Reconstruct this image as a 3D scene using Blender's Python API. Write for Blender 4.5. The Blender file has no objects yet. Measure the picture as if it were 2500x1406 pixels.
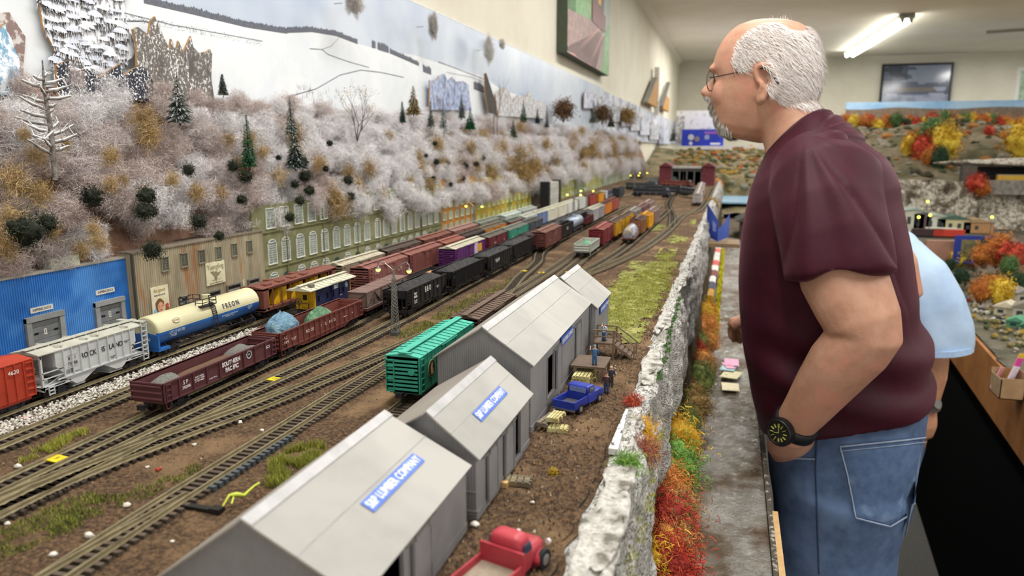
import bpy, math, random
from math import sin, cos, pi, radians, sqrt
from mathutils import Vector, Matrix, noise
# ---------------------------------------------------------------- camera, world, light
SC = bpy.context.scene
COL = SC.collection
F, PITCH, H = 1800.0, math.atan(343 / 1800.0), 0.232
YAW = math.atan(540 / F * cos(PITCH))
FW = Vector((-sin(YAW) * cos(PITCH), cos(YAW) * cos(PITCH), -sin(PITCH)))
RT = Vector((cos(YAW), sin(YAW), 0)); UP = RT.cross(FW)
CAM = Vector((0, 0, H))
cam = bpy.data.cameras.new('camera'); camo = bpy.data.objects.new('camera', cam); COL.objects.link(camo)
camo.matrix_world = Matrix((( RT.x, UP.x, -FW.x, CAM.x), (RT.y, UP.y, -FW.y, CAM.y), (RT.z, UP.z, -FW.z, CAM.z), (0, 0, 0, 1)))
cam.sensor_width = 36; cam.lens = 36 * F / 2500; cam.clip_start = 0.01; cam.clip_end = 60
cam.dof.use_dof = True; cam.dof.focus_distance = 0.80; cam.dof.aperture_fstop = 8.5
SC.camera = camo
SC.view_settings.view_transform = 'Standard'; SC.view_settings.look = 'None'
SC.view_settings.gamma = 1; SC.view_settings.use_curve_mapping = False
SC.view_settings.exposure = 1.14
w = bpy.data.worlds.new('world'); SC.world = w; w.use_nodes = True
w.node_tree.nodes['Background'].inputs[0].default_value = (1, .97, .92, 1)
w.node_tree.nodes['Background'].inputs[1].default_value = 0.62
SC.cycles.max_bounces = 6; SC.cycles.diffuse_bounces = 3; SC.cycles.glossy_bounces = 3
SC.cycles.transparent_max_bounces = 6; SC.cycles.sample_clamp_indirect = 4
SC.cycles.use_denoising = True; SC.cycles.caustics_reflective = False; SC.cycles.caustics_refractive = False
def area(name, loc, sx, sy, power, color=(1, .975, .935), rot=(0, 0, 0)):
    l = bpy.data.lights.new(name, 'AREA'); l.shape = 'RECTANGLE'; l.size = sx; l.size_y = sy; l.energy = power; l.color = color
    o = bpy.data.objects.new(name, l); o.location = loc; o.rotation_euler = rot; COL.objects.link(o); return o
# fluorescent fixtures of the room: light comes down from the tubes under the ceiling
for (lx, ly, lp) in ((-.10, .8, 17), (1.5, .9, 15), (.1, 3.6, 15), (.4, 6.6, 15), (3.2, 3.0, 22), (3.2, 6.5, 26), (1.2, 9.7, 24), (3.6, 10.2, 22), (-.2, 9.6, 12)):
    area('fluorescent_light', (lx, ly, 1.50), .12, 2.2, lp)
# ---------------------------------------------------------------- helpers
def ray(x, y): return RT * ((x - 1250) / F) + UP * ((703 - y) / F) + FW
def atZ(x, y, z=0.0):
    d = ray(x, y); return CAM + d * ((z - H) / d.z)
def atX(x, y, X):
    d = ray(x, y); return CAM + d * (X / d.x)
def atY(x, y, Y):
    d = ray(x, y); return CAM + d * (Y / d.y)
def lin(h):
    h = h.lstrip('#'); r = []
    for i in (0, 2, 4):
        c = int(h[i:i + 2], 16) / 255; r.append(c / 12.92 if c < .04045 else ((c + .055) / 1.055) ** 2.4)
    return (r[0], r[1], r[2], 1)
_M = {}
def M(c, rough=.6, c2=None, sc=60, lo=.4, hi=.6, bump=0, bsc=None, metal=0, emit=0, kind='noise', det=4, spec=.4, alpha=1, c3=None, sc3=8, st=(1, 1, 1), lo3=.5, hi3=.62):
    """procedural material: colour c broken by noise/voronoi/wave to c2, optional large patches of c3, optional bump"""
    key = (c, rough, c2, sc, lo, hi, bump, bsc, metal, emit, kind, det, spec, alpha, c3, sc3, st, lo3, hi3)
    if key in _M: return _M[key]
    m = bpy.data.materials.new('m' + c); m.use_nodes = True; nt = m.node_tree; b = nt.nodes['Principled BSDF']
    b.inputs['Roughness'].default_value = rough; b.inputs['Metallic'].default_value = metal
    b.inputs['Specular IOR Level'].default_value = spec; b.inputs['Alpha'].default_value = alpha
    N = nt.nodes.new; Lk = nt.links.new
    tc = N('ShaderNodeTexCoord'); mp = N('ShaderNodeMapping'); mp.inputs['Scale'].default_value = st; Lk(tc.outputs['Object'], mp.inputs[0])
    def tex(k, s, d=4):
        if k == 'voronoi':
            t = N('ShaderNodeTexVoronoi'); t.inputs['Scale'].default_value = s; Lk(mp.outputs[0], t.inputs['Vector']); return t.outputs['Distance']
        if k == 'cells':
            t = N('ShaderNodeTexVoronoi'); t.inputs['Scale'].default_value = s; Lk(mp.outputs[0], t.inputs['Vector'])
            s2 = N('ShaderNodeSeparateColor'); Lk(t.outputs['Color'], s2.inputs[0]); return s2.outputs[0]
        if k == 'wave':
            t = N('ShaderNodeTexWave'); t.inputs['Scale'].default_value = s; t.inputs['Distortion'].default_value = 1.5; Lk(mp.outputs[0], t.inputs['Vector']); return t.outputs['Fac']
        t = N('ShaderNodeTexNoise'); t.inputs['Scale'].default_value = s; t.inputs['Detail'].default_value = d; t.inputs['Roughness'].default_value = .65; Lk(mp.outputs[0], t.inputs['Vector']); return t.outputs['Fac']
    def mixc(f, l, h, a, bb):
        mr = N('ShaderNodeMapRange'); mr.inputs['From Min'].default_value = l; mr.inputs['From Max'].default_value = h; Lk(f, mr.inputs['Value'])
        mx = N('ShaderNodeMix'); mx.data_type = 'RGBA'; Lk(mr.outputs[0], mx.inputs['Factor'])
        for k, v in ((6, a), (7, bb)):
            if isinstance(v, tuple): mx.inputs[k].default_value = v
            else: Lk(v, mx.inputs[k])
        return mx.outputs[2]
    if c2 is None:
        r, g, bl, _ = lin(c); k = .80
        col = mixc(tex('noise', sc, det), .3, .7, (r * k, g * k, bl * k, 1), (min(1, r * 1.1), min(1, g * 1.1), min(1, bl * 1.1), 1))
    else: col = mixc(tex(kind, sc, det), lo, hi, lin(c), lin(c2))
    if c3: col = mixc(tex('noise', sc3, 3), lo3, hi3, col, lin(c3))
    Lk(col, b.inputs['Base Color'])
    if emit:
        b.inputs['Emission Color'].default_value = lin(c); b.inputs['Emission Strength'].default_value = emit
    if bump:
        bp = N('ShaderNodeBump'); bp.inputs['Strength'].default_value = min(1, bump); bp.inputs['Distance'].default_value = .002 if bump < 1 else .002 * bump
        Lk(tex('voronoi' if kind == 'voronoi' else 'noise', bsc or sc * 2, 5), bp.inputs['Height']); Lk(bp.outputs[0], b.inputs['Normal'])
    _M[key] = m; return m
class MB:
    def __init__(s): s.v = []; s.f = []; s.m = []; s.s = []
    def add(s, vs, fs, m=0, sm=False):
        o = len(s.v); s.v += [tuple(p) for p in vs]
        for i, f in enumerate(fs):
            s.f.append(tuple(o + k for k in f)); s.m.append(m[i] if isinstance(m, (list, tuple)) else m); s.s.append(sm)
        return s
    def bx(s, x0, x1, y0, y1, z0, z1, m=0):
        return s.add([(x0, y0, z0), (x1, y0, z0), (x1, y1, z0), (x0, y1, z0), (x0, y0, z1), (x1, y0, z1), (x1, y1, z1), (x0, y1, z1)],
                     [(3, 2, 1, 0), (4, 5, 6, 7), (0, 1, 5, 4), (1, 2, 6, 5), (2, 3, 7, 6), (3, 0, 4, 7)], m)
    def bar(s, a, b, w, h=None, m=0):
        """rectangular bar from a to b"""
        a = Vector(a); b = Vector(b); d = (b - a).normalized(); h = h or w
        u = d.cross(Vector((0, 0, 1))); u = u.normalized() if u.length > 1e-4 else Vector((1, 0, 0)); v = u.cross(d)
        P = [p + u * i * w / 2 + v * j * h / 2 for p in (a, b) for i, j in ((-1, -1), (1, -1), (1, 1), (-1, 1))]
        return s.add(P, [(0, 1, 2, 3), (7, 6, 5, 4), (0, 4, 5, 1), (1, 5, 6, 2), (2, 6, 7, 3), (3, 7, 4, 0)], m)
    def loft(s, rings, m=0, cap=True, sm=True):
        n = len(rings[0]); vs = [p for r in rings for p in r]; fs = []
        for i in range(len(rings) - 1):
            for j in range(n):
                k = (j + 1) % n; fs.append((i * n + j, i * n + k, (i + 1) * n + k, (i + 1) * n + j))
        s.add(vs, fs, m, sm)
        if cap:
            s.add(rings[0], [tuple(range(n))[::-1]], m, False); s.add(rings[-1], [tuple(range(n))], m, False)
        return s
    def tube(s, pts, r, n=6, m=0, cap=True, sm=True, flat=1.0):
        pts = [Vector(p) for p in pts]; R = []
        rr = r if isinstance(r, (list, tuple)) else [r] * len(pts)
        up = None
        for i, p in enumerate(pts):
            d = (pts[min(i + 1, len(pts) - 1)] - pts[max(i - 1, 0)]).normalized()
            if up is None:
                up = d.cross(Vector((0, 0, 1)));
                if up.length < .1: up = d.cross(Vector((0, 1, 0)))
            up = (up - d * up.dot(d)).normalized(); v = d.cross(up)
            R.append([p + (up * cos(2 * pi * k / n) + v * sin(2 * pi * k / n) * flat) * rr[i] for k in range(n)])
        return s.loft(R, m, cap, sm)
    def cyl(s, a, b, r, n=12, m=0, r2=None, sm=True): return s.tube([a, b], [r, r if r2 is None else r2], n, m, True, sm)
    def lathe(s, prof, n=16, m=0, c=(0, 0, 0)):
        return s.loft([[(c[0] + r * cos(2 * pi * k / n), c[1] + r * sin(2 * pi * k / n), c[2] + z) for k in range(n)] for r, z in prof], m)
    def prism(s, poly, ax, a, b, m=0):
        """polygon in the plane across axis ax, pushed from a to b"""
        def P(u, v, t): return {'x': (t, u, v), 'y': (u, t, v), 'z': (u, v, t)}[ax]
        n = len(poly); fs = [tuple(range(n)), tuple(range(2 * n - 1, n - 1, -1))] + [(i, (i + 1) % n, n + (i + 1) % n, n + i) for i in range(n)]
        return s.add([P(u, v, a) for u, v in poly] + [P(u, v, b) for u, v in poly], fs, m)
    def ico(s, c, r, m=0, sc=(1, 1, 1), jit=0, n=0, seed=0):
        t = (1 + sqrt(5)) / 2; vs = [Vector(p).normalized() for p in ((-1, t, 0), (1, t, 0), (-1, -t, 0), (1, -t, 0), (0, -1, t), (0, 1, t), (0, -1, -t), (0, 1, -t), (t, 0, -1), (t, 0, 1), (-t, 0, -1), (-t, 0, 1))]
        fs = [(0, 11, 5), (0, 5, 1), (0, 1, 7), (0, 7, 10), (0, 10, 11), (1, 5, 9), (5, 11, 4), (11, 10, 2), (10, 7, 6), (7, 1, 8), (3, 9, 4), (3, 4, 2), (3, 2, 6), (3, 6, 8), (3, 8, 9), (4, 9, 5), (2, 4, 11), (6, 2, 10), (8, 6, 7), (9, 8, 1)]
        for _ in range(n):
            mid = {}; nf = []
            def g(a, b):
                k = (min(a, b), max(a, b))
                if k not in mid: mid[k] = len(vs); vs.append(((vs[a] + vs[b]) / 2).normalized())
                return mid[k]
            for a, b, c_ in fs:
                x, y, z = g(a, b), g(b, c_), g(c_, a); nf += [(a, x, z), (b, y, x), (c_, z, y), (x, y, z)]
            fs = nf
        o = []
        for p in vs:
            q = r * (1 + jit * noise.noise(p * 1.7 + Vector((seed * 3.1, seed, 0))) * 2)
            o.append((c[0] + p.x * q * sc[0], c[1] + p.y * q * sc[1], c[2] + p.z * q * sc[2]))
        return s.add(o, fs, m, n > 0)
    def build(s, name, mats, par=None, loc=(0, 0, 0), rz=0, flat=False):
        me = bpy.data.meshes.new(name); me.from_pydata(s.v, [], s.f); me.update()
        if not isinstance(mats, (list, tuple)): mats = [mats]
        for m in mats: me.materials.append(m)
        me.polygons.foreach_set('material_index', s.m); me.polygons.foreach_set('use_smooth', [False] * len(s.s) if flat else s.s)
        o = bpy.data.objects.new(name, me); COL.objects.link(o); o.location = loc; o.rotation_euler = (0, 0, rz)
        if par is not None: o.parent = par
        return o
def fixn(o):
    """outward normals"""
    import bmesh
    b = bmesh.new(); b.from_mesh(o.data); bmesh.ops.recalc_face_normals(b, faces=b.faces); b.to_mesh(o.data); b.free(); return o
def tag(o, label=None, cat=None, group=None, kind=None):
    if label: o['label'] = label
    if cat: o['category'] = cat
    if group: o['group'] = group
    if kind: o['kind'] = kind
    return o
def root(name, loc, label, cat, group=None, rz=0):
    o = bpy.data.objects.new(name, None); o.empty_display_size = .01; COL.objects.link(o); o.location = loc; o.rotation_euler = (0, 0, rz); return tag(o, label, cat, group)
def dup(r, loc, rz=0, label=None, group=None, sc=None):
    c = r.copy(); COL.objects.link(c); c.location = loc; c.rotation_euler = (0, 0, rz)
    if sc: c.scale = sc if isinstance(sc, tuple) else (sc, sc, sc)
    if label: c['label'] = label
    if group: c['group'] = group
    for ch in r.children:
        d = ch.copy(); COL.objects.link(d); d.parent = c
        for g in ch.children: e = g.copy(); COL.objects.link(e); e.parent = d
    return c
def txt(body, size, mat, par, loc, rot=(pi / 2, 0, pi / 2), ext=.00008, off=0.0, name='lettering', w=1.0, sp=1.0, al='CENTER', label=None, line=1.0):
    cu = bpy.data.curves.new(name, 'FONT'); cu.body = body; cu.size = size; cu.extrude = ext; cu.offset = off; cu.align_x = al; cu.align_y = 'CENTER'; cu.space_character = sp; cu.space_line = line; cu.resolution_u = 3
    t = bpy.data.objects.new('t', cu); COL.objects.link(t)
    me = bpy.data.meshes.new_from_object(t); bpy.data.objects.remove(t)
    me.materials.clear(); me.materials.append(mat)
    o = bpy.data.objects.new(name, me); COL.objects.link(o); o.location = loc; o.rotation_euler = rot; o.scale = (w, 1, 1)
    if par: o.parent = par
    if label: o['label'] = label
    return o
RX = (pi / 2, 0, pi / 2)   # lettering that reads along +Y on a face looking to +X
R = random.Random(7)
U = R.uniform
# ================================================================ the room
WX, CZ, FY, FLZ = -.886, 1.566, 12.45, -1.40
cream = M('#e3decd', .8, '#dcd6c4', 3); ceilm = M('#eae4d8', .9, '#e4ded1', 2)
tag(MB().bx(WX - .1, WX, -3, FY, FLZ, CZ).build('wall_left', cream), kind='structure')
c0 = atX(1660, 152, WX); c1 = atY(2500, 113, 12.4)
tag(MB().prism([(WX, FY), (5.6, FY - .02), (5.6, FY + .1), (WX, FY + .1)], 'z', FLZ, CZ).build('wall_back', cream), kind='structure')
tag(MB().bx(5.6, 5.7, -3, FY, FLZ, CZ).build('wall_right', cream), kind='structure')
tag(MB().bx(WX - .1, 5.7, -3, FY + .1, CZ, CZ + .1).build('ceiling', ceilm), kind='structure')
tag(MB().bx(WX - .1, 5.7, -3, FY + .1, FLZ - .1, FLZ).build('floor', M('#5b5a56', .9, '#66645f', 90, bump=.3)), kind='structure')
tag(MB().prism([(WX, CZ), (WX + .05, CZ), (WX, CZ - .05)], 'y', -3, FY).build('trim_1', M('#e8e3d4', .8)), kind='structure')
# window on the back wall, cut by the frame of the photo
wn = tag(root('window_1', (3.80, FY - .03, .85), None, None), kind='structure')
MB().bx(0, .05, -.02, .02, 0, .50).bx(.05, .8, -.02, .02, .45, .50).bx(.05, .8, -.02, .02, 0, .03).bx(.75, .8, -.02, .02, 0, .5).build('window_frame', M('#f2f0ea', .5), wn)
MB().bx(.05, .75, -.004, .004, .03, .45).build('window_pane', M('#8fa08c', .1, '#55704a', 12, emit=.25), wn)
# fluorescent fixture on the ceiling
def fixture(p0, p1, label):
    d = (p1 - p0); L = d.length; rz = math.atan2(d.y, d.x) - pi / 2
    f = root('ceiling_light', (p0.x, p0.y, CZ), label, 'ceiling light', None, rz)
    MB().prism([(-.07, 0), (.07, 0), (.055, -.035), (-.055, -.035)], 'y', 0, L).build('housing', M('#e6e6de', .4), f)
    for y0, y1 in ((0, .03), (L - .03, L)):
        MB().bx(-.075, .075, y0, y1, -.05, 0).prism([(-.06, -.05), (-.02, -.05), (-.028, -.09), (-.052, -.09)], 'y', y0, y1).prism([(.06, -.05), (.02, -.05), (.028, -.09), (.052, -.09)], 'y', y0, y1).build('end_plate', M('#b9bdb4', .5), f)
    for x in (-.04, .04): MB().cyl((x, .02, -.07), (x, L - .02, -.07), .019, 12).build('fluorescent_tube', M('#fffef2', .4, '#fffdee', emit=7), f)
    return f
fixture(Vector((1.62, 8.65, 0)), Vector((1.50, 11.7, 0)), 'lit fluorescent ceiling light with two bare tubes')
o = MB().bx(-.02, .02, 0, 1.6, -.03, 0).build('conduit', M('#8d8676', .6), None, (2.76, 10.2, CZ)); o.rotation_euler.z = -pi / 2 + radians(-25 + 10)
tag(o, 'thin grey brown conduit running across the ceiling at the right', 'conduit')
# framed painting on the back wall
pt = root('framed_painting', (2.52, FY - .04, 1.14), 'dark framed glossy picture of a snowy river town on the far wall', 'picture')
f = MB()
for a in ((-.47, .47, .27, .30), (-.47, .47, -.30, -.27), (-.47, -.44, -.27, .27), (.44, .47, -.27, .27)): f.bx(a[0], a[1], -.02, .02, a[2], a[3])
f.build('frame', M('#1b1b22', .35), pt)
g = MB(); N_ = 44
for i in range(N_):
    for j in range(26):
        x0 = -.44 + .88 * i / N_; x1 = -.44 + .88 * (i + 1) / N_; z0 = -.27 + .54 * j / 26; z1 = -.27 + .54 * (j + 1) / 26
        n1 = noise.noise(Vector((x0 * 5, z0 * 12, 1))); v = z0 / .54 + .5
        mi = 1 if v > .55 + n1 * .25 and x0 > -.1 + n1 * .2 else 0
        if .28 < v < .42 and -.25 < x0 < .38: mi = 2 if n1 > -.1 else 3
        if v < .22 + n1 * .1: mi = 3 if n1 > 0 else 1
        if v > .6 and x0 < -.12: mi = 4 if n1 > .05 else 0
        g.add([(x0, -.012, z0), (x1, -.012, z0), (x1, -.012, z1), (x0, -.012, z1)], [(0, 1, 2, 3)], mi)
g.build('printed_picture', [M('#5b6478', .12, spec=.8), M('#8e98ad', .12, spec=.8), M('#7d7672', .12, spec=.8), M('#a6adc4', .12, spec=.8), M('#3e4658', .12, spec=.8)], pt)
# canvas picture on the left wall: railway track running to a yellow engine between green trees
cv = root('canvas_print', (WX + .02, 4.46, .98), 'unframed canvas of a railway track among green trees on the left wall', 'picture')
Y0, Y1, Z0, Z1 = -.66, .66, -.275, .42
MB().bx(-.02, .035, Y0, Y1, Z0, Z1).build('canvas', M('#46503f', .7), cv)
def q(poly, m, d):
    P = [(.0352 + d * .0006, Y0 + (Y1 - Y0) * u, Z0 + (Z1 - Z0) * v) for u, v in poly]
    return (P, m)
g = MB()
for poly, m in (([(0, 0), (1, 0), (1, 1), (0, 1)], 0), ([(0, .28), (.15, .32), (.15, 1), (0, 1)], 1), ([(.15, .32), (.4, .3), (.42, 1), (.15, 1)], 2), ([(.8, 0), (1, 0), (1, .55), (.85, .3)], 2), ([(.78, .3), (1, .5), (1, 1), (.8, 1)], 4),
                ([(0, 0), (.75, 0), (.84, .3), (.62, .38), (0, .3)], 3), ([(.05, .0), (.14, .0), (.72, .36), (.70, .37)], 5), ([(.42, 0), (.50, 0), (.80, .33), (.78, .34)], 5), ([(.55, .36), (.8, .36), (.8, .95), (.55, .95)], 6), ([(.64, .55), (.72, .55), (.72, .9), (.64, .9)], 7), ([(.5, .36), (.85, .36), (.85, .5), (.5, .54)], 8)):
    P, _ = q(poly, m, m); g.add(P, [tuple(range(len(P)))], m)
for k in range(14):
    t = k / 14; y = .02 + t * .3; a = q([(.0 + t * .66, y), (.62 + t * .2, y - .015 + .02 * t), (.64 + t * .18, y + .006), (.0 + t * .66, y + .02 * (1 - t) + .004)], 5, 6)[0]
    g.add(a, [(0, 1, 2, 3)], 9)
g.build('printed_picture', [M('#6f8f5c', .5, '#8fae7b', 20), M('#23561f', .5, '#3f7a2e', 25), M('#5c9157', .5, '#86b27c', 25), M('#b39a94', .6, '#9a8280', 40), M('#9fa79f', .5), M('#c98d86', .5), M('#5b5458', .5), M('#e7a928', .5), M('#7c4a49', .5), M('#7d6764', .6)], cv)
# two small wooden gables and a post hung on the left wall
for (a, b, c, lab) in (((1525, 240), (1590, 240), (1565, 200), 'small tan cardboard house gable with a white post hung on left wall'),):
    y = 6.6; p = root('wall_ornament', (WX + .03, 8.0, .72), lab, 'ornament')
    MB().prism([(-.55, -.06), (.35, -.06), (.35, .20), (.2, .22)], 'x', 0, .04).build('gable', M('#b98a4c', .7), p)
    MB().bar((.02, -.62, -.06), (.02, .22, .24), .05, .015).build('roof_edge', M('#8d8c84', .6), p)
    MB().bx(0, .05, .32, .46, .0, .36).bx(0, .05, .40, .46, -.14, .0).build('post', M('#dedbd2', .5), p)
p = root('wall_ornament', (WX + .03, 9.35, .80), 'smaller tan house gable with grey slanting roof piece hung on left wall', 'ornament')
MB().prism([(-.35, -.12), (.55, -.12), (.55, .04), (.2, .06)], 'x', 0, .04).build('gable', M('#b98a4c', .7), p)
MB().bar((.02, -.35, -.1), (.02, .5, .24), .05, .02).build('roof_edge', M('#6a6a68', .6), p)

# ================================================================ printed winter backdrop on the wall
BX = -.866
bd = root('backdrop_panel', (0, 0, 0), 'long printed winter scenery panel with snowy hills along the left wall', 'backdrop')
MB().bx(WX, BX, .15, 5.16, .285, .626).bx(BX - .001, BX + .0005, .15, 5.16, .625, .629, 1).build('sky_print', [M('#aab9d0', .35, '#c9d2de', 1.6, spec=.5), M('#e9e9e6', .5)], bd)
def lay(pts, d, mi, g, zb=None):
    P = [atX(x, y, BX) for x, y in pts]; P = [(BX + d, p.y, min(p.z, .625)) for p in P]
    if zb is not None: P += [(BX + d, P[-1][1], zb), (BX + d, P[0][1], zb)]
    g.add(P, [tuple(range(len(P)))], mi)
g = MB()
hillt = [(-300, -260), (100, -130), (330, -8), (470, 28), (600, 60), (700, 78), (760, 76), (820, 84), (870, 106), (940, 126), (1020, 160), (1060, 178), (1180, 205), (1290, 240)]
lay(hillt, .0006, 0, g, .285)
lay([(960, 128), (1010, 134), (1090, 160), (1180, 186), (1240, 232), (1100, 214)], .0003, 0, g)
for i in range(5): pass
g.build('snow_hill_print', M('#dde3e9', .4, '#e7ebee', 9), bd)
g = MB()
def band(top, th, seg=5):
    P = [atX(x, y, BX) for x, y in top]
    for a, b in zip(P, P[1:]):
        n = max(3, int((b - a).length / .006))
        for i in range(n):
            p = a.lerp(b, i / n); r = a.lerp(b, (i + 1) / n); h = th * U(.75, 1.15)
            g.add([(BX + .0012, p.y, p.z - th * .35), (BX + .0012, r.y, r.z - th * .35), (BX + .0012, r.y, min(.624, r.z + h * .75)), (BX + .0012, (p.y + r.y) / 2, min(.624, p.z + h)), (BX + .0012, p.y, min(.624, p.z + h * .7))], [(0, 1, 2, 3, 4)])
band([(350, 2), (470, 30), (600, 62), (700, 78)], .009); band([(700, 76), (760, 74), (820, 84), (872, 104)], .009)
band([(908, 112), (916, 113)], .014); band([(922, 116), (948, 124)], .015); band([(952, 126), (1022, 158)], .010); band([(1032, 170), (1052, 178)], .016); band([(1156, 212), (1182, 222)], .022)
def line(pts, w=.0012):
    P = [atX(x, y, BX) for x, y in pts]
    for a, b in zip(P, P[1:]): g.add([(BX + .0012, a.y, a.z - w), (BX + .0012, b.y, b.z - w), (BX + .0012, b.y, b.z), (BX + .0012, a.y, a.z)], [(0, 1, 2, 3)])
line([(755, 118), (785, 120), (800, 132), (850, 150), (900, 164)]); line([(785, 120), (808, 112), (828, 90)], .0008)
line([(700, 236), (770, 216), (830, 182), (880, 170), (930, 176), (985, 188)], .0016); line([(300, 30), (420, 60), (520, 78), (640, 100)], .0008); line([(300, 50), (350, 50), (370, 56)], .0015)
line([(1090, 176), (1150, 188), (1180, 200)], .001); line([(1070, 150), (1180, 192)], .0016)
for k in range(260):
    x = U(300, 640); y = 40 + (x - 300) * .19 + U(-7, 9); p = atX(x, y, BX); g.add([(BX + .0012, p.y, p.z), (BX + .0012, p.y + .0016, p.z), (BX + .0012, p.y + .0008, p.z + .0013)], [(0, 1, 2)])
for k in range(90):
    x = U(720, 830); y = U(222, 258) - (10 if x < 760 else 0); p = atX(x, y, BX); h = U(.006, .014)
    g.add([(BX + .0012, p.y, p.z), (BX + .0012, p.y + .0008, p.z), (BX + .0012, p.y + .0004, p.z + h)], [(0, 1, 2)])
g.build('treeline_print', M('#565a66', .6, '#6b6f7a', 200), bd)
# further printed panels, whiter then bluish
p2 = root('backdrop_panel', (0, 0, 0), 'pale printed winter forest panels in the far part of the left wall', 'backdrop')
MB().bx(WX, BX, 5.18, 12.3, .285, .61).build('sky_print', M('#c3cadb', .4, '#e6e8ee', 5, c3='#8f95ac', sc3=9), p2)

# card cut-outs of snowy trees standing in front of the panel
def cut(X, pts, mat, label, th=.0035, name='scenery_cutout', grp=None, jag=0, edge='#b58a56'):
    P = [atX(x, y, X) for x, y in pts]; P = [(p.y, p.z) for p in P]
    if jag:
        Q = []
        for a, b in zip(P, P[1:] + P[:1]):
            Q.append(a); L = math.hypot(b[0] - a[0], b[1] - a[1]); n = int(L / .007)
            for i in range(1, n): t = i / n; Q.append((a[0] + (b[0] - a[0]) * t + U(-jag, jag), a[1] + (b[1] - a[1]) * t + U(-jag, jag)))
        P = Q
    n = len(P); g = MB().add([(X + th / 2, a, b) for a, b in P] + [(X - th / 2, a, b) for a, b in P], [tuple(range(n)), tuple(range(2 * n - 1, n - 1, -1))] + [(i, (i + 1) % n, n + (i + 1) % n, n + i) for i in range(n)], [0, 0] + [1] * n)
    return tag(g.build(name, [mat, M(edge, .8)]), label, 'scenery cutout', grp)
snowfir = M('#5c5755', .7, '#e8ecf4', 75, .40, .52, kind='noise', det=6, st=(1, 2.2, 1), c3='#eef1f8', sc3=28, lo3=.54, hi3=.62)
spk = M('#6d6863', .7, '#e6e6e6', 330, .54, .60, st=(1, 1, .6), det=2, c3='#5b5654', sc3=20)
dark = M('#2a2d38', .7, '#eef0f4', 300, .56, .6, det=2)
cut(-.861, [(-120, 40), (20, 30), (60, 90), (50, 240), (-120, 240)], M('#8a7570', .7, '#cfc9c8', 90, .5, .6), 'brown hillside cutout at the left end of the backdrop', jag=0)
cut(-.858, [(90, -60), (310, -60), (300, 60), (330, 95), (322, 140), (300, 165), (250, 205), (190, 200), (150, 150), (118, 95), (100, 40)], snowfir, 'large printed fir cutout with snow laden boughs on backdrop', jag=.003)
cut(-.85, [(-20, 85), (12, 55), (30, 110), (45, 160), (68, 230), (-20, 235)], M('#7fa9c6', .7, '#eef5fb', 110, .42, .52, c3='#5f8fae', sc3=40), 'pale blue printed snowy tree cutout at far left', jag=.003)
cut(-.846, [(322, 72), (335, 66), (360, 85), (366, 50), (376, 40), (386, 60), (395, 85), (412, 120), (416, 95), (428, 125), (434, 100), (446, 128), (464, 88), (470, 115), (484, 130), (505, 125), (510, 120), (516, 130), (514, 190), (522, 248), (332, 242), (332, 110)], spk, 'grey brown speckled woodland cutout with jagged peaks on backdrop')
cut(-.838, [(135, 160), (165, 148), (172, 176), (210, 168), (240, 190), (290, 155), (300, 185), (330, 165), (352, 165), (372, 200), (380, 246), (140, 244)], dark, 'dark cutout speckled with snow in front of the printed fir', jag=.001)
cut(-.85, [(1048, 196), (1065, 198), (1070, 186), (1084, 180), (1092, 196), (1104, 188), (1112, 200), (1130, 198), (1142, 206), (1150, 270), (1048, 268)], M('#7d8fb8', .6, '#b9c3da', 60, .4, .6, c3='#6a5560', sc3=14), 'blue and mauve house print cutout below the treeline', jag=.001)
cut(-.846, [(1182, 180), (1186, 178), (1206, 240), (1212, 278), (1192, 276), (1183, 220)], M('#3d3a38', .7), 'narrow dark leaning spire cutout on backdrop')
cut(-.85, [(1208, 230), (1230, 212), (1240, 218), (1252, 250), (1262, 232), (1285, 236), (1290, 224), (1304, 245), (1330, 250), (1335, 290), (1215, 282)], M('#9b9a9c', .7, '#d8d8da', 60), 'pale grey jagged rooftop cutout on backdrop', jag=.001)
for k in range(9):
    x = 1425 + k * 23; y = 222 + k * 11
    cut(-.85, [(x, y + 12), (x + 6, y - 4), (x + 14, y + 8), (x + 22, y + 2), (x + 26, y + 42), (x, y + 42)], M(('#9aa0ba', '#8b8f98', '#b5bdd2', '#6d716c')[k % 4], .7, '#dfe2ec', 30), 'small bluish tree print cutout, %s from the left in the row far along the wall' % ('first', 'second', 'third', 'fourth', 'fifth', 'sixth', 'seventh', 'eighth', 'ninth')[k], grp='bluish tree print cutouts in the distance', jag=.003)

# bough by bough print on the big fir card: drooping snow pads with needles below
g = MB(); rf = random.Random(8)
for k in range(150):
    px = rf.uniform(112, 300); py = rf.uniform(-50, 185)
    if py > 60 + (px - 100) * .5 + 90 or (px < 128 and py > 60): continue
    w_ = rf.uniform(8, 17); c = atX(px, py, -.8560); sy = w_ * .00042; lean = rf.uniform(-.5, .3); n = 12
    g.add([(-.8560 + k * .00001, c.y + sy * 2.2 * cos(pi * t / n) , c.z + sy * (1.15 * sin(pi * t / n) + lean * cos(pi * t / n))) for t in range(n + 1)] + [(-.8560 + k * .00001, c.y, c.z - sy * .35)], [tuple(range(n + 2))], 0)
    for j in range(22):
        u = rf.uniform(-1, 1); y0 = c.y + sy * 2.1 * u; z0 = c.z + sy * lean * u - sy * .1 * (1 - abs(u)); L = sy * rf.uniform(.9, 2.2); d = rf.uniform(-.5, .5) * L; t_ = sy * .10
        g.add([(-.8559 + k * .00001, y0 - t_, z0), (-.8559 + k * .00001, y0 + t_, z0), (-.8559 + k * .00001, y0 + d, z0 - L)], [(0, 1, 2)], rf.choice((1, 1, 2, 0)))
g.build('snowy_bough_print', [M('#d3dae8', .7, '#eef1f8', 60), M('#5a5653', .8), M('#8d8885', .8)], bd)
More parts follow.
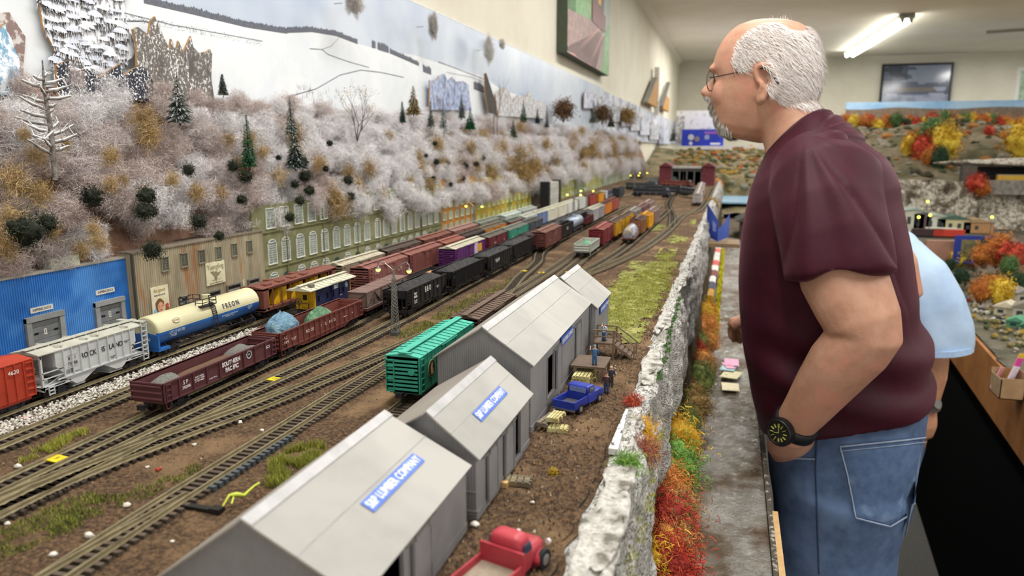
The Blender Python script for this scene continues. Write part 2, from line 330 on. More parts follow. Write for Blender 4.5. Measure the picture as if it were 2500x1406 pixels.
# ================================================================ layout table, ground, hill, rock face
DIRT = M('#86694b', .95, '#3f2e21', 330, .38, .60, bump=1.6, bsc=700, det=8, c3='#a58662', sc3=14, lo3=.5, hi3=.75)
def gnd(x, y):
    v = noise.noise(Vector((x * 30, y * 30, 0))) * .0012 + noise.noise(Vector((x * 160, y * 160, 3))) * .0009
    if x > -.2: v += (noise.noise(Vector((x * 75, y * 75, 8))) + .2 + .5 * noise.noise(Vector((x * 210, y * 210, 3)))) * .0028 * min(1, (x + .2) / .06)
    if x < -.2 and y > .2: v -= .0006
    return v
def grid(fn, us, vs_, m=0, sm=True):
    g = MB(); n = len(vs_); P = [fn(u, v) for u in us for v in vs_]
    g.add(P, [(i * n + j, (i + 1) * n + j, (i + 1) * n + j + 1, i * n + j + 1) for i in range(len(us) - 1) for j in range(n - 1)], m, sm); return g
def lsp(a, b, st): n = max(1, int(round((b - a) / st))); return [a + (b - a) * i / n for i in range(n + 1)]
yard = root('model_railway_table', (0, 0, 0), 'long raised table carrying the brown dirt yard of the model railway', 'table')
ex = lambda y: -.079 + .006 * noise.noise(Vector((y * 9, 2, 0))) - .008 * max(0, min(1, (y - .6) / .5)) + .004 * noise.noise(Vector((y * 45, 5, 0)))
ys = lsp(.16, 1.9, .0042) + lsp(1.92, 5.6, .02); xs = lsp(-.78, -.079, .0042)
def gp(x, y):
    t = (x + .78) / (.701); X = -.78 + (ex(y) + .78) * t; return (X, y, gnd(X, y))
o = grid(gp, xs, ys).build('dirt_surface', DIRT, yard); o['label'] = 'brown cinder and dirt ground'
MB().bx(WX, -.095, .05, 5.6, -.03, -.006).build('table_board', M('#a8825c', .8), yard)
MB().bx(WX + .02, -.12, .1, 5.55, FLZ, -.03).build('table_base', M('#2a2622', .9), yard)
# loose cinders, thousands of grains
g = MB()
for k in range(15000):
    y = .2 + 1.3 * U(0, 1) ** 1.7; x = U(-.70, -.085) if U(0, 1) < .5 else U(-.22, -.085)
    r = U(.0004, .0011) * (1.3 if x > -.15 else 1); z = gnd(x, y) + r * .3; a = U(0, 6.28); mi = 0 if U(0, 1) < .6 else (1 if U(0, 1) < .75 else (2 if U(0, 1) < .7 else 3))
    P = [(x + r * cos(a + i * 2.1), y + r * sin(a + i * 2.1), z - r * .6) for i in range(3)] + [(x + U(-.3, .3) * r, y + U(-.3, .3) * r, z + r)]
    g.add(P, [(0, 1, 3), (1, 2, 3), (2, 0, 3)], mi)
tag(g.build('cinder', [M('#594431', .9), M('#8f7152', .9), M('#b89a74', .9), M('#d9d2c4', .9)]), 'brown and tan grains of cinder scattered over the yard', 'cinder', kind='stuff')
g = MB()
for k in range(5200):
    y = U(.2, .80); x = U(-.588, -.562) + U(-.004, .004) if U(0, 1) < .85 else U(-.64, -.57)
    g.ico((x, y, gnd(x, y) + U(0, .002)), U(.0008, .0015), 0 if U(0, 1) < .72 else 1, (1, U(.8, 1.3), .8))
tag(g.build('ballast', [M('#dcd8cf', .9, '#b9b4aa', 500), M('#8f8a80', .9)], flat=True), 'white crushed stone ballast beside the tracks nearest the warehouses', 'ballast', kind='stuff')
# grass: patches of short blades
GR = [M('#98a040', .9), M('#757b36', .9), M('#b5b14f', .9), M('#4e5528', .9)]
def tuft(g, x, y, n, rx, ry, h, ms=(0, 1, 2)):
    for k in range(n):
        a = U(0, 6.28); q = sqrt(U(0, 1)); px = x + cos(a) * q * rx; py = y + sin(a) * q * ry
        if noise.noise(Vector((px * 60, py * 60, 4))) < -.15: continue
        hh = h * U(.5, 1.1); b = U(0, 6.28); w_ = .00035; dx = U(-.6, .6) * hh; dy = U(-.6, .6) * hh
        z = gnd(px, py)
        g.add([(px - w_ * cos(b), py - w_ * sin(b), z), (px + w_ * cos(b), py + w_ * sin(b), z), (px + dx, py + dy, z + hh)], [(0, 1, 2)], R.choice(ms))
def grass(label, spots, ms=(0, 1, 2), h=.004):
    g = MB()
    for x, y, n, rx, ry in spots: tuft(g, x, y, n, rx, ry, h, ms)
    tag(g.build('grass', GR), label, 'grass', kind='stuff')
grass('bright green static grass tuft beside the bottom track', [(-.303, .457, 4200, .017, .030), (-.297, .43, 900, .010, .02)], (0, 2, 1), .007)
grass('yellow green grass between the second and third tracks at the left', [(-.503, .424, 1300, .008, .034)], (0, 2), .006)
grass('thin olive moss at the bottom left corner', [(-.404, .315, 3200, .02, .06), (-.388, .35, 1400, .014, .04), (-.37, .40, 700, .01, .03)], (1, 3, 0), .0028)
grass('long strip of olive grass behind the coal hopper track', [(-.372, 1.0, 3400, .022, .14), (-.385, .86, 900, .015, .05), (-.365, 1.2, 900, .014, .07)], (1, 3, 0), .004)
grass('wide yellow green grass field beyond the lumber sheds', [(-.135, 1.16, 14000, .05, .24), (-.12, 1.42, 2600, .03, .12), (-.17, 1.0, 2200, .035, .08), (-.125, 1.6, 1200, .02, .06)], (0, 2, 2, 1), .005)
g = MB()
for y0, y1, x0, x1 in ((.86, 1.52, -.19, -.095), (1.55, 1.75, -.15, -.11), (1.85, 2.0, -.15, -.10), (2.1, 2.3, -.22, -.18), (2.3, 2.5, -.12, -.10)):
    for x in lsp(x0, x1, .002)[:-1]:
        for y in lsp(y0, y1, .003)[:-1]:
            e = min((x - x0), (x1 - x)) / .02; e2 = min(y - y0, y1 - y) / .05
            if noise.noise(Vector((x * 34, y * 26, 7))) + .7 * noise.noise(Vector((x * 160, y * 130, 2))) + min(1, e) * .45 + min(1, e2) * .35 > .30:
                g.add([(x, y, gnd(x, y) + .0010), (x + .002, y, gnd(x + .002, y) + .0010), (x + .002, y + .003, gnd(x + .002, y + .003) + .0010), (x, y + .003, gnd(x, y + .003) + .0010)], [(0, 1, 2, 3)])
tag(g.build('moss', M('#97994c', .95, '#6f7236', 300, c3='#b3b06a', sc3=50, bump=1, bsc=900)), 'flat yellow green moss cover in the far part of the yard', 'moss', kind='stuff')
# white pebbles and litter lying by the tracks
for i, (px, py) in enumerate(((475, 1085), (310, 1235), (360, 1140), (45, 1140), (18, 1278), (130, 1355), (420, 1320), (218, 1310), (640, 1052), (585, 1031), (1300, 1230), (1158, 1290))):
    p = atZ(px, py, 0); r = (.0017, .0022, .0013, .0026)[i % 4]
    tag(MB().ico((0, 0, r * .5), r, 0, (1.2, .9, .7), .3, 1, i).build('pebble', M('#e4dfd4', .8), None, (p.x, p.y, gnd(p.x, p.y))), 'white pebble on the dirt ' + ('below the near end of the maroon gondola', 'left of the red crumb', 'right of the red crumb', 'by the left edge above the yellow tag', 'at the far lower left, by the edge', 'largest, near the bottom left corner', 'above the nearest shed roof at the left', 'in the moss at the lower left', 'between bottom track and crossover', 'left of the crossover track', 'below the brown pallet', 'beside the middle shed corner')[i], 'pebble', 'white pebbles on the yard dirt')
for px, py, c, lab in ((388, 1146, '#a63b2a', 'small red crumb lying below the bright grass tuft on the dirt'), (61, 1020, '#c94a52', 'small pink red crumb on the white ballast by the red boxcar')):
    p = atZ(px, py, 0); tag(MB().ico((0, 0, .001), .0022, 0, (1, 1, .6), .3, 1).build('crumb', M(c, .8), None, (p.x, p.y, gnd(p.x, p.y))), lab, 'crumb')

# ---------------- hill behind the flats
HZ = .305
hill = root('winter_hillside', (0, 0, 0), 'brown hillside shelf rising behind the model buildings to the backdrop', 'hillside')
def hp(u, y):   # u 0 front bottom .. 1 top at the wall
    x = -.768 - .10 * u; z = .085 + (HZ - .085) * (u ** .8); z = min(z, HZ); nn = noise.noise(Vector((y * 7, u * 3, 0)))
    return (x + .012 * nn * (1 - u), y, z + .008 * nn * (1 - u))
grid(lambda y, u: hp(u, y), lsp(.18, 7, .03), lsp(0, 1, .08)).build('slope', M('#6f5140', .9, '#8d6f5f', 30, bump=1, bsc=120), hill)
MB().bx(-.872, -.856, .18, 7, .2, HZ + .004).build('back_board', M('#7f5946', .8, '#93705c', 40), hill)
MB().bx(WX, -.77, .18, 7, -.02, .10).build('shelf_front', M('#4b4038', .9), hill)

# ---------------- rock retaining wall along the yard edge
ROCK = M('#77736a', .9, '#eceae5', 430, .40, .52, bump=2.5, bsc=500, det=3, c3='#8f8a80', sc3=24, lo3=.5, hi3=.75, st=(1, .45, 1.3))
rk = root('rock_wall', (0, 0, 0), 'grey and white plaster rock face dropping from the yard edge to the river', 'rock wall')
prof = [(-.003, -.0012), (.010, .003), (.016, .003), (.019, -.006), (.022, -.02), (.026, -.045), (.028, -.070), (.028, -.10), (.026, -.125), (.020, -.14)]
def rp(y, t):
    i = min(int(t), len(prof) - 2); f_ = t - i; a, b = prof[i], prof[i + 1]; d = a[0] + (b[0] - a[0]) * f_; z = a[1] + (b[1] - a[1]) * f_
    n1 = noise.noise(Vector((y * 16, z * 30, 1))); n2 = noise.noise(Vector((y * 60, z * 70, 5))); n3 = noise.noise(Vector((y * 150, z * 220, 2)))
    k = 0.3 if t < 1 else 1
    step = .004 * (1 if noise.noise(Vector((y * 5, 9, 0))) > 0 else -1) if t > 3 else 0
    return (ex(y) + d + k * (.005 * n1 + .0035 * n2 + .0016 * n3) + step, y, z + k * (.0025 * n2 + .001 * n3))
grid(rp, lsp(.2, 2.2, .0045) + lsp(2.23, 5.6, .03), lsp(0, len(prof) - 1, .2)).build('rock_face', ROCK, rk)
grid(lambda y, t: (ex(y) + .018 + .020 * t + .006 * noise.noise(Vector((y * 20, t * 3, 1))), y, -.115 - .19 * t + .006 * noise.noise(Vector((y * 40, t * 6, 3)))), lsp(.2, 5.6, .012), lsp(0, 1, .08)).build('earth_bank', M('#5d4a34', .95, '#3f3324', 120, c3='#6b6238', sc3=20, bump=1, bsc=300), rk)
# pale loose slabs on the rim, each one its own
for i, (px, py, sx, sy, a, lab) in enumerate(((1478, 1320, .0135, .056, .02, 'long flat grey white rock slab on the rim beside the red truck'), (1512, 1190, .010, .030, .05, 'grey white rock slab on the rim just below the green moss clump'), (1590, 900, .009, .05, .03, 'grey slab on rim beside the lumber pallets'), (1622, 790, .008, .07, 0, 'long grey slab on rim with green moss along its edge'), (1665, 690, .007, .09, .0, 'distant grey rock slab on rim beside the grass field'))):
    p = atZ(px, py, .0); g = MB(); g.ico((0, 0, 0), 1, 0, (1, 1, 1), .32, 3, i)
    g.v = [(v[0] * sx, v[1] * sy, max(-.6, min(.55, v[2])) * (.006 if i < 9 else .002) + .0006 * noise.noise(Vector((v[0] * 8, v[1] * 14, i)))) for v in g.v]
    tag(g.build('rock_slab', M('#bcb8b0', .9, '#e3e1db', 240, .42, .58, bump=1.5, bsc=400, c3='#7b776d', sc3=60), None, (p.x, p.y, .004), a), lab, 'rock')
g = MB(); P = []
for y in lsp(.3, .62, .004): P.append((ex(y) - .0045 + .0015 * noise.noise(Vector((y * 30, 4, 0))), y, .0012))
g.tube(P, [.0003 + .0016 * max(0, noise.noise(Vector((p[1] * 35, 6, 0)))) for p in P], 5, flat=.4)
tag(g.build('crack', M('#16110d', 1)), 'dark crack in the ground between dirt and rim slabs', 'crack')
tag(MB().prism([(-.0792, .5295), (-.0720, .5290), (-.0762, .6200), (-.0782, .6200)], 'z', .0015, .0065).build('plaster_strip', M('#d9d9d6', .8, '#4e4f52', 350, .56, .62, st=(1, .3, 1))), 'upright white plaster strip at the rim below the pickup truck', 'strip')

# ================================================================ river, bank, low shelf
RZ = -.30
river = grid(lambda x, y: (x, y, RZ + .0035 * noise.noise(Vector((x * 40, y * 34, 0))) + .0018 * noise.noise(Vector((x * 150, y * 110, 4)))), lsp(-.062, .076, .004), lsp(.5, 4.6, .006)).build(
    'river', M('#8b857a', .14, '#a3a19b', 26, .4, .6, bump=3, bsc=150, spec=1.0, metal=.55, c3='#5f4c36', sc3=9, lo3=.45, hi3=.6))
tag(river, 'glossy grey brown river surface running along the foot of the rock wall', 'river')
low = root('lower_shelf', (0, 0, 0), 'lower shelf edge with pale wooden post beside the river', 'shelf')
MB().bx(-.14, .078, .4, 4.6, RZ - .03, RZ - .006).bx(-.14, -.075, .4, 4.6, FLZ, RZ - .03).build('shelf_board', M('#3a332c', .9), low)
MB().bx(.077, .084, .4, 3.9, RZ - .05, RZ + .004).build('edge_lip', M('#4c463c', .7, '#b3ada0', 120, .55, .65, bump=1), low)
MB().bx(.078, .088, 1.11, 3.4, RZ - .13, RZ - .04).build('dark_fascia', M('#1c1210', .9), low)
MB().bx(.0775, .0945, .55, 1.11, FLZ, -.312).build('wooden_post', M('#cfae7f', .7, '#bf9a68', 30), low)
MB().bx(.08, .09, 1.08, 3.4, FLZ, RZ - .13).build('dark_skirt', M('#0b0909', .95), low)
# ================================================================ tracks
def spl(pts, st=.004):
    P = [Vector((a, b, 0)) for a, b in pts]; P = [P[0] * 2 - P[1]] + P + [P[-1] * 2 - P[-2]]; o = []
    for i in range(1, len(P) - 2):
        n = max(2, int((P[i + 1] - P[i]).length / st))
        for k in range(n):
            t = k / n; a, b, c, d = P[i - 1:i + 3]
            o.append(.5 * ((2 * b) + (c - a) * t + (2 * a - 5 * b + 4 * c - d) * t * t + (3 * b - a - 3 * c + d) * t ** 3))
    o.append(P[-2]); return o
RAILT = .0052
RM = M('#8f8467', .45, '#a69a78', 90, metal=.35); TM = M('#2c241e', .9, '#443a31', 150); TM2 = M('#453a30', .9, '#5b5044', 120); TM3 = M('#4b5258', .8)
def offs(P, d):
    o = []
    for i, p in enumerate(P):
        t = (P[min(i + 1, len(P) - 1)] - P[max(0, i - 1)]).normalized(); o.append(p + Vector((t.y, -t.x, 0)) * d)
    return o
def railm(g, P, h0=.0018, h1=RAILT):
    w = .00045; rings = []
    L_, R_ = offs(P, -w), offs(P, w); L2, R2 = offs(P, -.0009), offs(P, .0009)
    for a, b, c, d in zip(L_, R_, L2, R2): rings.append([(c.x, c.y, h0), (d.x, d.y, h0), (b.x, b.y, h0 + .0012), (b.x, b.y, h1), (a.x, a.y, h1), (a.x, a.y, h0 + .0012)])
    g.loft(rings, 0, True, False)
def track(pts, label, tm=TM, st=.006, tl=.0140, skip=None):
    P = spl(pts, .012); t = root('railway_track', (0, 0, 0), label, 'track', 'tracks of the yard')
    for s in (-1, 1): g = MB(); railm(g, offs(P, s * .00825)); g.build('rail', RM, t)
    g = MB(); acc = 0; nxt = .003
    for a, b in zip(P, P[1:]):
        L = (b - a).length; d = (b - a).normalized(); n = Vector((d.y, -d.x, 0))
        while nxt < acc + L:
            c = a + d * (nxt - acc); nxt += st * 1.12; q = [c + n * i * (tl + U(-.0006, .0006)) + d * j * .0016 for i, j in ((-1, -1), (1, -1), (1, 1), (-1, 1))]
            g.add([(v.x, v.y, -.001) for v in q] + [(v.x, v.y, .0021) for v in q], [(4, 5, 6, 7), (0, 1, 5, 4), (1, 2, 6, 5), (2, 3, 7, 6), (3, 0, 4, 7)])
            if c.y > 2.6: nxt += st
        acc += L
    g.build('tie_strip', tm, t); return t
track([(-.604, .18), (-.604, .6), (-.606, 1.2), (-.61, 2), (-.61, 3.2)], 'innermost track along the blue warehouse, under the grey hopper')
track([(-.540, .18), (-.542, .6), (-.543, 1.1), (-.54, 2), (-.52, 3.2), (-.42, 4.2)], 'second track from the buildings, empty at the left of the photo')
track([(-.470, .2), (-.472, .5), (-.473, .85), (-.488, 1.2), (-.492, 2), (-.48, 3)], 'third track, under the two long brown gondolas')
track([(-.440, .25), (-.439, .4), (-.436, .54), (-.425, .7), (-.421, .86), (-.424, 1.4), (-.43, 3.0)], 'track of the black coal hoppers, passing left of the lamp post')
track([(-.447, .25), (-.438, .37), (-.42, .46), (-.398, .545), (-.375, .68), (-.357, .80), (-.342, .95), (-.332, 1.1)], 'curved crossover track running past the foot of the lamp post', tl=.0125)
track([(-.338, .22), (-.3435, .35), (-.344, .5), (-.344, .62), (-.338, .80), (-.328, 1.0), (-.322, 1.3), (-.32, 1.65), (-.31, 3.0)], 'bottom track passing left of the lumber sheds and the teal boxcar', TM2)
track([(-.33, 1.04), (-.34, 1.14), (-.357, 1.27), (-.371, 1.44), (-.403, 1.62), (-.41, 2), (-.40, 3)], 'short curved siding leading under the brown boxcar')
track([(-.271, .45), (-.272, .8), (-.276, 1.0), (-.284, 1.2), (-.291, 1.5), (-.287, 1.9), (-.27, 3)], 'siding behind the sheds, under the teal boxcar', TM2)
track([(-.277, 1.0), (-.272, 1.15), (-.25, 1.40), (-.231, 1.7), (-.224, 2.2), (-.22, 2.9)], 'siding curving away to the tarped flatcar')
track([(-.275, 1.08), (-.262, 1.25), (-.222, 1.46), (-.185, 1.73), (-.162, 2.14), (-.152, 2.6), (-.105, 3.0), (-.10, 4.5)], 'outermost sweeping track next to the far grass patches', TM2)
track([(-.16, 2.2), (-.19, 2.6), (-.25, 3.2), (-.28, 4.2)], 'distant branch track leading to the engine house')
# point blades and frog of the near switches, point rail of the bottom track
for pts, lab in (([(-.462, .30), (-.452, .38), (-.4395, .44), (-.418, .53), (-.4, .60)], 'shiny closure rail crossing between third and coal hopper tracks'), ([(-.35, .235), (-.347, .30), (-.3405, .38)], 'pale point blade rail at the bottom left switch'), ([(-.333, .24), (-.3345, .32)], 'short guard rail inside the bottom track')):
    g = MB(); railm(g, spl(pts, .01)); tag(g.build('point_rail', RM), lab, 'rail')
# grey unpainted tie ends of the bottom track
g = root('tie_ends', (0, 0, 0), 'row of grey blue sleeper ends beside the bottom track', 'sleepers')
for k in range(16):
    y = .395 + k * .0062; MB().bx(-.3335, -.3285, y - .0016, y + .0016, 0, .0035).build('sleeper_end', TM3, g)
# switch stand with a lime green lizard-like twig lying on it
sw = root('switch_machine', (atZ(520, 1248).x, atZ(520, 1248).y, 0), 'small black switch machine beside the bottom track', 'switch machine')
MB().bx(-.030, .004, -.0022, .0022, 0, .002).bx(-.001, .007, -.003, .003, .0, .0032).build('switch_box', M('#15130f', .6), sw)
MB().bx(-.03, -.026, -.012, -.004, .0, .002).build('throw_bar', M('#222222', .6), sw)
p = atZ(572, 1238)
tag(MB().tube([(-.004, -.006, .001), (-.003, 0, .006), (0, .003, .0055), (.004, .006, .004), (.007, .013, .008), (.009, .016, .009)], [.0007, .001, .0017, .0014, .0007, .0009], 6).tube([(0, 0, .005), (.002, -.005, .003)], .0007, 5).build('lime_figure', M('#c6d24a', .6), None, (p.x, p.y, .002)), 'lime green bent twig lying on the black switch machine', 'twig')
# yellow number tags between the rails
TAGY = M('#e6c81f', .6); INK = M('#222018', .7)
for px, py, s, n in ((139, 1122, 1, '5'), (670, 927, 1, '12'), (1279, 662, .8, ''), (1322, 666, .8, ''), (1388, 665, .8, '')):
    p = atZ(px, py, .002); t = root('number_tag', (p.x, p.y, .0024), {139: 'yellow number tag in the third track at the left', 670: 'yellow number tag in the track below the brown gondola', 1279: 'distant yellow tag in the curved siding', 1322: 'distant yellow tag left of the shed roof peak', 1388: 'distant yellow tag behind the shed roof peak'}[px], 'tag', 'yellow number tags', -.1)
    MB().bx(-.0058, .0058, -.0052 * s, .0052 * s, 0, .0008).build('tag_plate', TAGY, t)
    if n: txt(n, .006, INK, t, (0, 0, .00085), (0, 0, 0))
# lattice lamp posts with two shaded bulbs
BULB = M('#ffe84a', .4, '#ffe84a', emit=3.2)
def lamp_post(x, y, h, label, arms=2, rz=0, grp='yard lamp posts', th=1.0):
    l = root('lamp_post', (x, y, 0), label, 'lamp post', grp, rz); met = M('#8e918f', .35, metal=.6)
    g = MB(); r0, r1 = .0042, .0018
    for i, j in ((-1, -1), (1, -1), (1, 1), (-1, 1)): g.bar((i * r0, j * r0, 0), (i * r1, j * r1, h * .78), .0006 * th)
    n = 16
    for k in range(n):
        z0 = h * .78 * k / n; z1 = h * .78 * (k + 1) / n; a = r0 + (r1 - r0) * k / n; b = r0 + (r1 - r0) * (k + 1) / n
        for (i, j), (u, v) in (((-1, -1), (1, -1)), ((1, -1), (1, 1)), ((1, 1), (-1, 1)), ((-1, 1), (-1, -1))):
            g.bar((i * a, j * a, z0), (u * b, v * b, z1), .0004 * th); g.bar((u * a, v * a, z0), (i * b, j * b, z1), .0004 * th)
    g.build('lattice_mast', met, l); MB().bx(-.005, .005, -.005, .005, 0, .004).build('base', M('#4e4f4d', .6), l)
    g = MB().cyl((0, 0, h * .78), (0, 0, h * .9), .0012 * th)
    A = .021
    for s in (-1, 1)[:arms]: g.tube([(0, 0, h * .88), (s * A * .5, 0, h * .97), (s * A * .85, 0, h), (s * A, 0, h * .97), (s * A, 0, h * .93)], .0007 * th, 6)
    g.build('arm', met, l)
    for s in (-1, 1)[:arms]:
        d = MB().lathe([(.0008, .004), (.0012, .002), (.0034, 0), (.0033, -.0004)], 12).build('lamp_shade', met, l, (s * A, 0, h * .90))
        MB().ico((0, 0, -.0012), .0030, 0, (1, 1, 1), 0, 2).build('bulb', BULB, d)
    return l
lamp_post(-.396, .824, .093, 'lattice lamp post with two lit yellow bulbs beside black coal hopper')
for px, py, h, lab in ((1158, 590, .10, 'second lattice lamp post by the orange building'), (1400, 545, .10, 'distant lamp post before the white boxcars'), (1432, 530, .10, 'distant lamp post beside the yellow boxcars'), (1548, 470, .10, 'far lamp post left of the locomotives'), (1570, 460, .10, 'far lamp post just left of the locomotives'), (1640, 450, .11, 'far lamp post before the engine house, left one'), (1668, 450, .11, 'far lamp post before the engine house, right one')):
    p = atZ(px, py); lamp_post(p.x, p.y, h, lab, th=1.3)
# ================================================================ building flats along the wall
def corr(g, X, y0, y1, z0, z1, pitch, dep, m=0, axis='x'):
    """ribbed sheet facing +X (axis x) or facing -Y (axis y, y0..y1 then run along X at Y=X)"""
    n = max(2, int((y1 - y0) / pitch)); pr = []
    for i in range(n):
        a = y0 + (y1 - y0) * i / n; p = (y1 - y0) / n
        pr += [(a, 0), (a + p * .35, 0), (a + p * .5, dep), (a + p * .85, dep)]
    pr.append((y1, 0))
    tz = z1 if callable(z1) else (lambda t: z1)
    for (a, d), (b, e) in zip(pr, pr[1:]):
        if axis == 'x': g.add([(X + d, a, z0), (X + e, b, z0), (X + e, b, tz(b)), (X + d, a, tz(a))], [(0, 1, 2, 3)], m)
        else: g.add([(a, X - d, z0), (b, X - e, z0), (b, X - e, tz(b)), (a, X - d, tz(a))], [(0, 1, 2, 3)], m)
GREY = M('#8c8f90', .7, '#9b9e9e', 60); WHITE = M('#e9e7df', .6); BLACK = M('#15151a', .6)
BLUE = M('#3f86d6', .45, '#2f74c6', 22, .35, .65, c3='#5b9ce2', sc3=9)
b = root('blue_warehouse', (-.754, 0, 0), 'blue corrugated warehouse flat with two grey shipping dock doors', 'building')
g = MB(); corr(g, 0, .42, .783, -.001, .090, .0029, .0009); g.bx(-.03, -.0002, .42, .783, 0, .090).build('corrugated_wall', BLUE, b)
MB().bx(-.03, .0018, .42, .7835, .090, .0922).build('roof_edge', M('#a8a49a', .7), b)
def dock(y0, y1, h, num):
    d = MB().bx(0, .0042, y0, y0 + .0065, 0, h).bx(0, .0042, y1 - .0065, y1, 0, h).bx(0, .0050, y0, y1, h - .005, h + .001).build('dock_frame', GREY, b)
    p = MB(); n = 5
    for i in range(n):
        z0 = (h - .005) * i / n; p.bx(0, .0016, y0 + .0065, y1 - .0065, z0 + .0003, z0 + (h - .005) / n - .0002)
    dr = p.bx(0, .001, y0 + .0065, y1 - .0065, 0, h - .005).build('dock_door', M('#74797b', .6, '#83888a', 50), b)
    for yy in (y0 + .010, y1 - .014): MB().bx(.0016, .0019, yy, yy + .0055, .0215, .0238).build('slot_window', BLACK, dr)
    c = (y0 + y1) / 2; pl = MB().bx(.0016, .0021, c - .0025, c + .0013, .0195, .0265).build('number_plate', WHITE, dr)
    txt(num, .0062, INK, dr, (.0022, c - .0006, .0230), RX)
dock(.618, .668, .0425, '1'); dock(.713, .760, .0415, '2')
for yc, z in ((.6415, .0500), (.7330, .0535)):
    MB().bx(.0008, .0018, yc - .0145, yc + .0145, z - .003, z + .003).build('dock_sign', WHITE, b)
    txt('SHIPPING DOCK', .0043, INK, b, (.0019, yc, z), RX, w=.76)
MB().bx(-.028, -.004, .665, .705, .0922, .1040).build('roof_tank', M('#cfd6bd', .6), b)
for y0, c in ((.60, '#c98d80'), (.56, '#b98278')): MB().bx(-.03, -.012, y0, y0 + .035, .092, .104 - (.66 - y0) * .05).build('roof_box', M(c, .8), b)
# tall weathered warehouse
RUST = M('#8f8670', .7, '#b3a88e', 40, .35, .65, c3='#a9703f', sc3=24, lo3=.54, hi3=.68, st=(1, 1.6, .30))
b = root('weathered_warehouse', (-.742, 0, -.0139), 'tall weathered grey corrugated warehouse flat with rust streaks and beer sign', 'building'); b.scale = (1.06,) * 3
y0, y1, zt = .727, .992, .1035
g = MB(); corr(g, 0, y0, y1, -.001, zt, .0036, .0009); corr(g, y0, -.055, 0, -.001, lambda t: zt, .0036, .0009, 0, 'y'); corr(g, y1 + .001, -.055, 0, -.001, zt, .0036, -.0009, 0, 'y')
g.build('corrugated_wall', RUST, b)
MB().bx(-.06, .002, y0 - .001, y1 + .002, zt, zt + .002).build('roof', M('#6b6155', .9, '#8d8271', 300), b)
MB().bx(-.002, .002, y0 - .0015, y0 + .0008, 0, zt).build('corner_trim', M('#5b5648', .7), b)
frm = M('#8d8873', .7); glassd = M('#5a6260', .25, '#3f4748', 60)
gw = MB()
def winmesh(wd, ht, nx, nz, fm=.0008, arch=0):
    g = MB(); g.bx(0, .0006, -wd / 2, wd / 2, 0, ht, 1)
    f = .0011
    for a, c, d, e in ((-wd / 2 - f, -wd / 2, -f, ht + f), (wd / 2, wd / 2 + f, -f, ht + f)): g.bx(0, .0018, a, c, d, e)
    g.bx(0, .0020, -wd / 2 - f * 1.4, wd / 2 + f * 1.4, -f * 1.6, 0).bx(0, .0018, -wd / 2 - f, wd / 2 + f, ht, ht + f)
    for i in range(1, nx): y = -wd / 2 + wd * i / nx; t = .0007 if i * 2 == nx and nx > 3 else .00028; g.bx(.0006, .0012, y - t / 2, y + t / 2, 0, ht)
    for i in range(1, nz): z = ht * i / nz; t = .0007 if nz > 6 and abs(i - nz * .62) < .5 else .00028; g.bx(.0006, .0012, -wd / 2, wd / 2, z - t / 2, z + t / 2)
    if arch:
        P = [(wd / 2 * cos(pi * k / 10), ht + arch * sin(pi * k / 10)) for k in range(11)]
        g.prism([(y * 1.16, ht + (z - ht) * 1.25) for y, z in P], 'x', 0, .0010, 2); g.prism(P, 'x', .0008, .0013, 1)
        for i in range(1, nx): y = -wd / 2 + wd * i / nx; g.bx(.0013, .0016, y - .00015, y + .00015, ht, ht + arch * sqrt(max(0, 1 - (2 * y / wd) ** 2)))
        g.prism([(y, z) for y, z in P] + [(y * .88, ht + (z - ht) * .8) for y, z in P[::-1]], 'x', .0008, .0018, 0)
    return g
w0 = None
for px in (400, 447, 490, 531, 570, 607):
    p = atX(px, 640 - (px - 400) * .17, -.70)
    if w0 is None: w0 = winmesh(.0108, .0165, 4, 5).build('window', [frm, glassd], b, (.0009, p.y, .0755)); continue
    c = w0.copy(); COL.objects.link(c); c.location.y = p.y
for yc, wd, h in ((.865, .029, .030), (.912, .028, .032), (.960, .024, .032)):
    d = MB().bx(0, .0028, yc - wd / 2 - .002, yc - wd / 2, 0, h + .002).bx(0, .0028, yc + wd / 2, yc + wd / 2 + .002, 0, h + .002).bx(0, .0028, yc - wd / 2, yc + wd / 2, h, h + .002).build('door_frame', M('#6e6a62', .7), b, (.0006, 0, 0))
    MB().bx(0, .0012, yc - wd / 2, yc + wd / 2, h - .005, h, 1).bx(0, .0014, yc - wd / 2, yc - .0003, 0, h - .005).bx(0, .0014, yc + .0003, yc + wd / 2, 0, h - .005).build('double_door', [M('#8d8a80', .7, '#7c7970', 80), BLACK], d)
yc = .8085; d = MB().bx(0, .0024, yc - .008, yc - .0062, 0, .036).bx(0, .0024, yc + .0062, yc + .008, 0, .036).bx(0, .0024, yc - .008, yc + .008, .034, .036).build('door_frame', frm, b, (.0006, 0, 0))
MB().bx(0, .0012, yc - .0062, yc + .0062, 0, .034).bx(.0012, .0014, yc - .004, yc - .0005, .018, .026, 1).bx(.0012, .0014, yc + .0005, yc + .004, .018, .026, 1).bx(.0012, .0014, yc - .005, yc + .005, .0285, .033, 1).build('side_door', [M('#8b8f90', .6), BLACK], d)
for yc, z, s in ((.786, .016, .0045), (.9365, .0315, .0035)): MB().bx(.0006, .0014, yc - s / 2, yc + s / 2, z - .005, z + .005).build('notice_board', M('#d9d6c3', .7, '#a8a48f', 700), b)
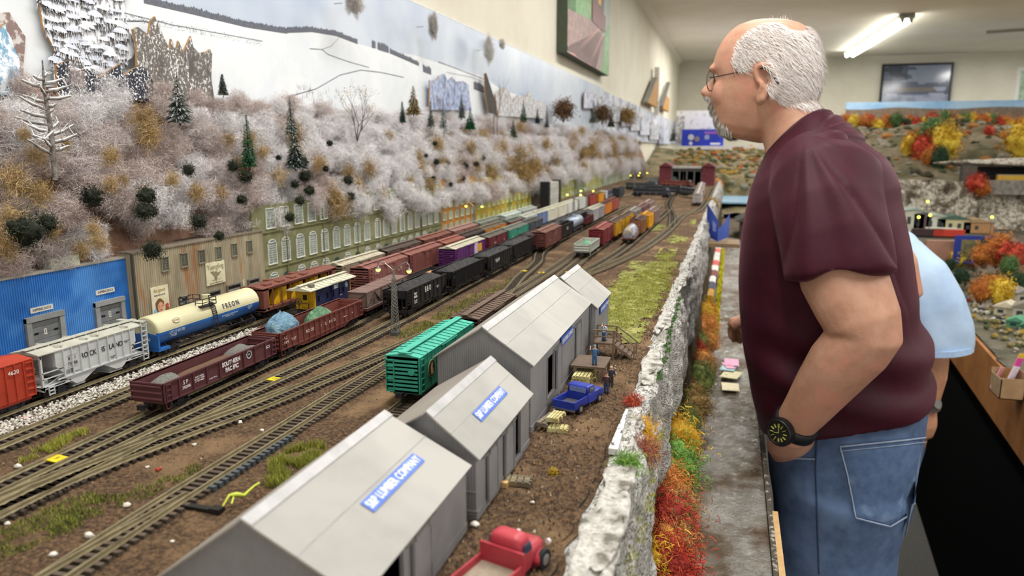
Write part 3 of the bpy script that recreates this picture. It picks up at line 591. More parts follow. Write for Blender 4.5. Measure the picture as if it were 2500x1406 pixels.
# beer sign: script name over an eagle
s = MB().bx(.001, .0022, .8545, .8945, .0405, .0725).build('brewery_sign', M('#e2ddbf', .6, '#d5cfae', 50), b)
txt('Yuengling', .0105, M('#8c8453', .6), s, (.0024, .8745, .0655), (pi / 2, 0, pi / 2), w=.86, off=-.00005)
g = MB(); gl = M('#8a8467', .6)
def fl(poly, x=.0024, m=0): g.add([(x, a, c) for a, c in poly], [tuple(range(len(poly)))], m)
E0 = [(.8745, .0445), (.8775, .0475), (.8765, .0505), (.8800, .0525), (.8865, .0570), (.8835, .0575), (.8790, .0560), (.8765, .0585), (.8745, .0600), (.8730, .0580), (.8690, .0600), (.8630, .0595), (.8665, .0560), (.8700, .0525), (.8715, .0500), (.8700, .0480)]
fl(E0); fl([(.866, .0465), (.871, .0455), (.871, .0462), (.866, .0475)]); fl([(.879, .0455), (.884, .0470), (.884, .0478), (.879, .0462)])
g.build('eagle_emblem', gl, s); txt("America's Oldest Brewery", .0029, gl, s, (.0024, .8745, .0428), RX, w=.9)
# generic advertising poster with a smiling woman in a green dress
s = MB().bx(.001, .0020, .7500, .7800, .0030, .0570).build('advertising_poster', M('#e6e0c4', .6, '#d8d0af', 60), b)
g = MB(); x = .0022
def blob(cy, cz, ry, rz_, m, n=14, dx=0): g.add([(x + dx, cy + ry * cos(2 * pi * k / n) * (1 + .12 * sin(k * 2.3)), cz + rz_ * sin(2 * pi * k / n)) for k in range(n)], [tuple(range(n))], m)
blob(.757, .022, .0055, .009, 4); blob(.764, .011, .0125, .0075, 3, dx=.0001); blob(.763, .032, .0075, .0095, 1, dx=.0002); blob(.764, .0295, .0052, .0072, 2, dx=.0003); blob(.7755, .024, .0035, .006, 1, dx=.0002); blob(.7755, .030, .003, .003, 5, dx=.0003); blob(.7645, .0262, .002, .0009, 5, dx=.0004); blob(.7620, .0310, .0007, .0006, 6, dx=.0004); blob(.7665, .0310, .0007, .0006, 6, dx=.0004)
g.build('printed_woman', [gl, M('#7d5a33', .6), M('#e0a888', .6), M('#4c8a6c', .6, '#6aa58a', 300), M('#8fbfd6', .6), M('#b8493c', .6), INK], s)
txt('So good', .006, M('#b29b44', .6), s, (.0023, .7645, .0520), RX); txt('have one on us!', .0030, INK, s, (.0023, .7645, .0460), RX)
# third rear building peeking above the weathered warehouse
b = root('clapboard_building', (-.775, .035, 0), 'tan clapboard building rising behind the weathered warehouse roof', 'building')
g = MB().bx(-.02, 0, .80, .985, .10, .132)
for k in range(11): g.bx(0, .0010, .80, .985, .1022 + k * .0027, .1040 + k * .0027)
g.build('clapboard_wall', M('#a39a7d', .8, '#8f876b', 60), b); MB().bx(-.02, .003, .9855, .995, .10, .137).build('blue_corner_post', M('#2e4a74', .7), b)
for y in (.885, .905): winmesh(.011, .008, 4, 2).build('window', [M('#d7d3bd', .7), glassd], b, (.001, y, .108))
# olive factory with rows of arched windows
b = root('factory_building', (-.745, 0, -.008), 'long olive green factory flat with rows of arched white windows', 'building'); b.scale = (1.035,) * 3
OL = M('#7f7f5c', .8, '#6e6f4e', 26, .35, .65, c3='#92936e', sc3=12)
MB().bx(-.04, 0, .9955, 1.787, -.002, .140).build('facade', OL, b)
for y in (1.085, 1.205, 1.335, 1.43, 1.55, 1.66): MB().bx(0, .0022, y - .0012, y + .0012, 0, .14).build('downpipe', M('#6a6c48', .8), b)
for z in (.036, .0955): MB().bx(0, .0020, .9955, 1.787, z, z + .0022).build('string_course', M('#7b7d55', .8), b)
wy = [664, 697, 732, 763, 792, 820, 846, 871, 895, 921, 941, 961, 981, 1000, 1017, 1034, 1049, 1064]
WFR = M('#e6e9df', .6); GL1 = M('#5d6b66', .2, '#8a9a92', 200, c3='#46524f', sc3=100)
protos = {}
DG = M('#2f4a47', .6, '#25393a', 100)
for i, px in enumerate(wy):
    yc = atX(px, 620 - (px - 664) * .21, -.72).y
    for row, (z, wd, ht, nx, nz, ar) in enumerate(((.007, .022, .0165, 6, 4, .006), (.044, .022, .034, 6, 9, .006), (.103, .023, .031, 6, 6, 0))):
        if row == 0 and i in (1, 5, 7, 10, 16, 17):
            k = 'd'
            if k not in protos: protos[k] = MB().prism([(-.010, 0), (.010, 0), (.010, .019)] + [(.010 * cos(pi * t / 8), .019 + .006 * sin(pi * t / 8)) for t in range(9)] + [(-.010, .019)], 'x', 0, .0012).build('arched_door', DG, b, (.0002, yc, 0)); continue
            c = protos[k].copy(); COL.objects.link(c); c.location.y = yc; continue
        if row not in protos: protos[row] = winmesh(wd, ht, nx, nz, arch=ar).build('window', [WFR, GL1, OL], b, (.0002, yc, z)); continue
        c = protos[row].copy(); COL.objects.link(c); c.location.y = yc
# orange, yellow and further flats
def flat(y0, y1, zt, col, col2, label, wins=None, X=-.72, wc='#d8dcc0', c3=None, wm=None):
    b = root('town_building', (X if X > -.7 else -.745, 0, 0 if X > -.7 else -.008), label, 'building', 'building flats far down the wall')
    if X < -.7: b.scale = (1.035,) * 3
    MB().bx(-.03, 0, y0, y1, -.002, zt).build('facade', M(col, .8, col2, 14, .35, .65, c3=c3, sc3=16), b)
    if wins:
        nx, nz, ww, wh = wins; w_ = None
        for i in range(nx):
            for j in range(nz):
                y = y0 + (y1 - y0) * (i + .5) / nx; z = .012 + (zt - .02) * j / nz
                if w_ is None: w_ = winmesh(ww, wh, 2, 3).build('window', [M(wc, .6), wm or M('#6f7f70', .3, '#9ba68d', 60)], b, (.0002, y, z))
                else: c = w_.copy(); COL.objects.link(c); c.location = (.0002, y, z)
    return b
flat(1.789, 2.06, .15, '#b9863f', '#a37334', 'orange brick building flat next to the olive factory', (6, 4, .022, .018), wm=M('#7d9594', .3, '#c6d5c2', 30))
flat(2.062, 2.70, .14, '#c9b440', '#b0953a', 'bright yellow building flat behind the grey and white boxcars', (13, 3, .022, .02), c3='#7d8a3c', wc='#e8ecc0', wm=M('#d3da7f', .3, '#a9b765', 30))
b = flat(2.74, 2.90, .10, '#a9a79b', '#c6c6bd', 'pale grey building with tall windows between two black posts', (5, 2, .012, .03), X=-.66, wc='#dcdcd2')
MB().bx(-.03, .004, 2.715, 2.74, 0, .105).build('black_post', BLACK, b); MB().bx(-.03, .004, 2.90, 2.925, 0, .105).build('black_post', BLACK, b)
for i, (a, c_, h, k1, k2, lab, wn_) in enumerate(((2.93, 3.15, .12, '#b8883f', '#9d7436', 'ochre building flat right of the pale grey one', (4, 3, .02, .018)), (3.15, 3.5, .13, '#a5a247', '#85903f', 'yellow green building flat further along', (6, 3, .02, .02)), (3.5, 3.8, .12, '#5f6f4d', '#80905a', 'dark green building flat further along', (4, 2, .02, .025)),
        (3.8, 4.3, .13, '#b3a85a', '#94a068', 'pale olive flat near the far end of the wall', (6, 2, .03, .02)), (4.3, 4.8, .14, '#8d9a86', '#6d7a6a', 'grey green flat near the far end of the wall', (5, 2, .03, .03)), (4.8, 5.5, .15, '#a59f68', '#7d8a78', 'last grey olive flat at the end of the wall', (6, 2, .03, .03)))):
    flat(a, c_, h, k1, k2, lab, wn_)

# ================================================================ winter trees on the hillside
def fibres(n, rad, ln, w_, squash=.9, core=.35, seed=0, mats=1):
    r_ = random.Random(seed); g = MB()
    for k in range(n):
        d = Vector((r_.gauss(0, 1), r_.gauss(0, 1), r_.gauss(0, 1))).normalized(); q = rad * (r_.uniform(core ** 3, 1) ** (1 / 3)) * (1 + .75 * noise.noise(d * 1.6 + Vector((seed, 0, 0))))
        p = Vector((d.x * q, d.y * q, d.z * q * squash)); t = (d * .5 + Vector((r_.gauss(0, 1), r_.gauss(0, 1), r_.gauss(0, 1))).normalized()).normalized()
        s = t.cross(Vector((r_.gauss(0, 1), r_.gauss(0, 1), r_.gauss(0, 1)))).normalized() * w_ * .5; c = s.cross(t).normalized() * ln * r_.uniform(-.35, .35); L = ln * r_.uniform(.5, 1)
        a, m_, e = p - t * L * .5, p + c, p + t * L * .5
        g.add([a - s, a + s, m_ + s, m_ - s, e], [(0, 1, 2, 3), (3, 2, 4)], r_.randrange(mats))
    return g
def clump(n, rad, w_, seed, mats=1, br=5, curl=.5, stp=.22):
    """tangled curly moss strands"""
    r_ = random.Random(seed); g = MB()
    for k in range(n):
        p = Vector((r_.gauss(0, .4), r_.gauss(0, .4), r_.gauss(0, .4))) * rad; d = Vector((r_.gauss(0, 1), r_.gauss(0, 1), r_.gauss(0, 1))).normalized(); m = r_.randrange(mats)
        s = d.orthogonal().normalized() * w_ * .5
        for j in range(br):
            q = p + d * rad * stp; g.add([p - s, p + s, q + s, q - s], [(0, 1, 2, 3)], m); p = q; d = (d + Vector((r_.gauss(0, curl), r_.gauss(0, curl), r_.gauss(0, curl)))).normalized()
    return g
FW_ = [M('#efedee', .9, '#dcd8da', 50), M('#d6ced0', .9), M('#f7f6f6', .9)]
FB_ = [M('#c8b8b3', .9), M('#ddd4d0', .9), M('#b09a91', .9)]
FG_ = [M('#b59763', .9, '#94784a', 200), M('#8d744a', .9), M('#c9ae7d', .9)]
FD_ = [M('#23291d', .9), M('#333a28', .9)]
root_ = lambda n, lab, cat, grp: root(n, (0, -5, 0), lab, cat, grp)
def single(g, name, mats, label, cat, grp): return tag(g.build(name, mats, None, (0, 0, -3)), label, cat, grp)
white_p = [single(fibres(4800, .026, .014, .00021, .95, .25, s, 3), 'frosted_tree', FW_, 'fluffy white frosted fibre tree on the winter hillside', 'frosted tree', 'white frosted fibre trees on the hillside') for s in (1, 2, 3, 4)]
brown_p = [single(fibres(4000, .025, .015, .00020, .95, .2, s, 3), 'frosted_tree', FB_ if s % 2 else [FW_[1], FB_[0], FB_[1]], 'thin pinkish brown fibre tree on the winter hillside', 'frosted tree', 'pinkish brown fibre trees on the hillside') for s in (11, 12, 13)]
gold_p = [single(clump(340, .015, .00042, s, 3, 7, .6), 'moss_bush', FG_, 'golden brown curly moss bush on the winter hillside', 'bush', 'golden moss bushes on the hillside') for s in (21, 22, 23)]
dark_p = [single(clump(1200, .0115, .0007, s, 2, 2, .9, .13).ico((0, 0, 0), .0075, 0, (1, 1, .9), .4, 2, s), 'moss_bush', FD_, 'small blackish green foam bush on the winter hillside', 'bush', 'dark green foam bushes on the hillside') for s in (31, 32, 33)]
def cp(p, loc, s, rz):
    c = p.copy(); COL.objects.link(c); c.location = loc; c.scale = s if isinstance(s, tuple) else (s, s, s); c.rotation_euler = (U(-.4, .4), U(-.4, .4), rz); return c
ORD = ['first', 'second', 'third', 'fourth', 'fifth', 'sixth', 'seventh', 'eighth', 'ninth', 'tenth', 'eleventh', 'twelfth'] + ['%dth' % i for i in range(13, 140)]
def number_trees():
    """each tree is told apart by its row and by the building it stands above"""
    Z_ = [(.80, 'blue warehouse'), (1.0, 'weathered warehouse'), (1.79, 'olive factory'), (2.06, 'orange building'), (2.71, 'yellow building'), (9, 'far pale buildings')]; n = {}
    for o, ri, c, k in sorted(ALLT, key=lambda t: t[0].location.y):
        z = next(b for a, b in Z_ if o.location.y < a); row = ['bottom row', 'second row up', 'third row up', 'fourth row up', 'fifth row up', 'top row'][ri] if ri < 9 else ''
        key = (z, row, c); n[key] = n.get(key, 0) + 1
        o['label'] = '%s %s, %s from left %sabove %s' % (c, k, ORD[n[key] - 1], 'in %s ' % row if row else '', z)
y = .50; cnt = 0; ALLT = []
rows = [(.03, 1.0), (.2, 1.0), (.38, 1.05), (.58, 1.05), (.78, .95), (.97, .72)]
while y < 6.3 and cnt < 285:
    for ri, (u, s) in enumerate(rows):
        uu = u + U(-.07, .07); yy = y + U(-.02, .02); x, _, z = hp(max(0, uu), yy); x += .022 + U(-.004, .010) - (.022 if ri == 0 and y < 1.2 else 0); z = z + .012 + U(-.006, .006) + (.016 if ri == 0 and y < 1.2 else 0)
        nn = noise.noise(Vector((yy * 5.5, uu * 2.2, 3)))
        br = nn > (.30 if y > 1.3 else .02) or (y < .8 and U(0, 1) < .55) or (u > .9 and U(0, 1) < .4)
        k = 1.05 if y < 1.4 else (1.2 if y < 2.2 else (1.65 if y < 3.6 else 2.2))
        if y > 2.2 and ri in (1, 4) or y > 3.6 and ri == 2: continue
        if cnt < 290: ALLT.append((cp(R.choice(brown_p if br else white_p), (x, yy, z), (s * k * U(.8, 1.2), s * k * U(.9, 1.45), s * k * U(.8, 1.15)), U(-.5, .5)), ri, 'pinkish brown' if br else 'white', 'frosted fibre tree')); cnt += 1
    y += .048 if y < 1.4 else (.062 if y < 2.2 else (.11 if y < 3.6 else .20))
for px, py, s in ((30, 440, 1.7), (95, 470, 1.5), (25, 530, 1.5), (10, 600, 1.5), (90, 380, 1.2), (350, 290, 1), (365, 330, .9), (270, 380, 1.2), (270, 450, 1), (300, 440, .8), (350, 470, .9), (230, 560, 1), (240, 590, 1.1), (200, 610, 1), (360, 510, .7), (420, 440, .6), (590, 410, 1), (610, 340, .7), (680, 430, .8), (720, 330, 1.1), (725, 380, .8), (780, 400, .8), (820, 500, 1.4), (815, 480, 1), (850, 420, .8), (900, 410, 1), (930, 470, .7), (950, 330, .6), (1070, 350, .9), (1080, 400, 1), (1150, 360, .9), (1160, 400, 1), (1110, 440, 1.1), (1200, 420, 1.1), (1210, 370, .9), (1240, 400, 1.2), (1230, 450, 1), (1290, 370, 1.1), (1300, 420, 1.2), (1330, 350, 1.1), (1350, 400, 1.3), (1390, 360, 1.2), (1400, 410, 1), (1440, 360, 1.2), (1465, 390, 1), (1490, 350, 1.2), (1530, 370, 1.2), (1560, 350, 1), (640, 370, .7), (560, 340, .6), (480, 470, .7), (540, 470, .6), (160, 350, .8), (1270, 310, .8), (1420, 320, .9), (1180, 330, .8), (1020, 380, .7), (1000, 440, .7), (870, 450, .9), (120, 560, 1.2), (60, 330, .8), (1500, 400, 1), (1140, 460, .8)):
    X = -.80 + (py - 240) / 420 * .09 + .012; p = atX(px, py, X); s *= .52 if p.y < .8 else (1 if p.y < 2 else 1.3); ALLT.append((cp(R.choice(gold_p), p, (s, s, s * 1.25), U(0, 6)), 9, 'golden brown', 'curly moss bush'))
for _k in range(75):
    yy = 1.7 + 4.2 * U(0, 1) ** 1.2; x, _, z = hp(U(.05, .9), yy); s = U(.7, 1.3) * (1 if yy < 2.6 else 1.5); ALLT.append((cp(R.choice(gold_p), (x + .034 * (1 if yy < 2.4 else 1.5), yy, z + .012), (s, s, s * 1.25), U(0, 6)), 9, 'golden brown', 'curly moss bush'))
for px, py, s in ((60, 565, 1.7), (115, 545, 1), (225, 480, 1.1), (357, 478, 1.1), (350, 515, 1), (372, 515, .7), (485, 540, 1), (590, 487, .8), (570, 405, .9), (600, 430, 1), (372, 610, 1.1), (535, 575, .7), (732, 490, .8), (708, 530, .8), (795, 412, .6), (850, 440, .9), (855, 480, .9), (745, 430, 1), (755, 465, .9), (805, 350, .6), (460, 415, .8), (1062, 350, .6), (1065, 395, .8), (1092, 400, .8), (1058, 435, .6), (1135, 405, .9), (1130, 435, .7), (1163, 400, .7), (1100, 450, .6), (1180, 385, .6), (1225, 400, .6), (1040, 380, .5), (740, 395, 1), (720, 450, .7), (680, 385, .5)):
    X = -.79 + (py - 240) / 420 * .09 + .014; p = atX(px, py, X); ALLT.append((cp(R.choice(dark_p), p, s * (1 if p.y < 2 else 1.2), U(0, 6)), 9, 'blackish green', 'foam bush'))
number_trees()
for p in white_p + brown_p + gold_p + dark_p: bpy.data.objects.remove(p)
# conifers
def conifer(px, py0, py1, X, wpx, label, cols=('#2f4a36', '#d5dcd8'), grp=None, snow=.4, dense=1, lean=0):
    a = atX(px, py1, X); t = atX(px, py0, X); h = t.z - a.z; wd = wpx / abs((a - CAM).dot(FW)) ** -1 / F * .5
    c = root('conifer', (X, a.y, a.z), label, 'conifer', grp)
    r_ = random.Random(int(px)); MB().cyl((0, 0, -.004), (0, 0, h * .97), h * .02, 6, r2=.0004).build('trunk', M('#4a3b2d', .9), c)
    g = MB(); n = 34
    for i in range(n):
        t_ = (i + .5) / n; z = h * (.05 + .93 * t_); rr = wd * (1 - t_) ** .85 * r_.uniform(.75, 1.1) + .0012; m_ = max(7, int(24 * (1 - t_)))
        for k in range(m_):
            an = r_.uniform(0, 6.283); L = rr * r_.uniform(.75, 1.1); d = Vector((cos(an), sin(an), 0)); s = Vector((-sin(an), cos(an), 0)) * (.0011 + L * .05)
            b0 = Vector((0, 0, z)); tip = d * L + Vector((0, 0, z - L * .28)); mid = d * L * .55 + Vector((0, 0, z - L * .05))
            m = 1 if r_.random() < snow else 0
            g.add([b0, mid - s, tip, mid + s], [(0, 1, 2), (0, 2, 3)], m)
            for q in range(4):
                f_ = r_.uniform(.3, 1); o_ = d * L * f_ + Vector((0, 0, z - L * .28 * f_)); e = o_ + Vector((r_.uniform(-1, 1), r_.uniform(-1, 1), r_.uniform(-.8, .3))) * .0035
                g.add([o_, o_ + Vector((.0004, .0004, 0)), e], [(0, 1, 2)], 1 if r_.random() < snow else 0)
    g.build('needles', [M(cols[0], .9), M(cols[1], .9)], c); c.rotation_euler.x = lean; return c
for a in ((440, 182, 300, -.765, 76, 'tall grey frosted conifer standing right of the speckled cutouts', ('#4a5550', '#c6ccca'), .5), (545, 180, 232, -.815, 26, 'small dark conifer tip against the white hill', ('#3c463e', '#a9b0ab'), .2), (609, 278, 410, -.735, 46, 'bright green spruce in the middle of the fluffy trees', ('#1e5a35', '#3f7a52'), .25),
          (712, 236, 330, -.765, 36, 'slim snow dusted conifer at the left of the wire tree', ('#45524a', '#ccd2cf'), .45), (722, 310, 412, -.735, 62, 'dark blue green conifer with snowy tips below the slim one', ('#26352f', '#b8c2bf'), .3), (1010, 208, 280, -.80, 44, 'tan golden conifer against the backdrop', ('#7d6a3c', '#b6a36b'), .3), (983, 246, 300, -.795, 20, 'leaning dark green conifer beside the tan one', ('#1f4a30', '#3a5f46'), .1),
          (1052, 245, 310, -.79, 20, 'slim dark conifer below the blue house print', ('#33473c', '#8a958e'), .3), (1083, 234, 330, -.79, 26, 'grey green conifer right of the slim dark one', ('#46584e', '#c0c9c4'), .4), (1127, 228, 290, -.80, 22, 'dark conifer in front of the blue house print', ('#3b4a42', '#8f9a94'), .3), (1148, 262, 316, -.78, 32, 'short bright green spruce on the crest', ('#17603a', '#2f7a4e'), .1),
          (1278, 244, 300, -.79, 24, 'green spruce right of the grey rooftops', ('#1d5c3d', '#3f7a5a'), .1), (1312, 262, 302, -.79, 16, 'tiny dark conifer right of the green spruce', ('#2c3f30', '#56665a'), .1), (1335, 256, 312, -.79, 16, 'tiny black green conifer before the brown tree clump', ('#22352a', '#4a5a50'), .1), (1253, 290, 336, -.78, 24, 'olive grey conifer lower on the slope', ('#4d5e3e', '#8a9678'), .3),
          (1448, 255, 300, -.79, 26, 'dusty green conifer right of the brown tree clump', ('#66705f', '#9aa08f'), .3), (1492, 265, 310, -.79, 22, 'black green conifer in the distance', ('#232d26', '#46524a'), .1), (1645, 290, 345, -.80, 30, 'dark conifer at the very end of the left wall', ('#3f4a44', '#77807a'), .2), (230, 465, 500, -.74, 24, 'small dark conifer half hidden low at the left', ('#222b20', '#4a5542'), .1)):
    conifer(a[0], a[1], a[2], a[3], a[4], a[5], a[6], None, a[7])
# tree building with recursive branches
def branch(g, p, d, L, r, depth, rnd, spread=.5, m=0, tips=None, nb=3, up=.1):
    q = p + d * L; mid = p + d * L * .5 + Vector((rnd.uniform(-1, 1), rnd.uniform(-1, 1), rnd.uniform(-1, 1))) * L * .07
    g.tube([p, mid, q], [r, r * .85, r * .65], 5, m, False)
    if depth == 0:
        if tips is not None: tips.append(q)
        return
    for k in range(nb):
        e = (d + Vector((rnd.gauss(0, spread), rnd.gauss(0, spread), rnd.gauss(0, spread) + up))).normalized()
        branch(g, p + d * L * rnd.uniform(.6, 1) if k else q, e, L * rnd.uniform(.6, .85), r * .62, depth - 1, rnd, spread, m, tips, nb, up)
# frosted bare tree close at the left
a = atX(135, 440, -.735); t_ = root('bare_tree', (a.x, a.y, a.z), 'large bare snow coated tree standing close at the left', 'bare tree')
g = MB(); hh = atX(130, 150, -.735).z - a.z; rnd = random.Random(5)
g.tube([(0, 0, 0), (.001, .001, hh * .4), (-.001, 0, hh * .75), (0, .001, hh)], [.0030, .0026, .0018, .0007], 8)
g2 = MB()
for k in range(22):
    z = hh * (.22 + .68 * k / 22); an = (pi / 2 if k % 2 else -pi / 2) + rnd.uniform(-.7, .7); L = .034 * (1.15 - .55 * k / 22) * rnd.uniform(.7, 1.1); d = Vector((cos(an), sin(an), rnd.uniform(.1, .55))).normalized()
    g.tube([(0, 0, z), Vector((0, 0, z)) + d * L * .5 + Vector((0, 0, -.002)), Vector((0, 0, z)) + d * L], [.0015, .0011, .0004], 5)
    g2.tube([Vector((0, 0, z + .001)) + d * L * .15, Vector((0, 0, z + .0008)) + d * L * .5 + Vector((0, 0, -.001)), Vector((0, 0, z + .001)) + d * L * .95], [.0010, .0014, .0007], 5)
    for j in range(3):
        f_ = rnd.uniform(.4, .95); o_ = Vector((0, 0, z)) + d * L * f_; e = o_ + Vector((rnd.uniform(-1, 1), rnd.uniform(-1, 1), rnd.uniform(.2, 1))).normalized() * L * .35; g.tube([o_, e], [.0007, .0003], 4); g2.tube([o_, e], [.0007, .0005], 4)
g.build('trunk', M('#5a544e', .9, '#8d8882', 200), t_); g2.build('snow_coat', M('#e6e6e6', .9), t_)
# wire armature tree with golden leaf tips
a = atX(872, 345, -.77); t_ = root('wire_tree', (a.x, a.y, a.z), 'leafless wire tree with golden leaf clusters on the crest', 'bare tree')
g = MB(); tips = []; rnd = random.Random(3)
for dx, dy, dz in ((0, .25, 1), (0, .9, 1), (0, -.25, 1), (.1, .55, 1)): branch(g, Vector((0, 0, 0)), Vector((dx, dy, dz)).normalized(), .038, .0011, 4, rnd, .32, nb=2, up=.12, tips=tips)
g.build('branches', M('#3f342c', .8), t_); g = MB()
for p in tips:
    for k in range(11): c = p + Vector((rnd.uniform(-1, 1), rnd.uniform(-1, 1), rnd.uniform(-1, 1))) * .006; s = Vector((rnd.uniform(-1, 1), rnd.uniform(-1, 1), rnd.uniform(-1, 1))) * .0022; g.add([c, c + s, c + s.cross(Vector((0, 0, 1)))], [(0, 1, 2)], rnd.randrange(2))
g.build('leaf_clusters', [M('#b78f4e', .8), M('#8a6533', .8)], t_)
for px, py0, py1, X, lab, s in ((1215, 190, 330, -.79, 'thin bare grey branching tree right of the short green spruce', 4), (1205, 225, 330, -.785, 'second thin bare tree leaning to the right', 9)):
    a = atX(px, py1, X); h = atX(px, py0, X).z - a.z; g = MB(); rnd = random.Random(s)
    branch(g, Vector((0, 0, 0)), Vector((0, .1, 1)).normalized(), h * .36, .0016, 4, rnd, .28, nb=2, up=.15); tag(g.build('bare_tree', M('#6b5f55', .9), None, a), lab, 'bare tree')
for px, py0, py1, col, lab in ((1376, 250, 300, '#6b4a2c', 'round brown leaved tree clump on the crest'), (1470, 262, 306, '#6f5338', 'second round brown tree clump further away'), (1530, 268, 312, '#a98a4c', 'golden tree clump before the bluish cutouts')):
    a = atX(px, py1, -.80); h = atX(px, py0, -.80).z - a.z; t_ = root('round_tree', a, lab, 'tree')
    g = MB(); rnd = random.Random(px)
    for k in range(5): g.tube([(0, 0, 0), (rnd.uniform(-.02, .02), rnd.uniform(-.03, .03), h * .6)], [.0018, .0008], 5)
    g.build('trunk', M('#57402c', .9), t_); clump(900, h * .5, .0026, px, 2, 3, .9).build('foliage', [M(col, .9), M('#4d3a26' if col[1] < 'a' else '#7d6236', .9)], t_, (0, 0, h * .66))
# cotton smoke plumes on wires above the hillside
for i, (px, py, X, sx, sz, lab) in enumerate(((866, 6, -.80, .030, .030, 'grey cotton smoke puff cut by the top of the photo'), (1058, 64, -.815, .022, .040, 'dark grey cotton smoke puff hanging before the sky print'), (1194, 122, -.82, .026, .052, 'pale grey cotton smoke plume at the edge of the sky print'), (1226, 108, -.83, .018, .020, 'small wisp of cotton smoke beside the pale plume'))):
    p = atX(px, py, X); g = fibres(4200, .9, .75, .011, 1, .02, 50 + i, 2); g.v = [(v[0] * sx * .6, v[1] * sx * (1 + .3 * v[2]), v[2] * sz) for v in g.v]
    t_ = root('smoke_puff', p, lab, 'smoke puff'); g.build('cotton_wool', [M(('#b9b2aa', '#8d8a88', '#bdb9b2', '#c9c6c0')[i], .95), M(('#d2ccc6', '#cfc9c2', '#dedad4', '#dcd8d2')[i], .95)], t_)
    MB().cyl((-.03, 0, 0), (-.05 + 0 * i, 0, 0), .0006, 4).build('wire', BLACK, t_)
# ================================================================ rolling stock (x across, y along the track from the near end, z above the rail head)
CB = M('#17161a', .55, '#26242a', 200); STEEL = M('#6d655c', .4, metal=.5)
def trucks(r, L, col=CB, ins=.022):
    for yc in (ins, L - ins):
        g = MB()
        for s in (-1, 1):
            x = s * .0135
            g.bx(x - .001, x + .001, yc - .0125, yc + .0125, .0052, .0068).bx(x - .0012, x + .0012, yc - .004, yc + .004, .0022, .0090)
            for k in (-1, 1): g.bar((x, yc + k * .012, .0056), (x, yc + k * .004, .0030), .0014); g.bx(x - .0015, x + .0015, yc + k * .0098 - .0016, yc + k * .0098 + .0016, .0035, .0072)
            for q in (-.0016, 0, .0016): g.cyl((x + s * .0008, yc + q, .003), (x + s * .0008, yc + q, .0065), .0007, 6)
        g.bx(-.0135, .0135, yc - .003, yc + .003, .005, .009)
        t = g.build('truck', col, r)
        for k in (-1, 1):
            w = MB().cyl((-.011, yc + k * .0098, .0052), (.011, yc + k * .0098, .0052), .0009, 6)
            for s in (-1, 1): w.cyl((s * .0075, yc + k * .0098, .0052), (s * .0095, yc + k * .0098, .0052), .0056, 16).cyl((s * .0070, yc + k * .0098, .0052), (s * .0075, yc + k * .0098, .0052), .0062, 16)
            w.build('wheelset', M('#2c2624', .45, '#453a34', 200, metal=.3), t)
def couplers(r, L):
    for s, y in ((-1, 0), (1, L)):
        MB().bx(-.0016, .0016, min(y, y + s * .007), max(y, y + s * .007), .0078, .0102).bx(-.0036, .0024, min(y + s * .006, y + s * .0095), max(y + s * .006, y + s * .0095), .0070, .0112).tube([(.0, y + s * .006, .008), (.0012, y + s * .0062, .003), (.0022, y + s * .004, .001)], .0003, 4).build('coupler', CB, r)
def ladder(r, x, y, z0, z1, col, side='x', w_=.0075, n=6, wr=.0005):
    g = MB()
    for i in range(n):
        z = z0 + (z1 - z0) * i / (n - 1)
        if side == 'x': g.bx(x, x + .0012, y - w_ / 2, y + w_ / 2, z - wr, z + wr)
        else: g.bx(x - w_ / 2, x + w_ / 2, y - .0012, y, z - wr, z + wr)
    if side == 'x':
        for s in (-1, 1): g.bx(x, x + .0012, y + s * w_ / 2 - .0003, y + s * w_ / 2 + .0003, z0 - .001, z1 + .001)
    else:
        for s in (-1, 1): g.bx(x + s * w_ / 2 - .0003, x + s * w_ / 2 + .0003, y - .0012, y, z0 - .001, z1 + .001)
    return g.build('ladder', col, r)
def carroot(x, y, label, rz=0, cat='railway car', grp=None, name='boxcar'): return root(name, (x, y, RAILT), label, cat, grp, rz)
def P_(c, r=.55, **k):
    return M(c, r, **k)
W2 = .0166
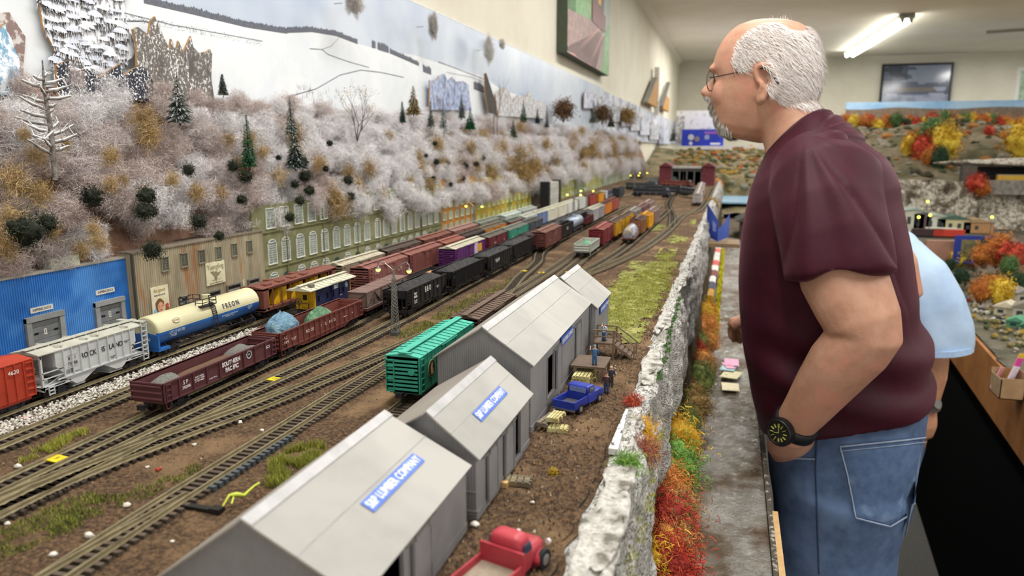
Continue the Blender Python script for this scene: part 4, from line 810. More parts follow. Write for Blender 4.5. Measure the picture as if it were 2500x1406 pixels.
def boxcar(x, y, L, label, col, roof=None, rz=0, door=None, text=(), ribs=1, zt=.0425, lo=False, endc=None, tc='#d8cfc6', rw=True, grp=None, name='boxcar', rr=True):
    r = carroot(x, y, label, rz, grp=grp, name=name); m = P_(col); rm = P_(roof or col); em = P_(endc or col)
    z0 = .0095; g = MB().bx(-W2, W2, 0, L, z0, zt); n = int(L / .0085)
    if ribs == 1:
        for i in range(n + 1):
            yy = L * i / n
            for s in (-1, 1): g.bx(s * W2 - (.0004 if s < 0 else 0), s * W2 + (.0004 if s > 0 else 0), yy - .0003 if i else yy, yy + .0003, z0, zt)
    elif ribs == 2:
        for i in range(n + 1):
            yy = .0006 + (L - .0012) * i / n
            for s in (-1, 1): g.bx(min(s * W2, s * W2 + s * .0010), max(s * W2, s * W2 + s * .0010), yy - .0006, yy + .0006, z0, zt)
    g.bx(-W2 + .001, W2 - .001, .004, L - .004, z0 - .0025, z0)
    g.build('body', m, r)
    g = MB()
    for s, yy in ((-1, 0), (1, L)):
        for k in range(8):
            z = z0 + .002 + (zt - z0 - .003) * k / 8; g.bx(-W2 + .002, W2 - .002, min(yy, yy + s * .0010), max(yy, yy + s * .0010), z, z + .0020)
        g.bx(-W2, -W2 + .0012, min(yy, yy + s * .0006), max(yy, yy + s * .0006), z0, zt).bx(W2 - .0012, W2, min(yy, yy + s * .0006), max(yy, yy + s * .0006), z0, zt)
        g.bx(-W2, W2, min(yy, yy - s * .001), max(yy, yy - s * .001), z0, zt).build('corrugated_end', em, r); g = MB()
    zp = zt + .0032; g = MB().prism([(-W2 - .0005, zt), (W2 + .0005, zt), (W2 + .0005, zt + .0006), (0, zp), (-W2 - .0005, zt + .0006)], 'y', -.0003, L + .0003)
    if rr:
        k = int(L / .0095)
        for i in range(1, k):
            yy = L * i / k
            for s in (-1, 1): g.add([(s * .0005, yy - .0006, zp + .0006), (s * .0005, yy + .0006, zp + .0006), (s * W2, yy + .0006, zt + .0013), (s * W2, yy - .0006, zt + .0013), (s * W2, yy, zt + .0004), (s * .0005, yy, zp)], [(0, 1, 2, 3), (0, 3, 4, 5), (1, 5, 4, 2)])
    g.build('roof', rm, r)
    if rw: MB().bx(-.0036, .0036, -.002, L + .002, zp + .0012, zp + .0019).bx(-.0036, .0095, -.0022, .001, zp + .0006, zp + .0017).build('running_board', rm, r)
    dl = .020; dy = L * .5; MB().bx(W2, W2 + .0010, dy - dl / 2, dy + dl / 2, z0 + .001, zt - .001).bx(W2 + .001, W2 + .0014, dy - dl / 2, dy + dl / 2, (z0 + zt) / 2, (z0 + zt) / 2 + .001).bx(W2, W2 + .0018, dy - dl, dy + dl, z0 - .0002, z0 + .0010).bx(W2, W2 + .0018, dy - dl, dy + dl, zt - .0016, zt - .0006).build('sliding_door', P_(door or col), r)
    ladder(r, W2, .0045, z0 + .001, zt - .002, m); ladder(r, -W2 + .0045, 0 - .0008, z0 + .001, zt - .003, em, 'y'); ladder(r, W2, L - .0045, z0 + .001, zt - .002, m)
    if not lo: MB().cyl((.009, -.0016, z0 + .020), (.009, -.0022, z0 + .020), .0032, 12).build('brake_wheel', em, r)
    trucks(r, L); couplers(r, L)
    for (s, sz, ty, tz, *_k) in text:
        txt(s, sz, P_(tc), r, (W2 + .0012, ty * L, z0 + tz), RX, sp=1.05)
    return r
def gondola(x, y, L, label, col, inner, zt, ribs=12, rz=0, text=(), endrib=3, fish=False, dip=None, tc='#e6dede'):
    r = carroot(x, y, label, rz, name='gondola'); m = P_(col); mi = P_(inner); z0 = .0115; t = .0008
    g = MB()
    for s in (-1, 1):
        a, b = (s * W2, s * (W2 - t)); g.bx(min(a, b), max(a, b), 0, L, z0, zt); g.bx(min(s * (W2 - t), s * (W2 + .0010)), max(s * (W2 - t), s * (W2 + .0010)), 0, L, zt - .0012, zt + .0002); g.bx(min(s * W2, s * (W2 + .0008)), max(s * W2, s * (W2 + .0008)), 0, L, z0 - .0003, z0 + .0010)
        if fish: g.prism([(.028, z0), (L - .028, z0), (L - .045, z0 - .0045), (.045, z0 - .0045)], 'x', min(a, b), max(a, b))
        for i in range(ribs + 1):
            yy = .0005 + (L - .001) * i / ribs; zb = z0 - (.0045 if fish and .3 < i / ribs < .7 else .0); g.bx(min(s * W2, s * (W2 + .0013)), max(s * W2, s * (W2 + .0013)), yy - .0005, yy + .0005, zb, zt)
        g.build('side_wall', m, r); g = MB()
    g = MB()
    for yy, s in ((0, 1), (L - t, -1)):
        g.bx(-W2, W2, yy, yy + t, z0, zt); yo = yy if s > 0 else yy + t
        for k in range(endrib):
            z = z0 + (zt - z0) * (k + .6) / (endrib + .2); g.tube([(-W2 + .001, yo - s * .0002, z), (W2 - .001, yo - s * .0002, z)], (zt - z0) / endrib * .28, 8)
        g.bx(-W2, W2, yo - s * .001 if s > 0 else yo, yo if s > 0 else yo + .001, zt - .0012, zt + .0002)
        g.build('end_wall', m, r); g = MB()
    MB().bx(-W2 + t, W2 - t, t, L - t, z0 - .001, z0 + .0006).build('floor_deck', mi, r)
    MB().bx(-.004, .004, 0, L, z0 - .004, z0 - .001).bx(-W2, W2, .008, .010, z0 - .003, z0).build('underframe', CB, r)
    ladder(r, W2 + .0006, .0050, z0 + .001, zt - .002, m, n=4, w_=.006); ladder(r, W2 + .0006, L - .0050, z0 + .001, zt - .002, m, n=4, w_=.006)
    MB().bx(W2, W2 + .0008, .002, .0026, z0 - .006, z0).bx(W2, W2 + .0008, .0072, .0078, z0 - .006, z0).bx(W2, W2 + .0008, .002, .0078, z0 - .006, z0 - .0054).build('step', m, r)
    trucks(r, L); couplers(r, L)
    for (s, sz, ty, tz, kw) in text: txt(s, sz, P_(tc), r, (W2 + .0012, ty * L, z0 + tz), RX, **kw)
    return r
def coalheap(g, w_, y0, y1, z, h, seed):
    fn = lambda a, b: ((a * 2 - 1) * w_, y0 + (y1 - y0) * b, z + h * (1 - (a * 2 - 1) ** 2) * min(1, min(b, 1 - b) * 9) * (.75 + .35 * noise.noise(Vector((a * 3, b * 7, seed)))) + .0012 * noise.noise(Vector((a * 22, b * 90, seed))) + .0006 * noise.noise(Vector((a * 60, b * 260, seed))))
    q = grid(fn, lsp(0, 1, .04), lsp(0, 1, .012), 0, False); g.add(q.v, q.f, 0, False)
COAL = M('#1c1b1d', .5, '#3a393b', 600, bump=1, bsc=900)
def hopper(x, y, L, label, text=(), rz=0, col='#1a191c', ribs=9, zt=.0385, name='hopper_car', bays=3, load=True, grp=None):
    r = carroot(x, y, label, rz, name=name, grp=grp); m = P_(col, .5); z0 = .0125; t = .0008; g = MB()
    for s in (-1, 1):
        a = s * W2; b = s * (W2 - t); prof = [(0, zt), (0, z0 + .014), (.018, z0 + .001)]
        yy = .018; bw = (L - .036) / bays
        for i in range(bays): prof += [(.018 + bw * i + bw * .3, z0 - .005), (.018 + bw * i + bw * .55, z0 - .005), (.018 + bw * (i + 1), z0 + .001)]
        prof += [(L, z0 + .014), (L, zt)]
        g.prism(prof, 'x', min(a, b), max(a, b)); g.bx(min(b, s * (W2 + .0009)), max(b, s * (W2 + .0009)), 0, L, zt - .0013, zt + .0003)
        for i in range(ribs + 1):
            yy = .0006 + (L - .0012) * i / ribs; g.bx(min(a, s * (W2 + .0011)), max(a, s * (W2 + .0011)), yy - .0005, yy + .0005, z0 + .001, zt)
        for yy in (.0006, L - .0006): g.bx(min(a, b), max(a, b), yy - .0006, yy + .0006, z0 - .003, zt)
        g.bx(min(a, b), max(a, b), 0, L, z0 - .0035, z0 - .0022); g.build('ribbed_side', m, r); g = MB()
    for e in (0, 1):
        f = lambda q: q if e == 0 else L - q
        g.add([(-W2, f(0), zt), (W2, f(0), zt), (W2, f(0), z0 + .015), (-W2, f(0), z0 + .015)], [(0, 1, 2, 3)]); g.add([(-W2, f(0), z0 + .015), (W2, f(0), z0 + .015), (W2, f(.024), z0), (-W2, f(.024), z0)], [(0, 1, 2, 3)])
        for xx in (-.011, -.004, .004, .011): g.bx(xx - .0005, xx + .0005, min(f(0), f(.0010)) - (.0008 if e == 0 else 0), max(f(0), f(.001)), z0 - .002, zt)
        g.bx(-W2, W2, min(f(-.0012), f(.002)), max(f(-.0012), f(.002)), z0 - .004, z0 - .001); g.build('slope_end', m, r); g = MB()
    g.bx(-.012, .012, .02, L - .02, z0 - .001, z0).build('floor_sheet', m, r)
    ladder(r, W2 + .0005, .0045, z0 + .006, zt - .002, m, n=5, w_=.006); ladder(r, -W2 + .005, -.0006, z0 + .001, zt - .003, m, 'y', n=5)
    if load:
        g = MB(); coalheap(g, W2 - .001, .001, L - .001, zt - .0025, .0072, x * 31 + y * 7); g.build('coal_load', COAL, r)
    trucks(r, L); couplers(r, L)
    for (s, sz, ty, tz, kw) in text: txt(s, sz, P_('#d9d6d0'), r, (W2 + .0012, ty * L, z0 + tz), RX, **kw)
    return r
# --- red boxcar cut by the left edge
boxcar(-.604, .345, .140, 'bright red boxcar cut by the left edge of the photo', '#a93a26', rr=False, ribs=2, zt=.0425, text=(('4620', .005, .86, .026),), tc='#ece6e0', rw=False)
# --- grey covered hopper
r = carroot(-.604, .492, 'light grey two bay covered hopper in front of the blue warehouse', name='covered_hopper')
L = .128; HG = M('#c3c6c5', .5, '#b7bab9', 60); HT = M('#b4b5aa', .6, '#a8a79a', 60); z0, zt = .0125, .0425; g = MB()
pf = [(.016, zt), (.016, z0 + .016), (.024, z0 + .0075), (.024, z0 + .003), (.036, z0 - .006), (.044, z0 - .006), (.060, z0 + .002), (.070, z0 + .002), (.084, z0 - .006), (.092, z0 - .006), (.104, z0 + .003), (.104, z0 + .0075), (.112, z0 + .016), (.112, zt)]
g.prism(pf, 'x', -W2, W2); g.build('hopper_body', HG, r)
g = MB()
for s in (-1, 1):
    for yy in (.024, .0335, .043, .0525, .064, .0755, .085, .0945, .104): g.bx(min(s * W2, s * (W2 + .0013)), max(s * W2, s * (W2 + .0013)), yy - .0004, yy + .0004, z0 + .003, zt)
    g.bx(min(s * W2, s * (W2 + .0012)), max(s * W2, s * (W2 + .0012)), .016, .112, z0 + .003, z0 + .0042)
g.build('side_rib', HG, r)
MB().prism([(-W2 - .0008, zt), (W2 + .0008, zt), (W2 + .0008, zt + .0008), (.006, zt + .003), (-.006, zt + .003), (-W2 - .0008, zt + .0008)], 'y', -.001, L + .001).build('roof', HT, r)
for i, (hy, hx) in enumerate(((.026, .009), (.055, .009), (.068, .009), (.105, .009), (.026, -.010), (.055, -.010), (.105, -.010))):
    z = zt + .0026 - abs(hx) * .12; MB().cyl((hx, hy, z - .001), (hx, hy, z + .0011), .0048, 16).cyl((hx, hy, z), (hx, hy, z + .0016), .0034, 12).bx(hx - .006, hx + .006, hy - .0006, hy + .0006, z + .001, z + .0019).build('roof_hatch', HT, r)
g = MB().bx(-.0035, .0035, -.002, L + .002, zt + .0042, zt + .0048)
for k in range(9): g.bx(-.0035, .0035, .008 + k * .014, .0088 + k * .014, zt + .002, zt + .0042)
g.bx(-W2, W2, L - .006, L, zt + .0034, zt + .0042).build('running_board', HT, r)
for e in (0, 1):
    f = lambda q: q if e == 0 else L - q
    g = MB()
    for s in (-1, 1):
        a, b = (f(.0004), f(.0022)); g.bx(min(s * (W2 - .0022), s * W2), max(s * (W2 - .0022), s * W2), min(a, b), max(a, b), z0 - .004, zt)
        for z in (z0 + .007, z0 + .0125): g.bx(min(s * W2, s * (W2 - .0009)), max(s * W2, s * (W2 - .0009)), min(f(.001), f(.024)), max(f(.001), f(.024)), z, z + .0009)
        g.bx(min(s * W2, s * (W2 - .002)), max(s * W2, s * (W2 - .002)), min(f(0), f(.030)), max(f(0), f(.030)), z0 - .0022, z0 + .0004); g.bar((s * .015, f(.002), z0), (s * .015, f(.022), z0 + .006), .0008)
    g.bx(-W2, W2, min(f(0), f(.0025)), max(f(0), f(.0025)), z0 - .0035, z0 + .0002).bx(-.0135, -.0125, min(f(.001), f(.002)), max(f(.001), f(.002)), z0, zt)
    g.bar((-.006, f(.016), zt - .002), (-.006, f(.003), z0), .001).bx(-W2, W2, min(f(0), f(.0018)), max(f(0), f(.0018)), zt - .0035, zt)
    g.bx(-W2, W2, min(f(0), f(.024)), max(f(0), f(.024)), z0 - .0012, z0 - .0002)
    g.build('end_frame', HG, r)
    MB().add([(-W2 + .001, f(.016), zt - .001), (W2 - .001, f(.016), zt - .001), (W2 - .001, f(.034), z0 - .002), (-W2 + .001, f(.034), z0 - .002)], [(0, 1, 2, 3)]).build('slope_sheet', HG, r)
    ladder(r, W2, f(.0045), z0 - .006, zt + (.004 if e else -.001), HG, n=9 if e else 4, w_=.0065, wr=.0004) if e else ladder(r, W2, .0085, z0 - .0075, z0 - .001, HG, n=3, w_=.0055)
    if e: ladder(r, W2 - .004, f(-.0008), z0 - .002, zt, HG, 'y', n=8)
for yc in (.040, .088): MB().bx(-.012, .012, yc - .007, yc + .007, z0 - .0085, z0 - .004).bx(-.013, .013, yc - .009, yc + .009, z0 - .0092, z0 - .0080).build('discharge_gate', HG, r)
MB().cyl((-.008, .010, z0 + .0025), (.008, .010, z0 + .0025), .0035, 12).build('air_tank', HG, r)
x_ = W2 + .0004
for s, y_, z_ in (('RO', .0475, z0 + .0185), ('CK', .0575, z0 + .0185), ('IS', .0700, z0 + .0185), ('LA', .0805, z0 + .0185), ('ND', .0900, z0 + .0185)): txt(s, .0072, INK, r, (x_, y_, z_), RX, w=.85, off=.00004)
for s, sz, y_, z_ in (('R', .0042, .0305, z0 + .0195), ('I', .0042, .0370, z0 + .0195), ('73', .0048, .0305, z0 + .0145), ('94', .0048, .0370, z0 + .0145), ('CAPY 140000\nLD LMT 163000\nLT WT 57000', .0015, .030, z0 + .008), ('NEW 8-59', .0014, .0385, z0 + .006), ('CAPY 2003\nCU FT', .0014, .0805, z0 + .0075), ('REPACK 8-14-59\nRPKD', .0014, .0995, z0 + .019)): txt(s, sz, INK, r, (x_, y_, z_), RX, w=.9)
g = MB()
for y_ in (.0305, .0370): g.bx(x_, x_ + .0001, y_ - .0022, y_ + .0022, z0 + .0224, z0 + .0226).bx(x_, x_ + .0001, y_ - .0026, y_ + .0026, z0 + .0116, z0 + .0118)
g.build('lettering', INK, r); trucks(r, L, ins=.021); couplers(r, L)
# --- cream and blue tank car
r = carroot(-.604, .636, 'cream and blue tank car with black ladder and rooftop walkway', name='tank_car'); L = .182; RT_ = .0172; zc = .0285
TCc, TBl = M('#cfcaa6', .4, '#c2bd98', 12), M('#2c66ae', .4, '#27599a', 30)
g = MB(); n = 40; prs = [(.0, .0), (.0, .80), (.0006, .93), (.0020, .99), (.0040, 1), (L - .0040, 1), (L - .0020, .99), (L - .0006, .93), (L, .80), (L, 0)]
rings = [[(RT_ * q * cos(2 * pi * k / n), yy, zc + RT_ * q * sin(2 * pi * k / n)) for k in range(n)] for yy, q in prs]
for i in range(len(rings) - 1):
    for k in range(n):
        a = rings[i][k], rings[i][(k + 1) % n], rings[i + 1][(k + 1) % n], rings[i + 1][k]; zz = sum(p[2] for p in a) / 4
        g.add(a, [(3, 2, 1, 0)], 0 if zz > zc - .001 else 1, 3 <= i <= 5)
g.build('tank_shell', [TCc, TBl], r)
MB().bx(-.0165, .0165, -.001, .0015, zc - .017, zc - .002).bx(-.0168, .0168, -.0012, .0165, zc - .0205, zc - .0175).build('end_bulkhead', TBl, r)
g = MB()
for s in (-1, 1): g.bx(min(s * .0150, s * .0162), max(s * .0150, s * .0162), .012, L - .012, .0085, .0095)
for k in range(8): g.bar((-.016, .014 + k * .022, .009), (-.016 + .032, .014 + k * .022, .009), .0009); g.bar((.0157, .014 + k * .022, .009), (.010, .014 + k * .022, .0150), .0009)
g.bx(-.004, .004, 0, L, .008, .0125).bx(-.0165, .0165, 0, .002, .0085, .0115).bx(-.0165, .0165, L - .002, L, .0085, .0115).build('underframe', CB, r)
pc = .088; g = MB(); zt = zc + RT_ + .0005
for s in (-1, 1):
    g.bx(min(s * .0065, s * .0165), max(s * .0065, s * .0165), pc - .015, pc + .009, zt - .0040, zt - .0032)
    for z in (zt + .0008, zt + .0052):
        g.bar((s * .0165, pc - .015, z), (s * .0165, pc + .009, z), .0007)
        for yy in (pc - .015, pc + .009): g.bar((s * .0165, yy, z), (s * .0065, yy, z), .0007)
    for yy in (pc - .015, pc - .003, pc + .009): g.bar((s * .0165, yy, zt - .0036), (s * .0165, yy, zt + .0056), .0007)
    for yy in (pc - .015, pc + .009): g.bar((s * .0065, yy, zt - .0036), (s * .0065, yy, zt + .0056), .0007)
g.build('walkway', CB, r)
g = MB(); prf = [(W2 + .0018, .004), (W2 + .0018, zc), (W2 - .001, zc + .011), (.0125, zt - .002)]
for d in (-.0034, .0034): g.tube([(p_[0], pc + .004 + d, p_[1]) for p_ in prf], .00045, 5)
for k in range(15):
    t = k / 14 * 3; i = min(2, int(t)); a, b = prf[i], prf[i + 1]; xx = a[0] + (b[0] - a[0]) * (t - i); zz = a[1] + (b[1] - a[1]) * (t - i); g.bar((xx, pc + .0006, zz), (xx, pc + .0074, zz), .0007)
g.build('ladder', CB, r)
MB().cyl((0, pc + .012, zt - .003), (0, pc + .012, zt + .0055), .0052, 16).build('dome', TCc, r)
fit = lambda ang: (RT_ * cos(ang) + .0002, zc + RT_ * sin(ang))
a_ = .42; xx, zz = fit(a_)
txt('FREON', .0088, M('#2b2f52', .5), r, (xx + .0003, .1245, zz), (pi / 2 - a_, 0, pi / 2), sp=1.5, off=.0001, w=.85)
el = MB(); el.prism([(.0058 * cos(t * pi / 10), .0030 * sin(t * pi / 10)) for t in range(20)], 'z', 0, .00008).prism([(.0053 * cos(t * pi / 10), .0026 * sin(t * pi / 10)) for t in range(20)], 'z', .0001, .00016, 1)
o = el.build('oval_emblem', [M('#7d5357', .5), TCc], r, (fit(.5)[0] + .0002, .0300, fit(.5)[1])); o.rotation_euler = (pi / 2 - .5, 0, pi / 2)
txt('DU PONT', .0032, M('#7d5357', .5), r, (fit(.5)[0] + .0004, .0300, fit(.5)[1] + .0001), (pi / 2 - .5, 0, pi / 2), w=.62)
wt = M('#dfe6ef', .5); a_ = -.30; xx, zz = fit(a_)
txt('UTLX 85780', .0052, wt, r, (xx + .0003, .0285, zz + .0016), (pi / 2 - a_, 0, pi / 2), w=.9)
txt('CAPY 100000\nLT WT 88000', .0016, wt, r, (xx + .0003, .0225, zz - .0018), (pi / 2 - a_, 0, pi / 2)); txt('FLUORINATED HYDROCARBON\nDISPERSANT GAS', .0021, wt, r, (xx + .0003, .1200, zz), (pi / 2 - a_, 0, pi / 2)); txt('DOT 114A\nTESTED 8-71\nUTLX', .0019, wt, r, (xx + .0003, .160, zz + .0014), (pi / 2 - a_, 0, pi / 2))
txt('85780', .0048, wt, r, (.0005, -.0013, zc - .0078), (pi / 2, 0, 0))
trucks(r, L, ins=.020); couplers(r, L)
# --- brown open bay car with yellow loads
r = carroot(-.605, .828, 'brown roofed bulkhead car with yellow drums inside, behind the caboose', name='boxcar'); L = .19; BR = P_('#7c4a3e', c2='#6c3f35', sc=80)
g = MB().bx(-W2, W2, 0, .012, .012, .041).bx(-W2, W2, L - .012, L, .012, .041).bx(-W2, -W2 + .002, 0, L, .012, .041).bx(-W2, W2, 0, L, .0105, .0145).bx(-W2, W2, 0, L, .039, .0415)
for k in range(1, 9): g.bx(W2 - .001, W2, k * .021, k * .021 + .0014, .012, .041)
g.build('body', BR, r)
g = MB().prism([(-W2 - .001, .0415), (W2 + .001, .0415), (W2 + .001, .0425), (0, .0452), (-W2 - .001, .0425)], 'y', -.002, L + .002)
g.build('roof', BR, r)
for yy, xx in ((.02, .008), (.05, .008), (.08, .008), (.11, .008), (.15, -.004), (.05, -.009), (.11, -.009)): MB().bx(xx - .005, xx + .005, yy - .006, yy + .006, .0432, .0456).build('roof_hatch', BR, r)
yl = M('#d9ab1b', .5, '#c79812', 80); g = MB()
for k in range(4): MB().cyl((0, .0225 + k * .042 - .006, .015), (0, .0225 + k * .042 - .006, .036), .0115, 18).build('yellow_drum', yl, r); MB().prism([(.032 + k * .042 - .002, .0150), (.042 + k * .042, .0150), (.042 + k * .042, .036)], 'x', .002, .013).build('yellow_wedge', yl, r)
txt('R.I.', .003, wt, r, (W2 + .0002, .006, .0125), RX); trucks(r, L); couplers(r, L)
# --- caboose
r = carroot(-.541, .838, 'dark blue caboose with yellow end platform and cream roof', name='caboose'); L = .122
NV = M('#23284a', .5, '#1c2040', 80); YE = M('#d8aa14', .5, '#c99c10', 100); CR = M('#cfccb8', .6, '#bdb9a3', 90); zb, zt = .0125, .0400
MB().bx(-.0150, .0150, .016, .110, zb, zt).bx(.0150, .0172, .056, .077, zb, zt + .0012).bx(-.0172, -.0150, .056, .077, zb, zt + .0012).build('side_wall', NV, r)
MB().bx(-.0150, .0150, .0150, .0160, zb, zt).bx(-.0152, .0152, .110, .111, zb, zt).build('end_wall', YE, r)
g = MB().bx(-.005, .005, .0142, .0150, zb, zt - .004).build('end_door', YE, r)
MB().bx(-.003, .003, .0138, .0142, zt - .0145, zt - .0075).build('door_window', BLACK, g)
for xx in (.0075,):
    p = MB()
    for k in range(5): p.bx(xx - .001, xx + .005, .0141, .015, zt - .020 + k * .003, zt - .0185 + k * .003)
    p.build('louvre', YE, r)
for yy in (.023, .046, .090): MB().bx(.0150, .0156, yy - .0026, yy + .0026, zb + .010, zb + .019).bx(.0156, .0158, yy - .0020, yy + .0020, zb + .0108, zb + .0182, 1).build('window', [NV, M('#0d0f18', .2)], r)
for yy in (.0585, .0745): MB().bx(.0172, .0176, yy - .0016, yy + .0016, zb + .010, zb + .020).build('window', M('#0d0f18', .2), r)
g = MB().prism([(-.0185, zt), (.0185, zt), (.0185, zt + .0010), (0, zt + .0052), (-.0185, zt + .0010)], 'y', -.001, L + .001)
for k in range(11): g.bar((.001, .006 + k * .011, zt + .0056), (.0183, .006 + k * .011, zt + .0014), .0007); g.bar((-.001, .006 + k * .011, zt + .0056), (-.0183, .006 + k * .011, zt + .0014), .0007)
g.bx(.012, .0195, .054, .079, zt + .001, zt + .0026).build('roof', CR, r)
MB().bx(-.0032, .0032, -.002, L + .002, zt + .0066, zt + .0072).build('running_board', CR, r); MB().bx(.006, .012, .012, .020, zt + .002, zt + .0068).build('smoke_jack', M('#6d695f', .6), r)
g = MB().bx(-.0155, .0155, -.002, .016, zb - .0035, zb - .0020).bx(-.0155, .0155, .110, L + .002, zb - .0035, zb - .002).bx(-.014, .014, .016, .110, zb - .003, zb)
for xx in (-.0145, .0145): g.bar((xx, -.001, zb - .002), (xx, -.001, zb + .012), .0008)
for z in (zb + .006, zb + .012): g.bar((-.0145, -.001, z), (-.003, -.001, z), .0007); g.bar((.0145, -.001, z), (.005, -.001, z), .0007)
g.cyl((.0, -.001, zb - .002), (.0, -.001, zb + .014), .0006, 6).build('end_platform', CB, r)
g = MB(); g.tube([(.0042 * cos(t * pi / 8), -.0016, zb + .014 + .0042 * sin(t * pi / 8)) for t in range(17)], .0005, 5)
for t in range(3): g.bar((.004 * cos(t * pi / 3), -.0016, zb + .014 + .004 * sin(t * pi / 3)), (-.004 * cos(t * pi / 3), -.0016, zb + .014 - .004 * sin(t * pi / 3)), .0005)
g.build('brake_wheel', CB, r)
txt('B&O', .0078, wt, r, (.0173, .0665, zt - .0045), RX, w=.75, off=.0001); txt('C2000', .0042, wt, r, (.0173, .0665, zb + .003), RX); txt('CAPITOL', .0018, wt, r, (.0151, .0665 + .017, zb + .008), RX)
g = MB(); g.tube([(.0152, .099 + .0036 * cos(t * pi / 10), zb + .020 + .0036 * sin(t * pi / 10)) for t in range(21)], .0003, 4).prism([(.0972, zb + .0185), (.1008, zb + .0185), (.0990, zb + .0225)], 'x', .0150, .0153).build('round_emblem', wt, r)
trucks(r, L, ins=.018); couplers(r, L)
# --- long gondolas on the third track
r = gondola(-.4715, .492, .163, 'long maroon gondola with white railroad lettering, nearly empty', '#5a3236', '#6a4240', .0290, 9, text=(('S P', .0050, .160, .0115, {}), ('392086', .0038, .165, .0070, dict(w=.95)), ('CAPY 140000\nLD LMT 170400\nLT WT 49600', .0020, .27, .0095, {}), ('SOUT', .0060, .505, .0120, dict(off=.00022, w=.85)), ('HERN', .0060, .590, .0120, dict(off=.00022, w=.85)), ('PAC', .0060, .520, .0060, dict(off=.00022, w=.85)), ('IFIC', .0060, .585, .0060, dict(off=.00022, w=.85)), ('IL 52-6  IW 9-6', .0017, .38, .0045, {}), ('BLT 4-49\nNEW 6-49', .0018, .91, .0115, {})))
g = MB(); yb = .118; zz = .0230
for k in range(16): t0 = 2 * pi * k / 16; g.prism([(yb + .0042 * cos(t0), zz + .0042 * sin(t0)), (yb + .0042 * cos(t0 + .26), zz + .0042 * sin(t0 + .26)), (yb + .0032 * cos(t0 + .26), zz + .0032 * sin(t0 + .26)), (yb + .0032 * cos(t0), zz + .0032 * sin(t0))], 'x', W2 + .0002, W2 + .0004)
g.build('round_emblem', wt, r)
MB().prism([(yb + .0031 * cos(t * pi / 8), zz + .0031 * sin(t * pi / 8)) for t in range(16)], 'x', W2 + .0001, W2 + .0003).build('emblem_disc', INK, r); txt('SP', .0024, wt, r, (W2 + .0004, yb, zz), RX)
def pile(r_, x, y, sx, sy, h, col, c2, label, seed, name='gravel_pile', base=.0120):
    fn = lambda a, b: (x + (a * 2 - 1) * sx, y + (b * 2 - 1) * sy, RAILT + base + h * max(0, 1 - abs(a * 2 - 1) ** 2.5) ** .6 * max(0, 1 - abs(b * 2 - 1) ** 2.5) ** .6 * (1 + .2 * noise.noise(Vector((a * 3, b * 4, seed)))))
    return tag(grid(fn, lsp(0, 1, .06), lsp(0, 1, .06)).build(name, M(col, .9, c2, 600, bump=1, bsc=900)), label, 'load')
pile(r, -.4715, .492 + .022, .0145, .020, .0160, '#8d9088', '#6f7069', 'grey gravel load at the near end of the maroon gondola', 3)
pile(r, -.4715, .492 + .128, .0145, .024, .0165, '#8b8a84', '#726f69', 'grey gravel load at the far end of the maroon gondola', 5)
pile(r, -.4715, .492 + .0815, .0150, .079, .0120, '#6d5540', '#7c614a', 'low brown dirt layer in the middle of the maroon gondola', 6, 'dirt_pile')
r = gondola(-.472, .664, .186, 'long brown fishbelly gondola with tarped loads and plank floor', '#6f3c36', '#7b473f', .0310, 16, fish=True, endrib=4, tc='#e0c9c2', text=(('R.I.', .0048, .055, .0125, dict(off=.0001)), ('1664', .0044, .055, .0075, dict(off=.0001)), ('CAPY 1400\nLD LMT', .0019, .135, .008, {}), ('RO', .0052, .29, .0095, {}), ('CK', .0052, .34, .0095, {}), ('I', .0052, .445, .0095, {}), ('SL', .0052, .50, .0095, {}), ('AN', .0052, .56, .0095, {}), ('D', .0052, .61, .0095, {}), ('NEW 6-49', .0018, .75, .008, {}), ('BLT', .0018, .85, .009, {})))
MB().bx(-W2 + .001, W2 - .001, .001, .185, .0122, .0130).build('plank_floor', M('#b79c78', .8, '#a78b66', 60), r)
# tarped loads
def tarp(x, y, sx, sy, h, cols, label, seed, rz=0, z=.0180, zr=.0, fold=.35, lipz=0):
    g = MB(); rings = []; n = 40
    for i in range(11):
        t = i / 10; rr = ((1 - t ** 2.2) ** .6 if i < 10 else .10) * (1 if not lipz else (1 if t * h < lipz else 1.16))
        rings.append([((sx * rr * (abs(cos(a)) ** .7) * (1 if cos(a) > 0 else -1)) * (1 + fold * .18 * noise.noise(Vector((cos(a) * 2.2, sin(a) * 2.2, seed)))) * (1 + .05 * sin(a * 7 + seed)), (sy * rr * (abs(sin(a)) ** .7) * (1 if sin(a) > 0 else -1)) * (1 + .05 * sin(a * 9)), h * t * (1 + .14 * noise.noise(Vector((cos(a) * 1.5, sin(a) * 1.5, seed + t)))) + .0012 * noise.noise(Vector((cos(a) * 5, sin(a) * 5, t * 4 + seed)))) for a in [2 * pi * k / n for k in range(n)]])
    g.loft(rings, 0, True, True); return tag(g.build('tarpaulin', cols, None, (x, y, z), rz), label, 'tarpaulin')
tarp(-.4715, .694, .0135, .0250, .0340, M('#6f95ab', .5, '#4e7690', 70, .35, .65, bump=2, bsc=130, c3='#8fb2c2', sc3=60), 'pale blue crinkled tarpaulin over a load in the brown gondola', 2, lipz=.0185)
tarp(-.4715, .772, .0132, .0250, .0240, M('#5f8f6c', .35, '#43704f', 300, bump=2, bsc=260, c3='#7fae88', sc3=90), 'green glossy wrapped load in the brown gondola', 7)
